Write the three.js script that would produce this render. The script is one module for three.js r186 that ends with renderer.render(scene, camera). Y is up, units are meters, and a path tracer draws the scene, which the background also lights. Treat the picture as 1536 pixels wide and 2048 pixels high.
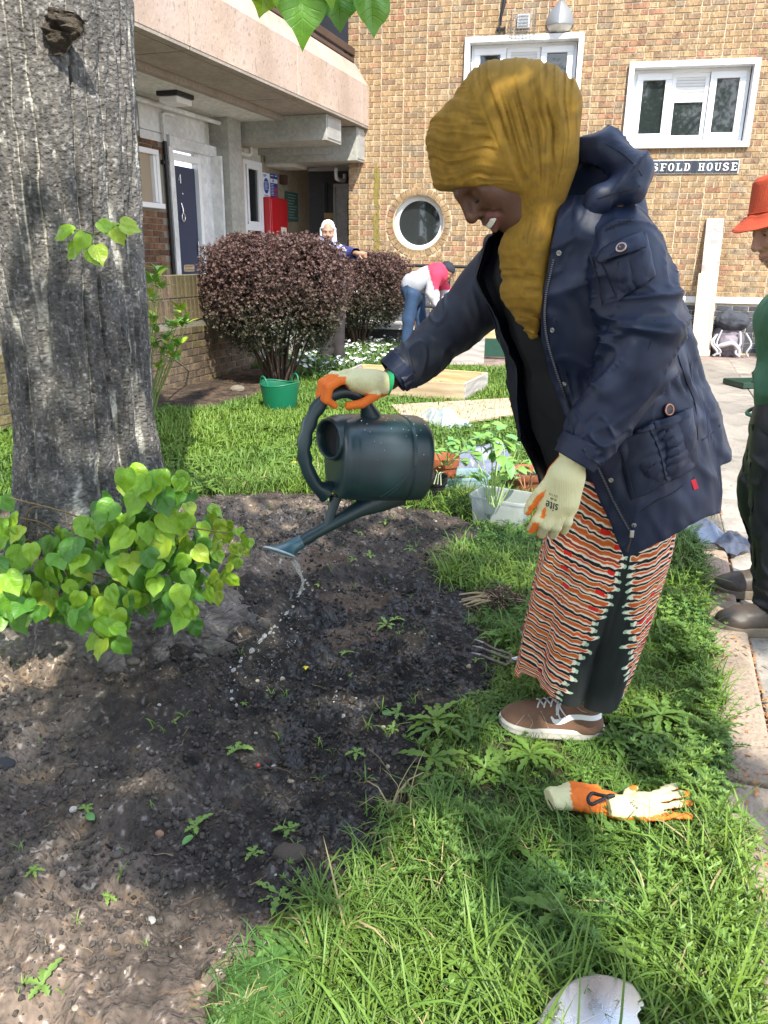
import * as THREE from 'three';
import { RoundedBoxGeometry } from 'three/addons/geometries/RoundedBoxGeometry.js';
import { DecalGeometry } from 'three/addons/geometries/DecalGeometry.js';
import { mergeGeometries, mergeVertices } from 'three/addons/utils/BufferGeometryUtils.js';

// ---------------------------------------------------------------- camera
const FOCAL = 1545;                                   // in pixels of the 1536 x 2048 photograph
const camera = new THREE.PerspectiveCamera(2 * Math.atan(1024 / FOCAL) * 180 / Math.PI, 0.75, 0.05, 400);
camera.position.set(0, 1.3, 0);
camera.rotation.order = 'YXZ';
camera.rotation.set(-18.3 * Math.PI / 180, 0, 0.0125);
camera.updateMatrixWorld(); camera.updateProjectionMatrix();

// ---------------------------------------------------------------- sky, sun, exposure
const scene = new THREE.Scene();
const renderer = new THREE.WebGLRenderer({ antialias: true });
renderer.setSize(768, 1024);
renderer.toneMapping = THREE.LinearToneMapping;
renderer.toneMappingExposure = 1.85;
renderer.shadowMap.enabled = true;
const SUN = new THREE.Vector3(0.26, 1.3, 1.07).normalize();
{
  const w = 512, h = 256, data = new Float32Array(w * h * 4);
  for (let j = 0; j < h; j++) for (let i = 0; i < w; i++) {
    const el = ((j + 0.5) / h - 0.5) * Math.PI, az = (i + 0.5) / w * Math.PI * 2;
    const up = Math.max(0, Math.sin(el));
    let cl = 0.5 + 0.25 * Math.sin(az * 3 + el * 5) + 0.2 * Math.sin(az * 7 - el * 11 + 1.3) + 0.15 * Math.sin(az * 13 + el * 17 + 4);
    cl = Math.min(1, Math.max(0, (cl - 0.35) * 1.8)) * 0.75;
    const hz = Math.pow(1 - up, 2.2);
    const sk = [0.42 + 0.75 * hz, 0.66 + 0.66 * hz, 1.12 + 0.42 * hz], cw = [1.75, 1.75, 1.78], gnd = [0.35, 0.34, 0.3];
    for (let c = 0; c < 3; c++) data[(j * w + i) * 4 + c] = el < 0 ? gnd[c] : (sk[c] * (1 - cl) + cw[c] * cl);
    data[(j * w + i) * 4 + 3] = 1;
  }
  const sky = new THREE.DataTexture(data, w, h, THREE.RGBAFormat, THREE.FloatType);
  sky.mapping = THREE.EquirectangularReflectionMapping; sky.magFilter = THREE.LinearFilter; sky.minFilter = THREE.LinearFilter;
  sky.wrapS = THREE.RepeatWrapping; sky.colorSpace = THREE.LinearSRGBColorSpace; sky.needsUpdate = true;
  scene.background = sky; scene.environment = sky; scene.backgroundIntensity = 1.15; scene.environmentIntensity = 1.15;
}
const sun = new THREE.DirectionalLight(new THREE.Color(1, 0.95, 0.83), 4.7);
sun.position.copy(SUN).multiplyScalar(40).add(new THREE.Vector3(0, 0, -5)); sun.target.position.set(0, 0, -5);
sun.castShadow = true; sun.shadow.mapSize.set(4096, 4096); sun.shadow.radius = 1;
Object.assign(sun.shadow.camera, { left: -14, right: 14, top: 14, bottom: -14, near: 1, far: 90 });
scene.add(sun, sun.target);

// ---------------------------------------------------------------- helpers: random numbers, noise
const V3 = THREE.Vector3, V = (x, y, z) => new V3(x, y, z);
function rng(seed) { let s = seed >>> 0; return () => { s = (s + 0x6d2b79f5) | 0; let t = Math.imul(s ^ (s >>> 15), 1 | s); t = (t + Math.imul(t ^ (t >>> 7), 61 | t)) ^ t; return ((t ^ (t >>> 14)) >>> 0) / 4294967296; }; }
const clamp = (x, a = 0, b = 1) => Math.min(b, Math.max(a, x)), lerp = (a, b, t) => a + (b - a) * t;
const smooth = (a, b, x) => { const t = clamp((x - a) / (b - a)); return t * t * (3 - 2 * t); };
function hash3(x, y, z) { let h = Math.imul(x, 374761393) ^ Math.imul(y, 668265263) ^ Math.imul(z, 1274126177); h = Math.imul(h ^ (h >>> 13), 1274126177); h ^= h >>> 16; return (h >>> 0) / 4294967296; }
function noise3(x, y, z, px = 0, py = 0) {           // value noise in -1..1; px, py: period in cells, 0 for none
  const X = Math.floor(x), Y = Math.floor(y), Z = Math.floor(z);
  const f = (t) => t * t * t * (t * (t * 6 - 15) + 10), u = f(x - X), v = f(y - Y), w = f(z - Z);
  const wx = (i) => px ? ((i % px) + px) % px : i, wy = (i) => py ? ((i % py) + py) % py : i;
  const x0 = wx(X), x1 = wx(X + 1), y0 = wy(Y), y1 = wy(Y + 1);
  const a = lerp(lerp(hash3(x0, y0, Z), hash3(x1, y0, Z), u), lerp(hash3(x0, y1, Z), hash3(x1, y1, Z), u), v);
  const b = lerp(lerp(hash3(x0, y0, Z + 1), hash3(x1, y0, Z + 1), u), lerp(hash3(x0, y1, Z + 1), hash3(x1, y1, Z + 1), u), v);
  return lerp(a, b, w) * 2 - 1;
}
function fbm(x, y, z, n = 4, px = 0, py = 0) { let s = 0, a = 0.5; for (let i = 0; i < n; i++) { s += a * noise3(x, y, z + i * 17, px, py); x *= 2; y *= 2; z *= 2; px *= 2; py *= 2; a *= 0.5; } return s; }
const ridge = (v) => 1 - Math.abs(v);

// ---------------------------------------------------------------- helpers: from the photograph's pixels (1536 x 2048) to places in the world
const ray = (x, y) => new V3((x - 768) / FOCAL, -(y - 1024) / FOCAL, -1).applyQuaternion(camera.quaternion);
const at = (x, y, D) => { const d = ray(x, y); return d.multiplyScalar(-D / d.z).add(camera.position); };            // D: metres ahead of the camera
const onGround = (x, y, h = 0) => { const d = ray(x, y); return d.multiplyScalar((h - camera.position.y) / d.y).add(camera.position); };
const toPixel = (v) => { const q = v.clone().project(camera); return [768 * (1 + q.x), 1024 * (1 - q.y)]; };

// ---------------------------------------------------------------- helpers: objects
const taken = new Map();
function numbered(name) { const n = taken.get(name) ?? 0; taken.set(name, n + 1); return n ? name + '_' + String(n).padStart(3, '0') : name; }
function mesh(name, geometry, material, parent) {
  const m = new THREE.Mesh(geometry, material); m.name = name; m.castShadow = m.receiveShadow = true; parent.add(m); return m;
}
function tag(o, label, category, group, kind) {
  if (label) o.userData.label = label; if (category) o.userData.category = category; if (group) o.userData.group = group; if (kind) o.userData.kind = kind; return o;
}
function thing(name, label, category, position = [0, 0, 0], turn = 0, group) {
  const o = new THREE.Group(); o.name = numbered(name); o.position.set(...position); o.rotation.y = turn; scene.add(o); return tag(o, label, category, group);
}
function stuff(o) { o.userData.kind = 'stuff'; return o; }
function solo(name, label, category, geometry, material, group, kind) { return tag(mesh(numbered(name), geometry, material, scene), label, category, group, kind); }
function instanced(name, geometry, material, mats, colors, parent) {
  const m = new THREE.InstancedMesh(geometry, material, mats.length); m.name = name; m.castShadow = m.receiveShadow = true;
  mats.forEach((q, i) => m.setMatrixAt(i, q)); if (colors) colors.forEach((c, i) => m.setColorAt(i, c)); parent.add(m); return m;
}
const merge = (list) => mergeGeometries(list.map((g) => { const h = g.index ? g.toNonIndexed() : g; for (const k of Object.keys(h.attributes)) if (!['position', 'normal', 'uv'].includes(k)) h.deleteAttribute(k); return h; }));
function box(w, h, d, x = 0, y = 0, z = 0, r = 0) {
  const g = r > 0 ? new RoundedBoxGeometry(w, h, d, 2, Math.min(r, w / 2.01, h / 2.01, d / 2.01)) : new THREE.BoxGeometry(w, h, d); boxUV(g, w, h, d); g.translate(x, y, z); return g;
}
function boxUV(g) { worldUV(g); }
function worldUV(g, k = 1) {                           // uv in metres by the axis a face looks along
  const p = g.attributes.position, n = g.attributes.normal, uv = new Float32Array(p.count * 2);
  for (let i = 0; i < p.count; i++) {
    const ax = Math.abs(n.getX(i)), ay = Math.abs(n.getY(i)), az = Math.abs(n.getZ(i));
    const [a, b] = ax > ay && ax > az ? [p.getZ(i), p.getY(i)] : ay > az ? [p.getX(i), p.getZ(i)] : [p.getX(i), p.getY(i)];
    uv[2 * i] = a * k; uv[2 * i + 1] = b * k;
  }
  g.setAttribute('uv', new THREE.BufferAttribute(uv, 2)); return g;
}
function softUV(g) {                                   // uv in metres without seams, for rounded shapes
  const p = g.attributes.position, uv = new Float32Array(p.count * 2);
  for (let i = 0; i < p.count; i++) { uv[2 * i] = p.getX(i) * 0.85 + p.getZ(i) * 0.7; uv[2 * i + 1] = p.getY(i) * 0.9 + (p.getX(i) - p.getZ(i)) * 0.3; }
  g.setAttribute('uv', new THREE.BufferAttribute(uv, 2)); return g;
}
function printBox(w, h, d, x, y, z) { return new THREE.BoxGeometry(w, h, d).translate(x, y, z); }   // uv 0..1 over the face, for prints
const quat = new THREE.Quaternion();
function place(position, q = quat, scale = 1) { return new THREE.Matrix4().compose(position, q, typeof scale === 'number' ? V(scale, scale, scale) : scale); }
const eul = (x, y, z, o = 'YXZ') => new THREE.Quaternion().setFromEuler(new THREE.Euler(x, y, z, o));
function tube(points, radius, seg = 24, sides = 8, closed = false) {   // radius: number, list along the points, or function of t
  const curve = new THREE.CatmullRomCurve3(points, closed, 'catmullrom', 0.5);
  const r = typeof radius === 'number' ? () => radius : typeof radius === 'function' ? radius : (t) => { const k = t * (radius.length - 1), i = Math.min(radius.length - 2, Math.floor(k)); return lerp(radius[i], radius[i + 1], k - i); };
  const fr = curve.computeFrenetFrames(seg, closed), pos = [], nor = [], uv = [], idx = [], len = curve.getLength();
  for (let i = 0; i <= seg; i++) {
    const t = i / seg, c = curve.getPointAt(t), rr = r(t);
    for (let j = 0; j <= sides; j++) {
      const a = j / sides * Math.PI * 2, n = fr.normals[i].clone().multiplyScalar(Math.cos(a)).addScaledVector(fr.binormals[i], Math.sin(a));
      pos.push(c.x + n.x * rr, c.y + n.y * rr, c.z + n.z * rr); nor.push(n.x, n.y, n.z); uv.push(j / sides * 6.28 * rr, t * len);
    }
  }
  const w = sides + 1;
  for (let i = 0; i < seg; i++) for (let j = 0; j < sides; j++) idx.push(i * w + j, i * w + j + 1, (i + 1) * w + j, i * w + j + 1, (i + 1) * w + j + 1, (i + 1) * w + j);
  if (!closed) for (const [i, s] of [[0, 1], [seg, -1]]) {
    const c = curve.getPointAt(i / seg), k = pos.length / 3, tn = fr.tangents[i];
    pos.push(c.x, c.y, c.z); nor.push(-s * tn.x, -s * tn.y, -s * tn.z); uv.push(0, 0);
    for (let j = 0; j < sides; j++) s > 0 ? idx.push(k, i * w + j + 1, i * w + j) : idx.push(k, i * w + j, i * w + j + 1);
  }
  const g = new THREE.BufferGeometry();
  g.setAttribute('position', new THREE.Float32BufferAttribute(pos, 3)); g.setAttribute('normal', new THREE.Float32BufferAttribute(nor, 3)); g.setAttribute('uv', new THREE.Float32BufferAttribute(uv, 2)); g.setIndex(idx);
  return g;
}
function sheet(nu, nv, f, closedU = false) {           // a grid of points f(u, v) -> [Vector3, uvx, uvy]
  const pos = [], uv = [], idx = [];
  for (let j = 0; j <= nv; j++) for (let i = 0; i <= nu; i++) { const [p, a, b] = f(i / nu, j / nv); pos.push(p.x, p.y, p.z); uv.push(a ?? i / nu, b ?? j / nv); }
  const w = nu + 1;
  for (let j = 0; j < nv; j++) for (let i = 0; i < nu; i++) idx.push(j * w + i, j * w + i + 1, (j + 1) * w + i, j * w + i + 1, (j + 1) * w + i + 1, (j + 1) * w + i);
  const g = new THREE.BufferGeometry();
  g.setAttribute('position', new THREE.Float32BufferAttribute(pos, 3)); g.setAttribute('uv', new THREE.Float32BufferAttribute(uv, 2)); g.setIndex(idx); g.computeVertexNormals();
  if (closedU) { const n = g.attributes.normal; for (let j = 0; j <= nv; j++) { const a = j * w, b = a + nu, q = V(n.getX(a) + n.getX(b), n.getY(a) + n.getY(b), n.getZ(a) + n.getZ(b)).normalize(); n.setXYZ(a, q.x, q.y, q.z); n.setXYZ(b, q.x, q.y, q.z); } }
  return g;
}
function shell(g, t) {                                 // gives an open sheet a thickness t (towards its back)
  const p = g.attributes.position, n = g.attributes.normal, u = g.attributes.uv, N = p.count, pos = [], uv = [], idx = [], src = g.index.array, edge = new Map();
  for (let i = 0; i < N; i++) { pos.push(p.getX(i), p.getY(i), p.getZ(i)); uv.push(u.getX(i), u.getY(i)); }
  for (let i = 0; i < N; i++) { pos.push(p.getX(i) - n.getX(i) * t, p.getY(i) - n.getY(i) * t, p.getZ(i) - n.getZ(i) * t); uv.push(u.getX(i), u.getY(i)); }
  for (let i = 0; i < src.length; i += 3) {
    const [a, b, c] = [src[i], src[i + 1], src[i + 2]]; idx.push(a, b, c, N + a, N + c, N + b);
    for (const [x, y] of [[a, b], [b, c], [c, a]]) { const k = x < y ? x * N + y : y * N + x; edge.has(k) ? edge.delete(k) : edge.set(k, [x, y]); }
  }
  for (const [x, y] of edge.values()) idx.push(y, x, N + x, y, N + x, N + y);
  const o = new THREE.BufferGeometry(); o.setAttribute('position', new THREE.Float32BufferAttribute(pos, 3)); o.setAttribute('uv', new THREE.Float32BufferAttribute(uv, 2)); o.setIndex(idx); o.computeVertexNormals(); return o;
}
// signed distances joined smoothly, and a surface-nets mesher for them
const smin = (a, b, k) => { const h = Math.max(k - Math.abs(a - b), 0) / k; return Math.min(a, b) - h * h * k * 0.25; };
const smax = (a, b, k) => -smin(-a, -b, k);
function cone(p, a, b, ra, rb) {                       // tapered capsule; a, b: Vector3
  const bx = b.x - a.x, by = b.y - a.y, bz = b.z - a.z, px = p[0] - a.x, py = p[1] - a.y, pz = p[2] - a.z;
  const h = clamp((px * bx + py * by + pz * bz) / (bx * bx + by * by + bz * bz + 1e-12));
  return Math.hypot(px - bx * h, py - by * h, pz - bz * h) - lerp(ra, rb, h);
}
function ell(p, c, r) {                                // ellipsoid, approximately; c, r: Vector3
  const x = (p[0] - c.x) / r.x, y = (p[1] - c.y) / r.y, z = (p[2] - c.z) / r.z, k = Math.hypot(x, y, z), l = Math.hypot(x / r.x, y / r.y, z / r.z);
  return l < 1e-9 ? -Math.min(r.x, r.y, r.z) : k * (k - 1) / l;
}
function surface(sdf, lo, hi, cell, project = 2) {
  const nx = Math.ceil((hi.x - lo.x) / cell) + 1, ny = Math.ceil((hi.y - lo.y) / cell) + 1, nz = Math.ceil((hi.z - lo.z) / cell) + 1;
  const f = new Float32Array(nx * ny * nz), id = new Int32Array(nx * ny * nz).fill(-1), p = [0, 0, 0], B = 4, reach = B * cell * 1.35;
  const I = (i, j, k) => i + nx * (j + ny * k);
  const D = (x, y, z) => { p[0] = x; p[1] = y; p[2] = z; return sdf(p); };
  for (let k = 0; k < nz; k += B) for (let j = 0; j < ny; j += B) for (let i = 0; i < nx; i += B) {
    const c = D(lo.x + (i + 1.5) * cell, lo.y + (j + 1.5) * cell, lo.z + (k + 1.5) * cell), far = Math.abs(c) > reach;
    for (let kk = k; kk < Math.min(nz, k + B); kk++) for (let jj = j; jj < Math.min(ny, j + B); jj++) for (let ii = i; ii < Math.min(nx, i + B); ii++)
      f[I(ii, jj, kk)] = far ? c : D(lo.x + ii * cell, lo.y + jj * cell, lo.z + kk * cell);
  }
  const pos = [], idx = [], C = [[0, 0, 0], [1, 0, 0], [0, 1, 0], [1, 1, 0], [0, 0, 1], [1, 0, 1], [0, 1, 1], [1, 1, 1]];
  const E = [[0, 1], [2, 3], [4, 5], [6, 7], [0, 2], [1, 3], [4, 6], [5, 7], [0, 4], [1, 5], [2, 6], [3, 7]];
  for (let k = 0; k < nz - 1; k++) for (let j = 0; j < ny - 1; j++) for (let i = 0; i < nx - 1; i++) {
    let m = 0; const v = []; for (let c = 0; c < 8; c++) { v[c] = f[I(i + C[c][0], j + C[c][1], k + C[c][2])]; if (v[c] < 0) m |= 1 << c; }
    if (m === 0 || m === 255) continue;
    let x = 0, y = 0, z = 0, n = 0;
    for (const [a, b] of E) if ((v[a] < 0) !== (v[b] < 0)) { const t = v[a] / (v[a] - v[b]); x += lerp(C[a][0], C[b][0], t); y += lerp(C[a][1], C[b][1], t); z += lerp(C[a][2], C[b][2], t); n++; }
    id[I(i, j, k)] = pos.length / 3; pos.push(lo.x + (i + x / n) * cell, lo.y + (j + y / n) * cell, lo.z + (k + z / n) * cell);
  }
  for (let k = 1; k < nz - 1; k++) for (let j = 1; j < ny - 1; j++) for (let i = 1; i < nx - 1; i++) {
    const a = f[I(i, j, k)] < 0;
    const quad = (o, b, c, d) => { if (o < 0 || b < 0 || c < 0 || d < 0) return; a ? idx.push(o, b, c, o, c, d) : idx.push(o, c, b, o, d, c); };
    if (a !== (f[I(i + 1, j, k)] < 0)) quad(id[I(i, j - 1, k - 1)], id[I(i, j, k - 1)], id[I(i, j, k)], id[I(i, j - 1, k)]);
    if (a !== (f[I(i, j + 1, k)] < 0)) quad(id[I(i - 1, j, k - 1)], id[I(i - 1, j, k)], id[I(i, j, k)], id[I(i, j, k - 1)]);
    if (a !== (f[I(i, j, k + 1)] < 0)) quad(id[I(i - 1, j - 1, k)], id[I(i, j - 1, k)], id[I(i, j, k)], id[I(i - 1, j, k)]);
  }
  const e = cell * 0.3;
  for (let s = 0; s < project; s++) for (let i = 0; i < pos.length; i += 3) {
    const [x, y, z] = [pos[i], pos[i + 1], pos[i + 2]], d = D(x, y, z);
    let gx = D(x + e, y, z) - D(x - e, y, z), gy = D(x, y + e, z) - D(x, y - e, z), gz = D(x, y, z + e) - D(x, y, z - e); const l = Math.hypot(gx, gy, gz) || 1, t = clamp(d, -cell * 0.6, cell * 0.6) / l;
    pos[i] -= gx * t; pos[i + 1] -= gy * t; pos[i + 2] -= gz * t;
  }
  const g = new THREE.BufferGeometry(); g.setAttribute('position', new THREE.Float32BufferAttribute(pos, 3)); g.setIndex(idx); g.computeVertexNormals(); return g;
}
function bend(g, f) { const p = g.attributes.position, v = new V3(); for (let i = 0; i < p.count; i++) { v.fromBufferAttribute(p, i); f(v, i); p.setXYZ(i, v.x, v.y, v.z); } g.computeVertexNormals(); return g; }
function paint(g, f) {                                 // vertex colours (linear) from the position
  const p = g.attributes.position, c = new Float32Array(p.count * 3), v = new V3(), n = new V3();
  for (let i = 0; i < p.count; i++) { v.fromBufferAttribute(p, i); n.fromBufferAttribute(g.attributes.normal, i); const q = f(v, n, i); c[3 * i] = q[0]; c[3 * i + 1] = q[1]; c[3 * i + 2] = q[2]; }
  g.setAttribute('color', new THREE.BufferAttribute(c, 3)); return g;
}
// textures
function texture(w, h, f, srgb = true) {               // f(u, v) -> [r, g, b] in 0..1 (sRGB) or one grey
  const data = new Uint8Array(w * h * 4);
  for (let j = 0; j < h; j++) for (let i = 0; i < w; i++) { const q = f((i + 0.5) / w, (j + 0.5) / h), o = (j * w + i) * 4; for (let c = 0; c < 3; c++) data[o + c] = 255 * clamp(q.length ? q[c] : q); data[o + 3] = 255; }
  const t = new THREE.DataTexture(data, w, h); t.wrapS = t.wrapT = THREE.RepeatWrapping; t.magFilter = THREE.LinearFilter; t.minFilter = THREE.LinearMipmapLinearFilter; t.generateMipmaps = true;
  if (srgb) t.colorSpace = THREE.SRGBColorSpace; t.needsUpdate = true; return t;
}
function drawn(w, h, f, srgb = true) {
  const c = document.createElement('canvas'); c.width = w; c.height = h; f(c.getContext('2d'), w, h);
  const t = new THREE.CanvasTexture(c); t.wrapS = t.wrapT = THREE.RepeatWrapping; if (srgb) t.colorSpace = THREE.SRGBColorSpace; return t;
}
function tiled(t, x, y = x) { const c = t.clone(); c.repeat.set(x, y); c.needsUpdate = true; return c; }
const std = (o) => new THREE.MeshStandardMaterial({ roughness: 0.8, ...o }), phys = (o) => new THREE.MeshPhysicalMaterial({ roughness: 0.8, ...o });
const lin = (r, g, b) => new THREE.Color().setRGB(r, g, b);
// shared fine-grain maps (one tile = one metre unless repeated)
const grainMap = texture(512, 512, (u, v) => { const n = 0.5 + 0.5 * fbm(u * 24, v * 24, 3, 5, 24, 24) + 0.25 * fbm(u * 4, v * 4, 9, 3, 4, 4); const q = 0.80 + 0.2 * n; return [q, q, q]; });
const grainBump = texture(512, 512, (u, v) => 0.5 + 0.6 * fbm(u * 64, v * 64, 5, 4, 64, 64), false);
const weaveBump = texture(256, 256, (u, v) => 0.5 + 0.25 * Math.sin(u * 6.2832 * 32) * Math.cos(v * 6.2832 * 32) + 0.3 * fbm(u * 16, v * 16, 2, 3, 16, 16), false);

// ================================================================ SETTING
const yawA = 18.8 * Math.PI / 180, yawB = 12 * Math.PI / 180;
const frameA = { o: V(-2.252, 0, -7.537), x: V(Math.sin(yawA), 0, -Math.cos(yawA)), z: V(Math.cos(yawA), 0, Math.sin(yawA)) };
const frameB = { o: V(5.117, 0, -11.8), x: V(Math.cos(yawB), 0, Math.sin(yawB)), z: V(-Math.sin(yawB), 0, Math.cos(yawB)) };
const turnA = Math.atan2(-frameA.x.z, frameA.x.x), turnB = Math.atan2(-frameB.x.z, frameB.x.x);
const inFrame = (f, x, y, z) => f.o.clone().addScaledVector(f.x, x).addScaledVector(f.z, z).setY(y);
const M = {
  mortar: std({ color: lin(0.62, 0.52, 0.36), roughness: 0.95, map: grainMap, bumpMap: grainBump, bumpScale: 0.003 }),
  mortarGrey: std({ color: lin(0.30, 0.27, 0.21), roughness: 0.95, map: grainMap, bumpMap: grainBump, bumpScale: 0.003 }),
  brick: std({ color: 0xffffff, roughness: 0.9, map: texture(512, 256, (u, v) => { const n = fbm(u * 20, v * 10, 1, 5, 20, 10), s = noise3(u * 60, v * 30, 4, 60, 30); const q = 0.82 + 0.22 * n - (s > 0.62 ? 0.16 : 0); return [q, q * 0.99, q * 0.96]; }), bumpMap: grainBump, bumpScale: 0.003 }),
  white: std({ color: lin(0.86, 0.86, 0.85), roughness: 0.45, map: tiled(grainMap, 0.7), bumpMap: grainBump, bumpScale: 0.0006 }),
  upvc: phys({ color: lin(0.82, 0.83, 0.84), roughness: 0.32, clearcoat: 0.25 }),
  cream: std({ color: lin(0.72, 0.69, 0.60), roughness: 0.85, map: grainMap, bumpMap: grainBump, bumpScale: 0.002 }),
  ceiling: std({ color: lin(0.78, 0.77, 0.70), roughness: 0.9, map: grainMap }),
  dark: std({ color: lin(0.035, 0.032, 0.03), roughness: 0.9, map: grainMap }),
  glass: phys({ color: lin(0.02, 0.025, 0.026), roughness: 0.04, clearcoat: 1, clearcoatRoughness: 0.02, specularIntensity: 1 }),
  blackMetal: std({ color: lin(0.02, 0.02, 0.022), roughness: 0.4, metalness: 0.3 }),
  greyMetal: std({ color: lin(0.28, 0.29, 0.30), roughness: 0.45, metalness: 0.5, bumpMap: grainBump, bumpScale: 0.0008 }),
  chrome: std({ color: lin(0.7, 0.7, 0.7), roughness: 0.25, metalness: 1 }),
};
M.concrete = std({ color: 0xffffff, roughness: 0.9, bumpMap: grainBump, bumpScale: 0.003, map: texture(1024, 512, (u, v) => {
  const n = fbm(u * 6, v * 6, 2, 5, 6, 6), st = fbm(u * 24, v * 4, 8, 4, 24, 4), sp = noise3(u * 120, v * 60, 3, 120, 60);
  const q = 0.94 + 0.10 * n + 0.025 * st - (sp > 0.72 ? 0.12 : 0), p = 0.5 + 0.5 * fbm(u * 5, v * 2, 21, 3, 5, 2);
  return [q * 0.74, q * (0.645 + 0.02 * p), q * (0.57 + 0.05 * p)];
}) });
M.concreteGrey = std({ color: lin(0.46, 0.45, 0.40), roughness: 0.9, map: M.concrete.map.clone(), bumpMap: grainBump, bumpScale: 0.003 });
M.concreteGrey.map = grainMap;
M.soffit = std({ color: lin(0.42, 0.36, 0.30), roughness: 0.92, map: grainMap, bumpMap: grainBump, bumpScale: 0.003 });
M.stain = std({ color: lin(0.10, 0.09, 0.075), roughness: 0.95, map: grainMap, bumpMap: grainBump, bumpScale: 0.004 });

// ---- bricks: a few bodies per size, each an uneven chamfered block
function brickBody(w, h, d, seed) {
  const g = new RoundedBoxGeometry(w, h, d, 1, 0.004), r = rng(seed);
  const k = [r(), r(), r(), r(), r(), r()].map((x) => (x - 0.5) * 0.004);
  bend(g, (v) => { v.x += k[0] * Math.sign(v.y) + k[1] * Math.sign(v.z); v.y += k[2] * Math.sign(v.x) + k[3] * Math.sign(v.z); v.z += k[4] * Math.sign(v.x) * 0.7 + k[5] * Math.sign(v.y) * 0.7; });
  worldUV(g, 1.2 ); const u = g.attributes.uv, ox = r(), oy = r(); for (let i = 0; i < u.count; i++) u.setXY(i, u.getX(i) + ox, u.getY(i) + oy); return g;
}
const bodies = {};
const bodyOf = (w, h, d) => bodies[[w, h, d]] ??= [1, 2, 3].map((s) => brickBody(w, h, d, s * 97 + Math.round(w * 1000)));
// rows: list of { x, y, w, h } in the wall's own frame -> 300 nearest ones in view as parts, the rest together
function layBricks(parent, frame, rows, depth, palette, seed, most = 300, hidden = () => false) {
  const r = rng(seed), mats = new Map(), all = [];
  for (const b of rows) {
    const c = palette(b, r), p = inFrame(frame, b.x, b.y, b.z ?? 0), [px, py] = toPixel(p);
    const seen = px > -10 && px < 1546 && py > -10 && py < 2058 && !hidden(px, py);
    all.push({ b, c, v: Math.floor(r() * 3), dz: (r() - 0.5) * 0.004, rz: (r() - 0.5) * 0.008, d: (seen ? 0 : 1000) + p.distanceTo(camera.position) });
  }
  all.sort((a, b) => a.d - b.d);
  const rest = new Map();
  all.forEach((a, i) => {
    const g = bodyOf(a.b.w, a.b.h, depth)[a.v], q = new THREE.Quaternion().setFromAxisAngle(V(0, 0, 1), a.rz + (a.b.turn ?? 0)), pos = V(a.b.x, a.b.y, (a.b.z ?? 0) + a.dz);
    if (i < most && a.d < 1000) {
      const key = a.c.map((x) => Math.round(x * 40)).join(); // alike tones share a material
      if (!mats.has(key)) { const m = M.brick.clone(); m.color.setRGB(...a.c); mats.set(key, m); }
      const m = mesh('brick', g, mats.get(key), parent); m.position.copy(pos); m.quaternion.copy(q);
    } else { const k = g.uuid; if (!rest.has(k)) rest.set(k, { g, m: [], c: [] }); rest.get(k).m.push(place(pos, q)); rest.get(k).c.push(lin(...a.c)); }
  });
  for (const { g, m, c } of rest.values()) stuff(instanced('brickwork', g, M.brick, m, c, parent));
}
const stock = (b, r) => {                             // yellow-brown London stocks with reds and greys
  const t = r(), k = 0.88 + 0.24 * r();
  const c = t < 0.50 ? [0.50, 0.335, 0.19] : t < 0.68 ? [0.54, 0.385, 0.235] : t < 0.80 ? [0.39, 0.265, 0.17] : t < 0.88 ? [0.48, 0.285, 0.18] : t < 0.95 ? [0.40, 0.30, 0.21] : [0.47, 0.25, 0.155];
  return c.map((x) => x * k);
};
const blueBrick = (b, r) => { const k = 0.75 + 0.5 * r(); return [0.115 * k, 0.125 * k, 0.16 * k]; };
const brownBrick = (b, r) => { const k = 0.75 + 0.5 * r(); return r() < 0.5 ? [0.21 * k, 0.105 * k, 0.06 * k] : [0.28 * k, 0.15 * k, 0.09 * k]; };
const oldBrick = (b, r) => { const k = 0.75 + 0.45 * r(), m = fbm(b.x * 1.3, b.y * 1.3, 5, 3); return m > 0.05 ? [0.22 * k, 0.175 * k, 0.085 * k] : [0.23 * k, 0.165 * k, 0.11 * k]; };
function flemish(x0, x1, y0, y1, keep, list = []) {   // alternate stretchers and headers
  let n = 0;
  for (let y = y0 + 0.0325; y < y1 - 0.03; y += 0.075, n++) {
    let x = x0 + (n % 2 ? -0.16875 : -0.05) , k = 0;
    while (x < x1) {
      const w = k++ % 2 ? 0.1025 : 0.215, a = Math.max(x, x0), b = Math.min(x + w, x1);
      for (const [p, q] of keep(a, b, y)) if (q - p > 0.018) list.push({ x: (p + q) / 2, y, w: Math.max(0.02, Math.round((q - p) * 100) / 100), h: 0.0645 });
      x += w + 0.0102;
    }
  }
  return list;
}
function stretchers(x0, x1, y0, y1, keep = () => true, list = []) {
  let n = 0;
  for (let y = y0 + 0.0325; y < y1 - 0.03; y += 0.075, n++) for (let x = x0 + (n % 2 ? 0.1125 : 0); x < x1; x += 0.225) if (keep(x, y, 0.215)) list.push({ x, y, w: 0.214, h: 0.0645 });
  return list;
}

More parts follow.
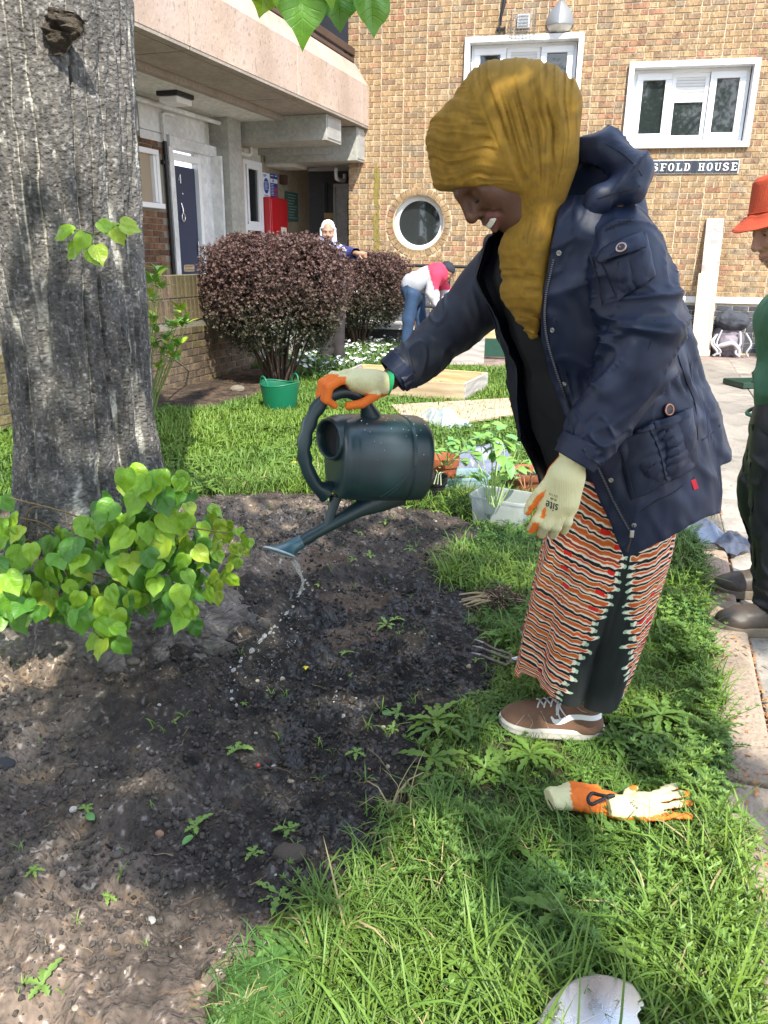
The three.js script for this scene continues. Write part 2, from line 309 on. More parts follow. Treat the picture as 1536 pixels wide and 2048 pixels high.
// ---------------------------------------------------------------- brick building at the back (frame B)
const brickHouse = thing('brick_building', 'large yellow-brown brick wall with three white-framed windows at the back', 'building', frameB.o.toArray(), turnB);
{
  const W = [{ x: -0.97, y: 3.345, w: 1.68, h: 1.09 }, { x: -3.29, y: 3.735, w: 1.64, h: 1.09 }], R = { x: -4.74, y: 1.80, r: 0.40 };
  const open = (a, b, y) => { for (const q of [...W.filter((q) => Math.abs(y - q.y) < q.h / 2 - 0.02).map((q) => [q.x - q.w / 2 + 0.004, q.x + q.w / 2 - 0.004]), ...(Math.abs(y - R.y) < 0.50 ? [[R.x - Math.sqrt(0.2756 - (y - R.y) ** 2), R.x + Math.sqrt(0.2756 - (y - R.y) ** 2)]] : [])]) { if (a >= q[0] && b <= q[1]) return []; if (a < q[0] && b > q[0]) return [[a, q[0]]]; if (a < q[1] && b > q[1]) return [[q[1], b]]; } return [[a, b]]; };
  // the wall behind the bricks, with real openings
  const sh = new THREE.Shape(); sh.moveTo(-5.845, -0.1); sh.lineTo(7, -0.1); sh.lineTo(7, 10); sh.lineTo(-5.845, 10); sh.closePath();
  for (const q of W) { const p = new THREE.Path(); p.moveTo(q.x - q.w / 2 + .02, q.y - q.h / 2 + .02); p.lineTo(q.x - q.w / 2 + .02, q.y + q.h / 2 - .02); p.lineTo(q.x + q.w / 2 - .02, q.y + q.h / 2 - .02); p.lineTo(q.x + q.w / 2 - .02, q.y - q.h / 2 + .02); p.closePath(); sh.holes.push(p); }
  { const p = new THREE.Path(); p.absarc(R.x, R.y, R.r - 0.01, 0, Math.PI * 2, true); sh.holes.push(p); }
  const g = new THREE.ExtrudeGeometry(sh, { depth: 0.3, bevelEnabled: false, curveSegments: 40 }); g.translate(0, 0, -0.279); mesh('wall', g, M.mortar, brickHouse);
  const hid = (px, py) => (px > 860 && px < 1400 && py > 180 && px < 1180 + (py - 180) * 0.4) || (px < 860 && py > 520);
  layBricks(brickHouse, frameB, flemish(-5.85, 2.6, 0.795, 5.3, open), 0.06, stock, 11, 190, hid);
  mesh('upper_wall', box(8.5, 4.6, 0.03, -1.6, 7.6, 0.012), std({ color: lin(0.42, 0.28, 0.15), map: grainMap }), brickHouse);
  // ring of bricks round the porthole
  const ring = []; for (let i = 0; i < 34; i++) { const a = (i + 0.5) / 34 * Math.PI * 2; ring.push({ x: R.x + Math.cos(a) * 0.457, y: R.y + Math.sin(a) * 0.457, w: 0.1025, h: 0.0745, turn: a, z: 0.003 }); }
  layBricks(brickHouse, frameB, ring, 0.06, stock, 12, 40);
  // plinth of blue bricks under the white band
  layBricks(brickHouse, frameB, stretchers(-5.75, 2.6, 0.0, 0.70), 0.06, blueBrick, 13, 70, (px) => px < 1380);
  mesh('band_course', box(8.45, 0.092, 0.10, -1.625, 0.747, 0.004, 0.008), M.white, brickHouse);
  // the pale-green weathering strip where water runs down by the corner
  const round = mesh('round_window', (() => { const s = new THREE.Shape(); s.absarc(0, 0, 0.405, 0, Math.PI * 2); const p = new THREE.Path(); p.absarc(0, 0, 0.335, 0, Math.PI * 2, true); s.holes.push(p); const q = new THREE.ExtrudeGeometry(s, { depth: 0.06, bevelEnabled: true, bevelSize: 0.008, bevelThickness: 0.008, bevelSegments: 2, curveSegments: 48 }); q.translate(R.x, R.y, -0.14); return q; })(), M.upvc, brickHouse);
  { const t = new THREE.CylinderGeometry(0.40, 0.40, 0.17, 48, 1, true); t.rotateX(Math.PI / 2); t.translate(R.x, R.y, -0.055); const lin0 = mesh('reveal', t, std({ color: lin(0.78, 0.78, 0.77), side: THREE.DoubleSide }), round); const c = new THREE.CylinderGeometry(0.35, 0.35, 0.01, 48); c.rotateX(Math.PI / 2); c.translate(R.x, R.y, -0.12); mesh('pane', c, M.glass, round); }
  W.forEach((q) => {
    const f = mesh('window', merge([box(q.w + 0.02, 0.075, 0.17, q.x, q.y + q.h / 2 - 0.0375, 0.005, 0.006), box(q.w + 0.02, 0.075, 0.17, q.x, q.y - q.h / 2 + 0.0375, 0.005, 0.006), box(0.075, q.h - 0.15, 0.166, q.x - q.w / 2 + 0.0275, q.y, 0.005, 0.006), box(0.075, q.h - 0.15, 0.166, q.x + q.w / 2 - 0.0275, q.y, 0.005, 0.006)]), M.white, brickHouse);
    const w = q.w - 0.15, h = q.h - 0.15, x0 = q.x - w / 2, y0 = q.y - h / 2, bar = [];
    const rect = (a, b, c, d, t, z, dp) => bar.push(box(c - a, t, dp, (a + c) / 2, b + t / 2, z, 0.005), box(c - a, t, dp, (a + c) / 2, d - t / 2, z, 0.005), box(t, d - b - 2 * t, dp, a + t / 2, (b + d) / 2, z, 0.005), box(t, d - b - 2 * t, dp, c - t / 2, (b + d) / 2, z, 0.005));
    rect(x0, y0, x0 + w, y0 + h, 0.05, -0.11, 0.07);
    const c1 = x0 + w * 0.34, c2 = x0 + w * 0.665;
    rect(x0 + 0.045, y0 + 0.045, c1 - 0.003, y0 + h - 0.045, 0.085, -0.085, 0.07); rect(c2 + 0.003, y0 + 0.045, x0 + w - 0.045, y0 + h - 0.045, 0.085, -0.085, 0.07);
    rect(c1 + 0.002, y0 + 0.05, c2 - 0.002, y0 + h - 0.05, 0.055, -0.115, 0.06);
    const ym = y0 + h * 0.60; bar.push(box(c2 - c1 - 0.12, 0.08, 0.06, (c1 + c2) / 2, ym, -0.115, 0.005));
    mesh('frame', merge(bar), M.upvc, f);
    mesh('pane', box(c1 - x0 - 0.1, h - 0.1, 0.012, (x0 + c1) / 2, q.y, -0.10), M.glass, f); mesh('pane', box(x0 + w - c2 - 0.1, h - 0.1, 0.012, (x0 + w + c2) / 2, q.y, -0.10), M.glass, f);
    mesh('pane', box(c2 - c1 - 0.06, ym - y0 - 0.06, 0.012, (c1 + c2) / 2, (ym + y0) / 2, -0.115), M.glass, f);
    mesh('louvre_back', box(c2 - c1 - 0.06, y0 + h - ym - 0.06, 0.012, (c1 + c2) / 2, (ym + y0 + h) / 2, -0.125), M.dark, f);
    const lt = ym + 0.04, lh = y0 + h - 0.105 - lt;
    for (let i = 0; i < 6; i++) { const s = new THREE.BoxGeometry(c2 - c1 - 0.11, lh / 6 * 0.95, 0.006); s.rotateX(0.55); s.translate((c1 + c2) / 2, lt + (i + 0.5) * lh / 6, -0.1); mesh('slat', s, M.upvc, f); }
  });
  // the room side behind the openings stays dark
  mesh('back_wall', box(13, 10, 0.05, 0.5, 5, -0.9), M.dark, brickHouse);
}
// moss streak: growth on the bricks beside the corner
{
  const g = sheet(6, 60, (u, v) => { const y = 0.85 + v * 1.75, w = 0.055 + 0.02 * noise3(v * 14, 1, 2), x = -5.40 + (u - 0.5) * 2 * w + 0.015 * noise3(v * 9, 4, 4); return [V(x, y, 0.036 + 0.004 * Math.max(0, noise3(x * 90, y * 90, 1))), x, y]; });
  const moss = mesh('moss', g, std({ color: lin(0.30, 0.24, 0.06), roughness: 1, map: grainMap, bumpMap: grainBump, bumpScale: 0.004, alphaMap: texture(128, 512, (u, v) => (fbm(u * 10, v * 24, 6, 4, 10, 24) + 0.35 * (1 - Math.abs(2 * (u % 1) - 1)) > 0.08 ? 1 : 0), false), alphaTest: 0.5 }), brickHouse);
  const uv = g.attributes.uv, p = g.attributes.position; for (let i = 0; i < p.count; i++) uv.setXY(i, (p.getX(i) + 5.475) / 0.15, (p.getY(i) - 0.85) / 1.75);
}
// street-name tiles (each letter its own tile)
{
  const s = thing('name_sign', 'row of dark letter tiles spelling the house name under the right window', 'sign', inFrame(frameB, 0, 0, 0).toArray(), turnB);
  const word = 'NSFOLD HOUSE'; let x = -1.50;
  const wide = (ch) => (ch === ' ' ? 0.085 : 0.108);
  const total = [...word].reduce((a, c) => a + wide(c), 0); x = -0.215 - total;
  mesh('backing', box(total + 0.03, 0.185, 0.02, -0.215 - total / 2, 2.556, 0.033, 0.004), std({ color: lin(0.62, 0.60, 0.55), map: grainMap }), s);
  for (const ch of word) {
    const w = wide(ch), base = Math.random;
    const k = (hash3(Math.round(x * 1000), 3, 7) - 0.5) * 0.5;
    const col = ['#3b4350', '#454c58', '#2e333d', '#3a3440'][Math.floor(hash3(Math.round(x * 100), 5, 1) * 4)];
    const map = drawn(128, 192, (c, W2, H2) => { c.fillStyle = col; c.fillRect(0, 0, W2, H2); c.fillStyle = '#f2efe8'; c.font = 'bold 168px serif'; c.textAlign = 'center'; c.textBaseline = 'middle'; const m = c.measureText(ch).width; c.save(); c.translate(W2 / 2, H2 / 2 + 4); c.scale(Math.min(1.25, 112 / Math.max(1, m)), 1); c.fillText(ch, 0, 0); c.restore(); });
    const g = new THREE.BoxGeometry(w - 0.006, 0.158, 0.012); g.translate(x + w / 2, 2.556, 0.046); mesh('letter_tile', g, std({ map, roughness: 0.35 }), s); x += w;
  }
}
// lamp, caged vent and pipe stub over the middle window
{
  const lamp = thing('wall_lamp', 'grey wedge-shaped wall lamp with pale glass above the middle window', 'wall lamp', inFrame(frameB, -2.81, 4.42, 0.03).toArray(), turnB);
  const half = (v) => 0.185 * Math.pow(Math.sin(Math.PI * 0.5 * Math.min(1, 0.03 + v * 1.05)), 0.85), ridgeZ = (v) => 0.02 + 0.20 * Math.pow(v, 0.75);
  const hood = sheet(20, 16, (u, v) => { const s = u * 2 - 1, e = Math.abs(s), bulge = 0.02 * Math.sin(Math.PI * e) * v; return [V(s * half(v), 0.26 - v * (0.32 - 0.02 * e), 0.012 + (ridgeZ(v) - 0.012) * Math.pow(1 - e, 0.92) + bulge)]; });
  mesh('hood', shell(hood, 0.006), M.greyMetal, lamp);
  const gl = sheet(20, 8, (u, v) => { const s = u * 2 - 1, e = Math.abs(s); return [V(s * 0.178 * (1 - 0.35 * v), -0.055 + 0.02 * e - 0.075 * Math.sin(v * 1.57), (0.012 + (ridgeZ(1) - 0.03) * Math.pow(1 - e, 0.92)) * (1 - v) + 0.015)]; });
  mesh('lens', shell(gl, -0.004), phys({ color: lin(0.60, 0.57, 0.50), roughness: 0.3, clearcoat: 0.4 }), lamp);
  mesh('backplate', box(0.30, 0.26, 0.02, 0, 0.03, 0.008, 0.004), M.greyMetal, lamp);
  const cage = thing('vent_cage', 'wire cage over a white flue vent above the middle window', 'vent cage', inFrame(frameB, -3.31, 4.41, 0.03).toArray(), turnB);
  const wires = []; const cw = 0.30, chh = 0.36, cd = 0.13;
  for (let i = 0; i <= 6; i++) { const x = -cw / 2 + i * cw / 6; wires.push(tube([V(x, chh / 2, 0), V(x, chh / 2 - 0.04, cd), V(x, -chh / 2 + 0.03, cd), V(x, -chh / 2, 0)], 0.003, 14, 5)); }
  for (let i = 0; i <= 7; i++) { const y = -chh / 2 + 0.03 + i * (chh - 0.07) / 7; wires.push(tube([V(-cw / 2 - .01, y, 0), V(-cw / 2, y, cd), V(cw / 2, y, cd), V(cw / 2 + .01, y, 0)], 0.003, 14, 5)); }
  mesh('wire_guard', merge(wires), M.greyMetal, cage);
  mesh('flue', box(0.17, 0.17, 0.05, 0, 0.04, 0.03, 0.01), M.upvc, cage); for (let i = 0; i < 4; i++) mesh('slat', box(0.14, 0.018, 0.015, 0, -0.02 + i * 0.04, 0.06), M.greyMetal, cage);
  const pipe = thing('pipe_stub', 'short dark pipe and bracket high on the brick wall left of the cage', 'pipe', inFrame(frameB, -3.62, 4.38, 0.03).toArray(), turnB);
  mesh('pipe', tube([V(0.03, 0.42, 0.05), V(0.03, 0.30, 0.06), V(0.0, 0.15, 0.06), V(-0.01, 0.02, 0.05)], [0.03, 0.026, 0.02, 0.014], 20, 10), M.blackMetal, pipe);
  mesh('bracket', merge([box(0.13, 0.03, 0.04, 0.0, -0.01, 0.02, 0.005), box(0.03, 0.08, 0.03, -0.02, -0.03, 0.03, 0.005), box(0.02, 0.09, 0.02, 0.055, -0.03, 0.03, 0.004)]), M.blackMetal, pipe);
}

// ---------------------------------------------------------------- housing block on the left (frame A)
const block = thing('housing_block', 'concrete balcony block with white-framed blue door on the left', 'building', frameA.o.toArray(), turnA);
{
  const Z = -1.5, flo = 0.38;
  // fascia panels with shadow gaps, sloped coping, chamfered lower edge
  const joints = [-9, -6.3, -3.92, -1.54, 0.84, 3.22, 5.44, 5.98];
  for (let i = 0; i + 1 < joints.length; i++) {
    const a = joints[i] + 0.012, b = joints[i + 1] - 0.012, s = new THREE.Shape();
    s.moveTo(0.10, 3.17); s.lineTo(0.10, 3.70); s.lineTo(0.085, 3.715); s.lineTo(-0.10, 3.99); s.lineTo(-0.24, 3.99); s.lineTo(-0.24, 3.30); s.lineTo(-0.02, 3.17); s.closePath();
    const g = new THREE.ExtrudeGeometry(s, { depth: b - a, bevelEnabled: true, bevelSize: 0.006, bevelThickness: 0.006, bevelSegments: 1 });
    g.rotateY(Math.PI / 2); // shape x -> -z, so mirror it back
    bend(g, (v) => { v.z = -v.z; v.x += a; }); const ix = g.attributes.position; // keep winding right after the mirror
    const t = g.index ? g.toNonIndexed() : g, q = t.attributes.position; for (let k = 0; k < q.count; k += 3) { const x = q.getX(k + 1), y = q.getY(k + 1), z = q.getZ(k + 1); q.setXYZ(k + 1, q.getX(k + 2), q.getY(k + 2), q.getZ(k + 2)); q.setXYZ(k + 2, x, y, z); }
    t.computeVertexNormals(); worldUV(t, 0.42); mesh('fascia_panel', t, M.concrete, block);
    mesh('drip_edge', box(b - a, 0.035, 0.10, (a + b) / 2, 3.146, 0.052, 0.004), M.soffit, block);
    mesh('soffit_panel', box(b - a, 0.03, 0.60, (a + b) / 2, 3.142, -0.31, 0.004), M.soffit, block);
  }
  mesh('soffit_core', box(15, 0.12, 0.7, -1.5, 3.225, -0.32), M.stain, block);
  mesh('ceiling_edge', box(15, 0.14, 0.10, -1.5, 3.13, -0.67, 0.004), M.soffit, block);
  mesh('ceiling', box(15, 0.1, 1.1, -1.5, 3.12, -1.18), M.ceiling, block);
  mesh('floor', box(11.6, 0.4, 1.6, -1.2, flo - 0.2, -0.85), M.concreteGrey, block);
  // wall with the door; butted pieces
  mesh('wall', merge([box(4.2, 2.7, 0.25, -0.15, 1.72, Z - 0.14), box(0.7, 0.5, 0.25, 2.33, 2.85, Z - 0.14), box(1.10, 0.44, 0.25, 3.265, 2.87, Z - 0.14), box(1.6, 2.75, 0.25, 4.55, 1.72, Z - 0.155)]), M.cream, block);
  mesh('lintel_panel', box(1.45, 0.30, 0.05, 2.9, 2.86, Z + 0.01, 0.006), M.white, block); mesh('lintel_panel', box(1.45, 0.1, 0.05, 2.9, 2.655, Z + 0.008, 0.006), M.white, block);
  mesh('lintel_panel', box(2.5, 0.34, 0.05, 0.9, 2.84, Z + 0.01, 0.006), M.white, block);
  const bl = stretchers(0.5, 2.6, flo, 2.62, (x, y, w) => !(Math.abs(x - 2.15) < 0.30 + w / 2 && y > 1.83 && y < 2.51) && x < 2.62);
  mesh('brick_backing', box(2.25, 2.3, 0.04, 1.56, 1.5, Z + 0.001), M.mortarGrey, block);
  layBricks(block, frameA, bl.map((b) => ({ ...b, z: Z + 0.005 })), 0.05, brownBrick, 31, 90, (px) => px < 285);
  // small window
  const wn = mesh('window', merge([box(0.62, 0.06, 0.1, 2.15, 2.47, Z + 0.03, 0.006), box(0.66, 0.06, 0.14, 2.15, 1.86, Z + 0.04, 0.006), box(0.06, 0.55, 0.1, 1.87, 2.165, Z + 0.03, 0.006), box(0.06, 0.55, 0.1, 2.43, 2.165, Z + 0.03, 0.006), box(0.05, 0.53, 0.06, 2.36, 2.165, Z + 0.05, 0.006)]), M.upvc, block);
  mesh('pane', box(0.5, 0.55, 0.02, 2.15, 2.165, Z + 0.02), std({ color: lin(0.35, 0.28, 0.20), roughness: 0.3 }), wn);
  // door
  const door = mesh('door', merge([box(0.52, 2.0, 0.045, 3.12, flo + 1.0, Z - 0.03, 0.006), box(0.42, 0.72, 0.006, 3.12, 2.0, Z - 0.007, 0.002), box(0.42, 0.55, 0.006, 3.12, 1.28, Z - 0.007, 0.002), box(0.42, 0.4, 0.006, 3.12, 0.74, Z - 0.007, 0.002)]), phys({ color: lin(0.022, 0.036, 0.085), roughness: 0.45, clearcoat: 0.15 }), block);
  mesh('handle', merge([box(0.035, 0.22, 0.02, 3.345, 1.36, Z + 0.01, 0.005), tube([V(3.345, 1.40, Z + 0.02), V(3.345, 1.40, Z + 0.06), V(3.25, 1.40, Z + 0.065)], 0.010, 12, 8)]), M.chrome, door);
  mesh('letterbox', merge([box(0.26, 0.02, 0.012, 3.09, 1.155, Z - 0.002, 0.003), box(0.26, 0.02, 0.012, 3.09, 1.085, Z - 0.002, 0.003), box(0.02, 0.09, 0.012, 2.97, 1.12, Z - 0.002, 0.003), box(0.02, 0.09, 0.012, 3.21, 1.12, Z - 0.002, 0.003), box(0.22, 0.04, 0.008, 3.09, 1.12, Z - 0.003, 0.002)]), M.chrome, door);
  mesh('knocker', merge([tube([V(3.0, 1.93, Z - 0.0), V(3.0, 1.86, Z + 0.02), V(3.0, 1.80, Z + 0.02)], 0.012, 12, 8), (() => { const t = new THREE.TorusGeometry(0.05, 0.011, 8, 20); t.scale(0.7, 1, 1); t.translate(3.0, 1.76, Z + 0.02); return t; })()]), M.chrome, door);
  mesh('number', (() => { const k = [[-0.035, -0.01, 0.035, -0.01], [-0.03, -0.01, 0.018, 0.065], [0.018, 0.065, 0.018, -0.05]]; return merge(k.map(([a, b, c, d]) => tube([V(3.0 + a, 2.22 + b, Z), V(3.0 + (a + c) / 2, 2.22 + (b + d) / 2, Z), V(3.0 + c, 2.22 + d, Z)], 0.007, 4, 6))); })(), M.chrome, door);
  mesh('peephole', new THREE.SphereGeometry(0.014, 10, 8).translate(3.05, 2.05, Z - 0.002), M.chrome, door);
  mesh('door_frame', merge([box(0.07, 2.06, 0.10, 2.825, flo + 1.03, Z - 0.02, 0.006), box(0.07, 2.06, 0.10, 3.42, flo + 1.03, Z, 0.006), box(0.665, 0.08, 0.10, 3.1225, flo + 2.10, Z, 0.006)]), M.upvc, block);
  mesh('door_surround', merge([box(0.09, 2.2, 0.16, 2.745, flo + 1.1, Z - 0.01, 0.006), box(0.34, 2.2, 0.06, 3.63, flo + 1.1, Z - 0.02, 0.004), box(0.05, 2.2, 0.26, 3.80, flo + 1.1, Z + 0.04, 0.006), box(1.12, 0.13, 0.18, 3.275, flo + 2.255, Z - 0.01, 0.006)]), M.white, block);
  // column, scored cream panels, narrow window
  mesh('column', box(0.36, 2.78, 0.34, 4.02, 1.77, Z + 0.10, 0.01), M.concreteGrey, block);
  for (const [y0, y1] of [[0.4, 1.2], [1.21, 1.72], [1.73, 2.08], [2.09, 2.42], [2.43, 2.76]]) mesh('cladding_panel', box(0.44, y1 - y0, 0.05, 4.44, (y0 + y1) / 2, Z + 0.01, 0.006), std({ color: lin(0.60, 0.50, 0.38), roughness: 0.85, map: grainMap }), block);
  const nw = mesh('window', merge([box(0.60, 0.07, 0.05, 4.98, 2.615, Z - 0.002, 0.006), box(0.60, 0.09, 0.05, 4.98, 1.70, Z - 0.002, 0.006), box(0.07, 2.15, 0.05, 4.715, 1.505, Z - 0.004, 0.006), box(0.07, 2.15, 0.05, 5.245, 1.505, Z - 0.004, 0.006), box(0.05, 0.84, 0.05, 4.80, 2.16, Z + 0.003, 0.006), box(0.05, 0.84, 0.05, 5.16, 2.16, Z + 0.003, 0.006), box(0.41, 0.05, 0.05, 4.98, 2.555, Z + 0.001, 0.006), box(0.41, 0.05, 0.05, 4.98, 1.765, Z + 0.001, 0.006)]), M.upvc, block);
  mesh('pane', box(0.48, 2.1, 0.02, 4.98, 1.6, Z - 0.012), M.glass, nw);
  mesh('bulkhead', box(0.55, 0.5, 0.8, 5.75, 2.86, Z + 0.05, 0.008), M.cream, block);
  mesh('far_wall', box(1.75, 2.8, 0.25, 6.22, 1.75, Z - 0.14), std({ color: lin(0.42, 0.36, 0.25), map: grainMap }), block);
  // beams under the balcony
  for (const [a, b, y0, y1, z1] of [[4.30, 4.84, 2.80, 3.125, 0.02], [5.40, 6.08, 2.66, 3.12, 0.04]]) {
    mesh('beam', box(b - a, y1 - y0, z1 - Z, (a + b) / 2, (y0 + y1) / 2, (z1 + Z) / 2, 0.008), M.concreteGrey, block);
    mesh('beam_end_plate', box(b - a - 0.06, y1 - y0 - 0.07, 0.012, (a + b) / 2, (y0 + y1) / 2, z1 + 0.003, 0.003), std({ color: lin(0.46, 0.45, 0.42), map: grainMap, bumpMap: grainBump, bumpScale: 0.002 }), block);
  }
  // white pipework
  const pz = Z + 0.14;
  mesh('pipe', tube([V(0.5, 2.99, pz), V(2.4, 2.99, pz), V(4.12, 2.99, pz), V(4.2, 2.97, pz), V(4.22, 2.88, pz), V(4.22, 2.76, pz), V(4.26, 2.70, pz), V(4.36, 2.69, pz), V(4.66, 2.69, pz), V(4.70, 2.71, pz), V(4.71, 2.80, pz)], 0.028, 90, 10), M.white, block);
  mesh('pipe', tube([V(2.60, 2.62, Z + 0.08), V(2.60, 2.88, Z + 0.08), V(2.63, 2.93, Z + 0.08), V(2.85, 2.94, Z + 0.08)], 0.02, 30, 10), M.white, block);
  mesh('pipe', tube([V(5.9, 2.62, -0.5), V(5.9, 2.50, -0.5), V(5.95, 2.46, -0.5), V(6.2, 2.46, -0.5), V(6.25, 2.48, -0.5), V(6.26, 2.56, -0.5)], 0.03, 36, 10), M.white, block);
  mesh('drainpipe', tube([V(2.63, 2.62, Z + 0.06), V(2.63, 1.8, Z + 0.06), V(2.63, 0.9, Z + 0.06), V(2.63, flo, Z + 0.06)], 0.026, 30, 10), M.blackMetal, block);
  mesh('pipe_clip', box(0.11, 0.05, 0.06, 2.62, 2.38, Z + 0.04, 0.006), M.blackMetal, block);
  // upper floor: handrail, dark recess behind the parapet
  mesh('upper_floor', box(15, 0.25, 3.5, -1.5, 3.42, -2.1), M.concreteGrey, block);
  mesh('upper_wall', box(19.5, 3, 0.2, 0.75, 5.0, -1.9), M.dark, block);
  mesh('upper_ceiling', box(15, 0.2, 2.2, -1.5, 6.2, -0.9), M.concreteGrey, block);
  mesh('handrail', box(14.9, 0.10, 0.07, -1.45, 4.16, -0.14, 0.01), std({ color: lin(0.10, 0.06, 0.045), roughness: 0.6, map: grainMap }), block);
  mesh('rail_plank', box(14.9, 0.05, 0.05, -1.45, 4.05, -0.14, 0.008), std({ color: lin(0.12, 0.075, 0.06), roughness: 0.6, map: grainMap }), block);
  for (let i = 0; i < 9; i++) mesh('rail_post', box(0.04, 0.26, 0.04, -7.5 + i * 1.62, 4.05, -0.16), M.blackMetal, block);
  mesh('end_wall', box(0.25, 6.2, 3.0, -9.1, 3.1, -1.4), M.cream, block);
}
// passage between the two buildings: closed, dark, with a pale door at its end
{
  const p = thing('passage', 'dark covered passage with a pale grey door between the two buildings', 'passage', frameB.o.toArray(), turnB);
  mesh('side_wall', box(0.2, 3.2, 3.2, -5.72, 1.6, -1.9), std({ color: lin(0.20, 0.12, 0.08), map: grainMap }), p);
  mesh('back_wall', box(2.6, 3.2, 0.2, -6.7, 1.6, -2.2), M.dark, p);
  mesh('ceiling', box(2.6, 0.2, 3.6, -7.0, 2.86, -1.5), M.concreteGrey, p);
  const d = mesh('door', merge([box(0.66, 2.05, 0.05, -6.17, 1.42, -1.52, 0.006), box(0.04, 2.05, 0.09, -6.50, 1.42, -1.5, 0.004), box(0.04, 2.05, 0.09, -5.84, 1.42, -1.5, 0.004), box(0.70, 0.05, 0.09, -6.17, 2.47, -1.5, 0.004)]), std({ color: lin(0.55, 0.57, 0.60), roughness: 0.6, map: grainMap }), p);
  mesh('panel', box(0.10, 1.6, 0.02, -6.22, 1.5, -1.485, 0.004), std({ color: lin(0.08, 0.09, 0.10), roughness: 0.4 }), d);
  mesh('conduit', box(0.07, 1.1, 0.05, -6.78, 2.0, -1.9, 0.006), M.blackMetal, p);
  mesh('notice', printBox(0.18, 0.36, 0.01, -6.72, 1.86, -1.86), std({ map: drawn(64, 128, (c) => { c.fillStyle = '#8a8578'; c.fillRect(0, 0, 64, 128); c.fillStyle = '#a8884a'; c.fillRect(6, 4, 52, 26); c.fillStyle = '#7a3b30'; c.fillRect(6, 34, 52, 34); c.fillStyle = '#555'; for (let i = 0; i < 6; i++) c.fillRect(8, 76 + i * 8, 46, 3); }) }), p);
}
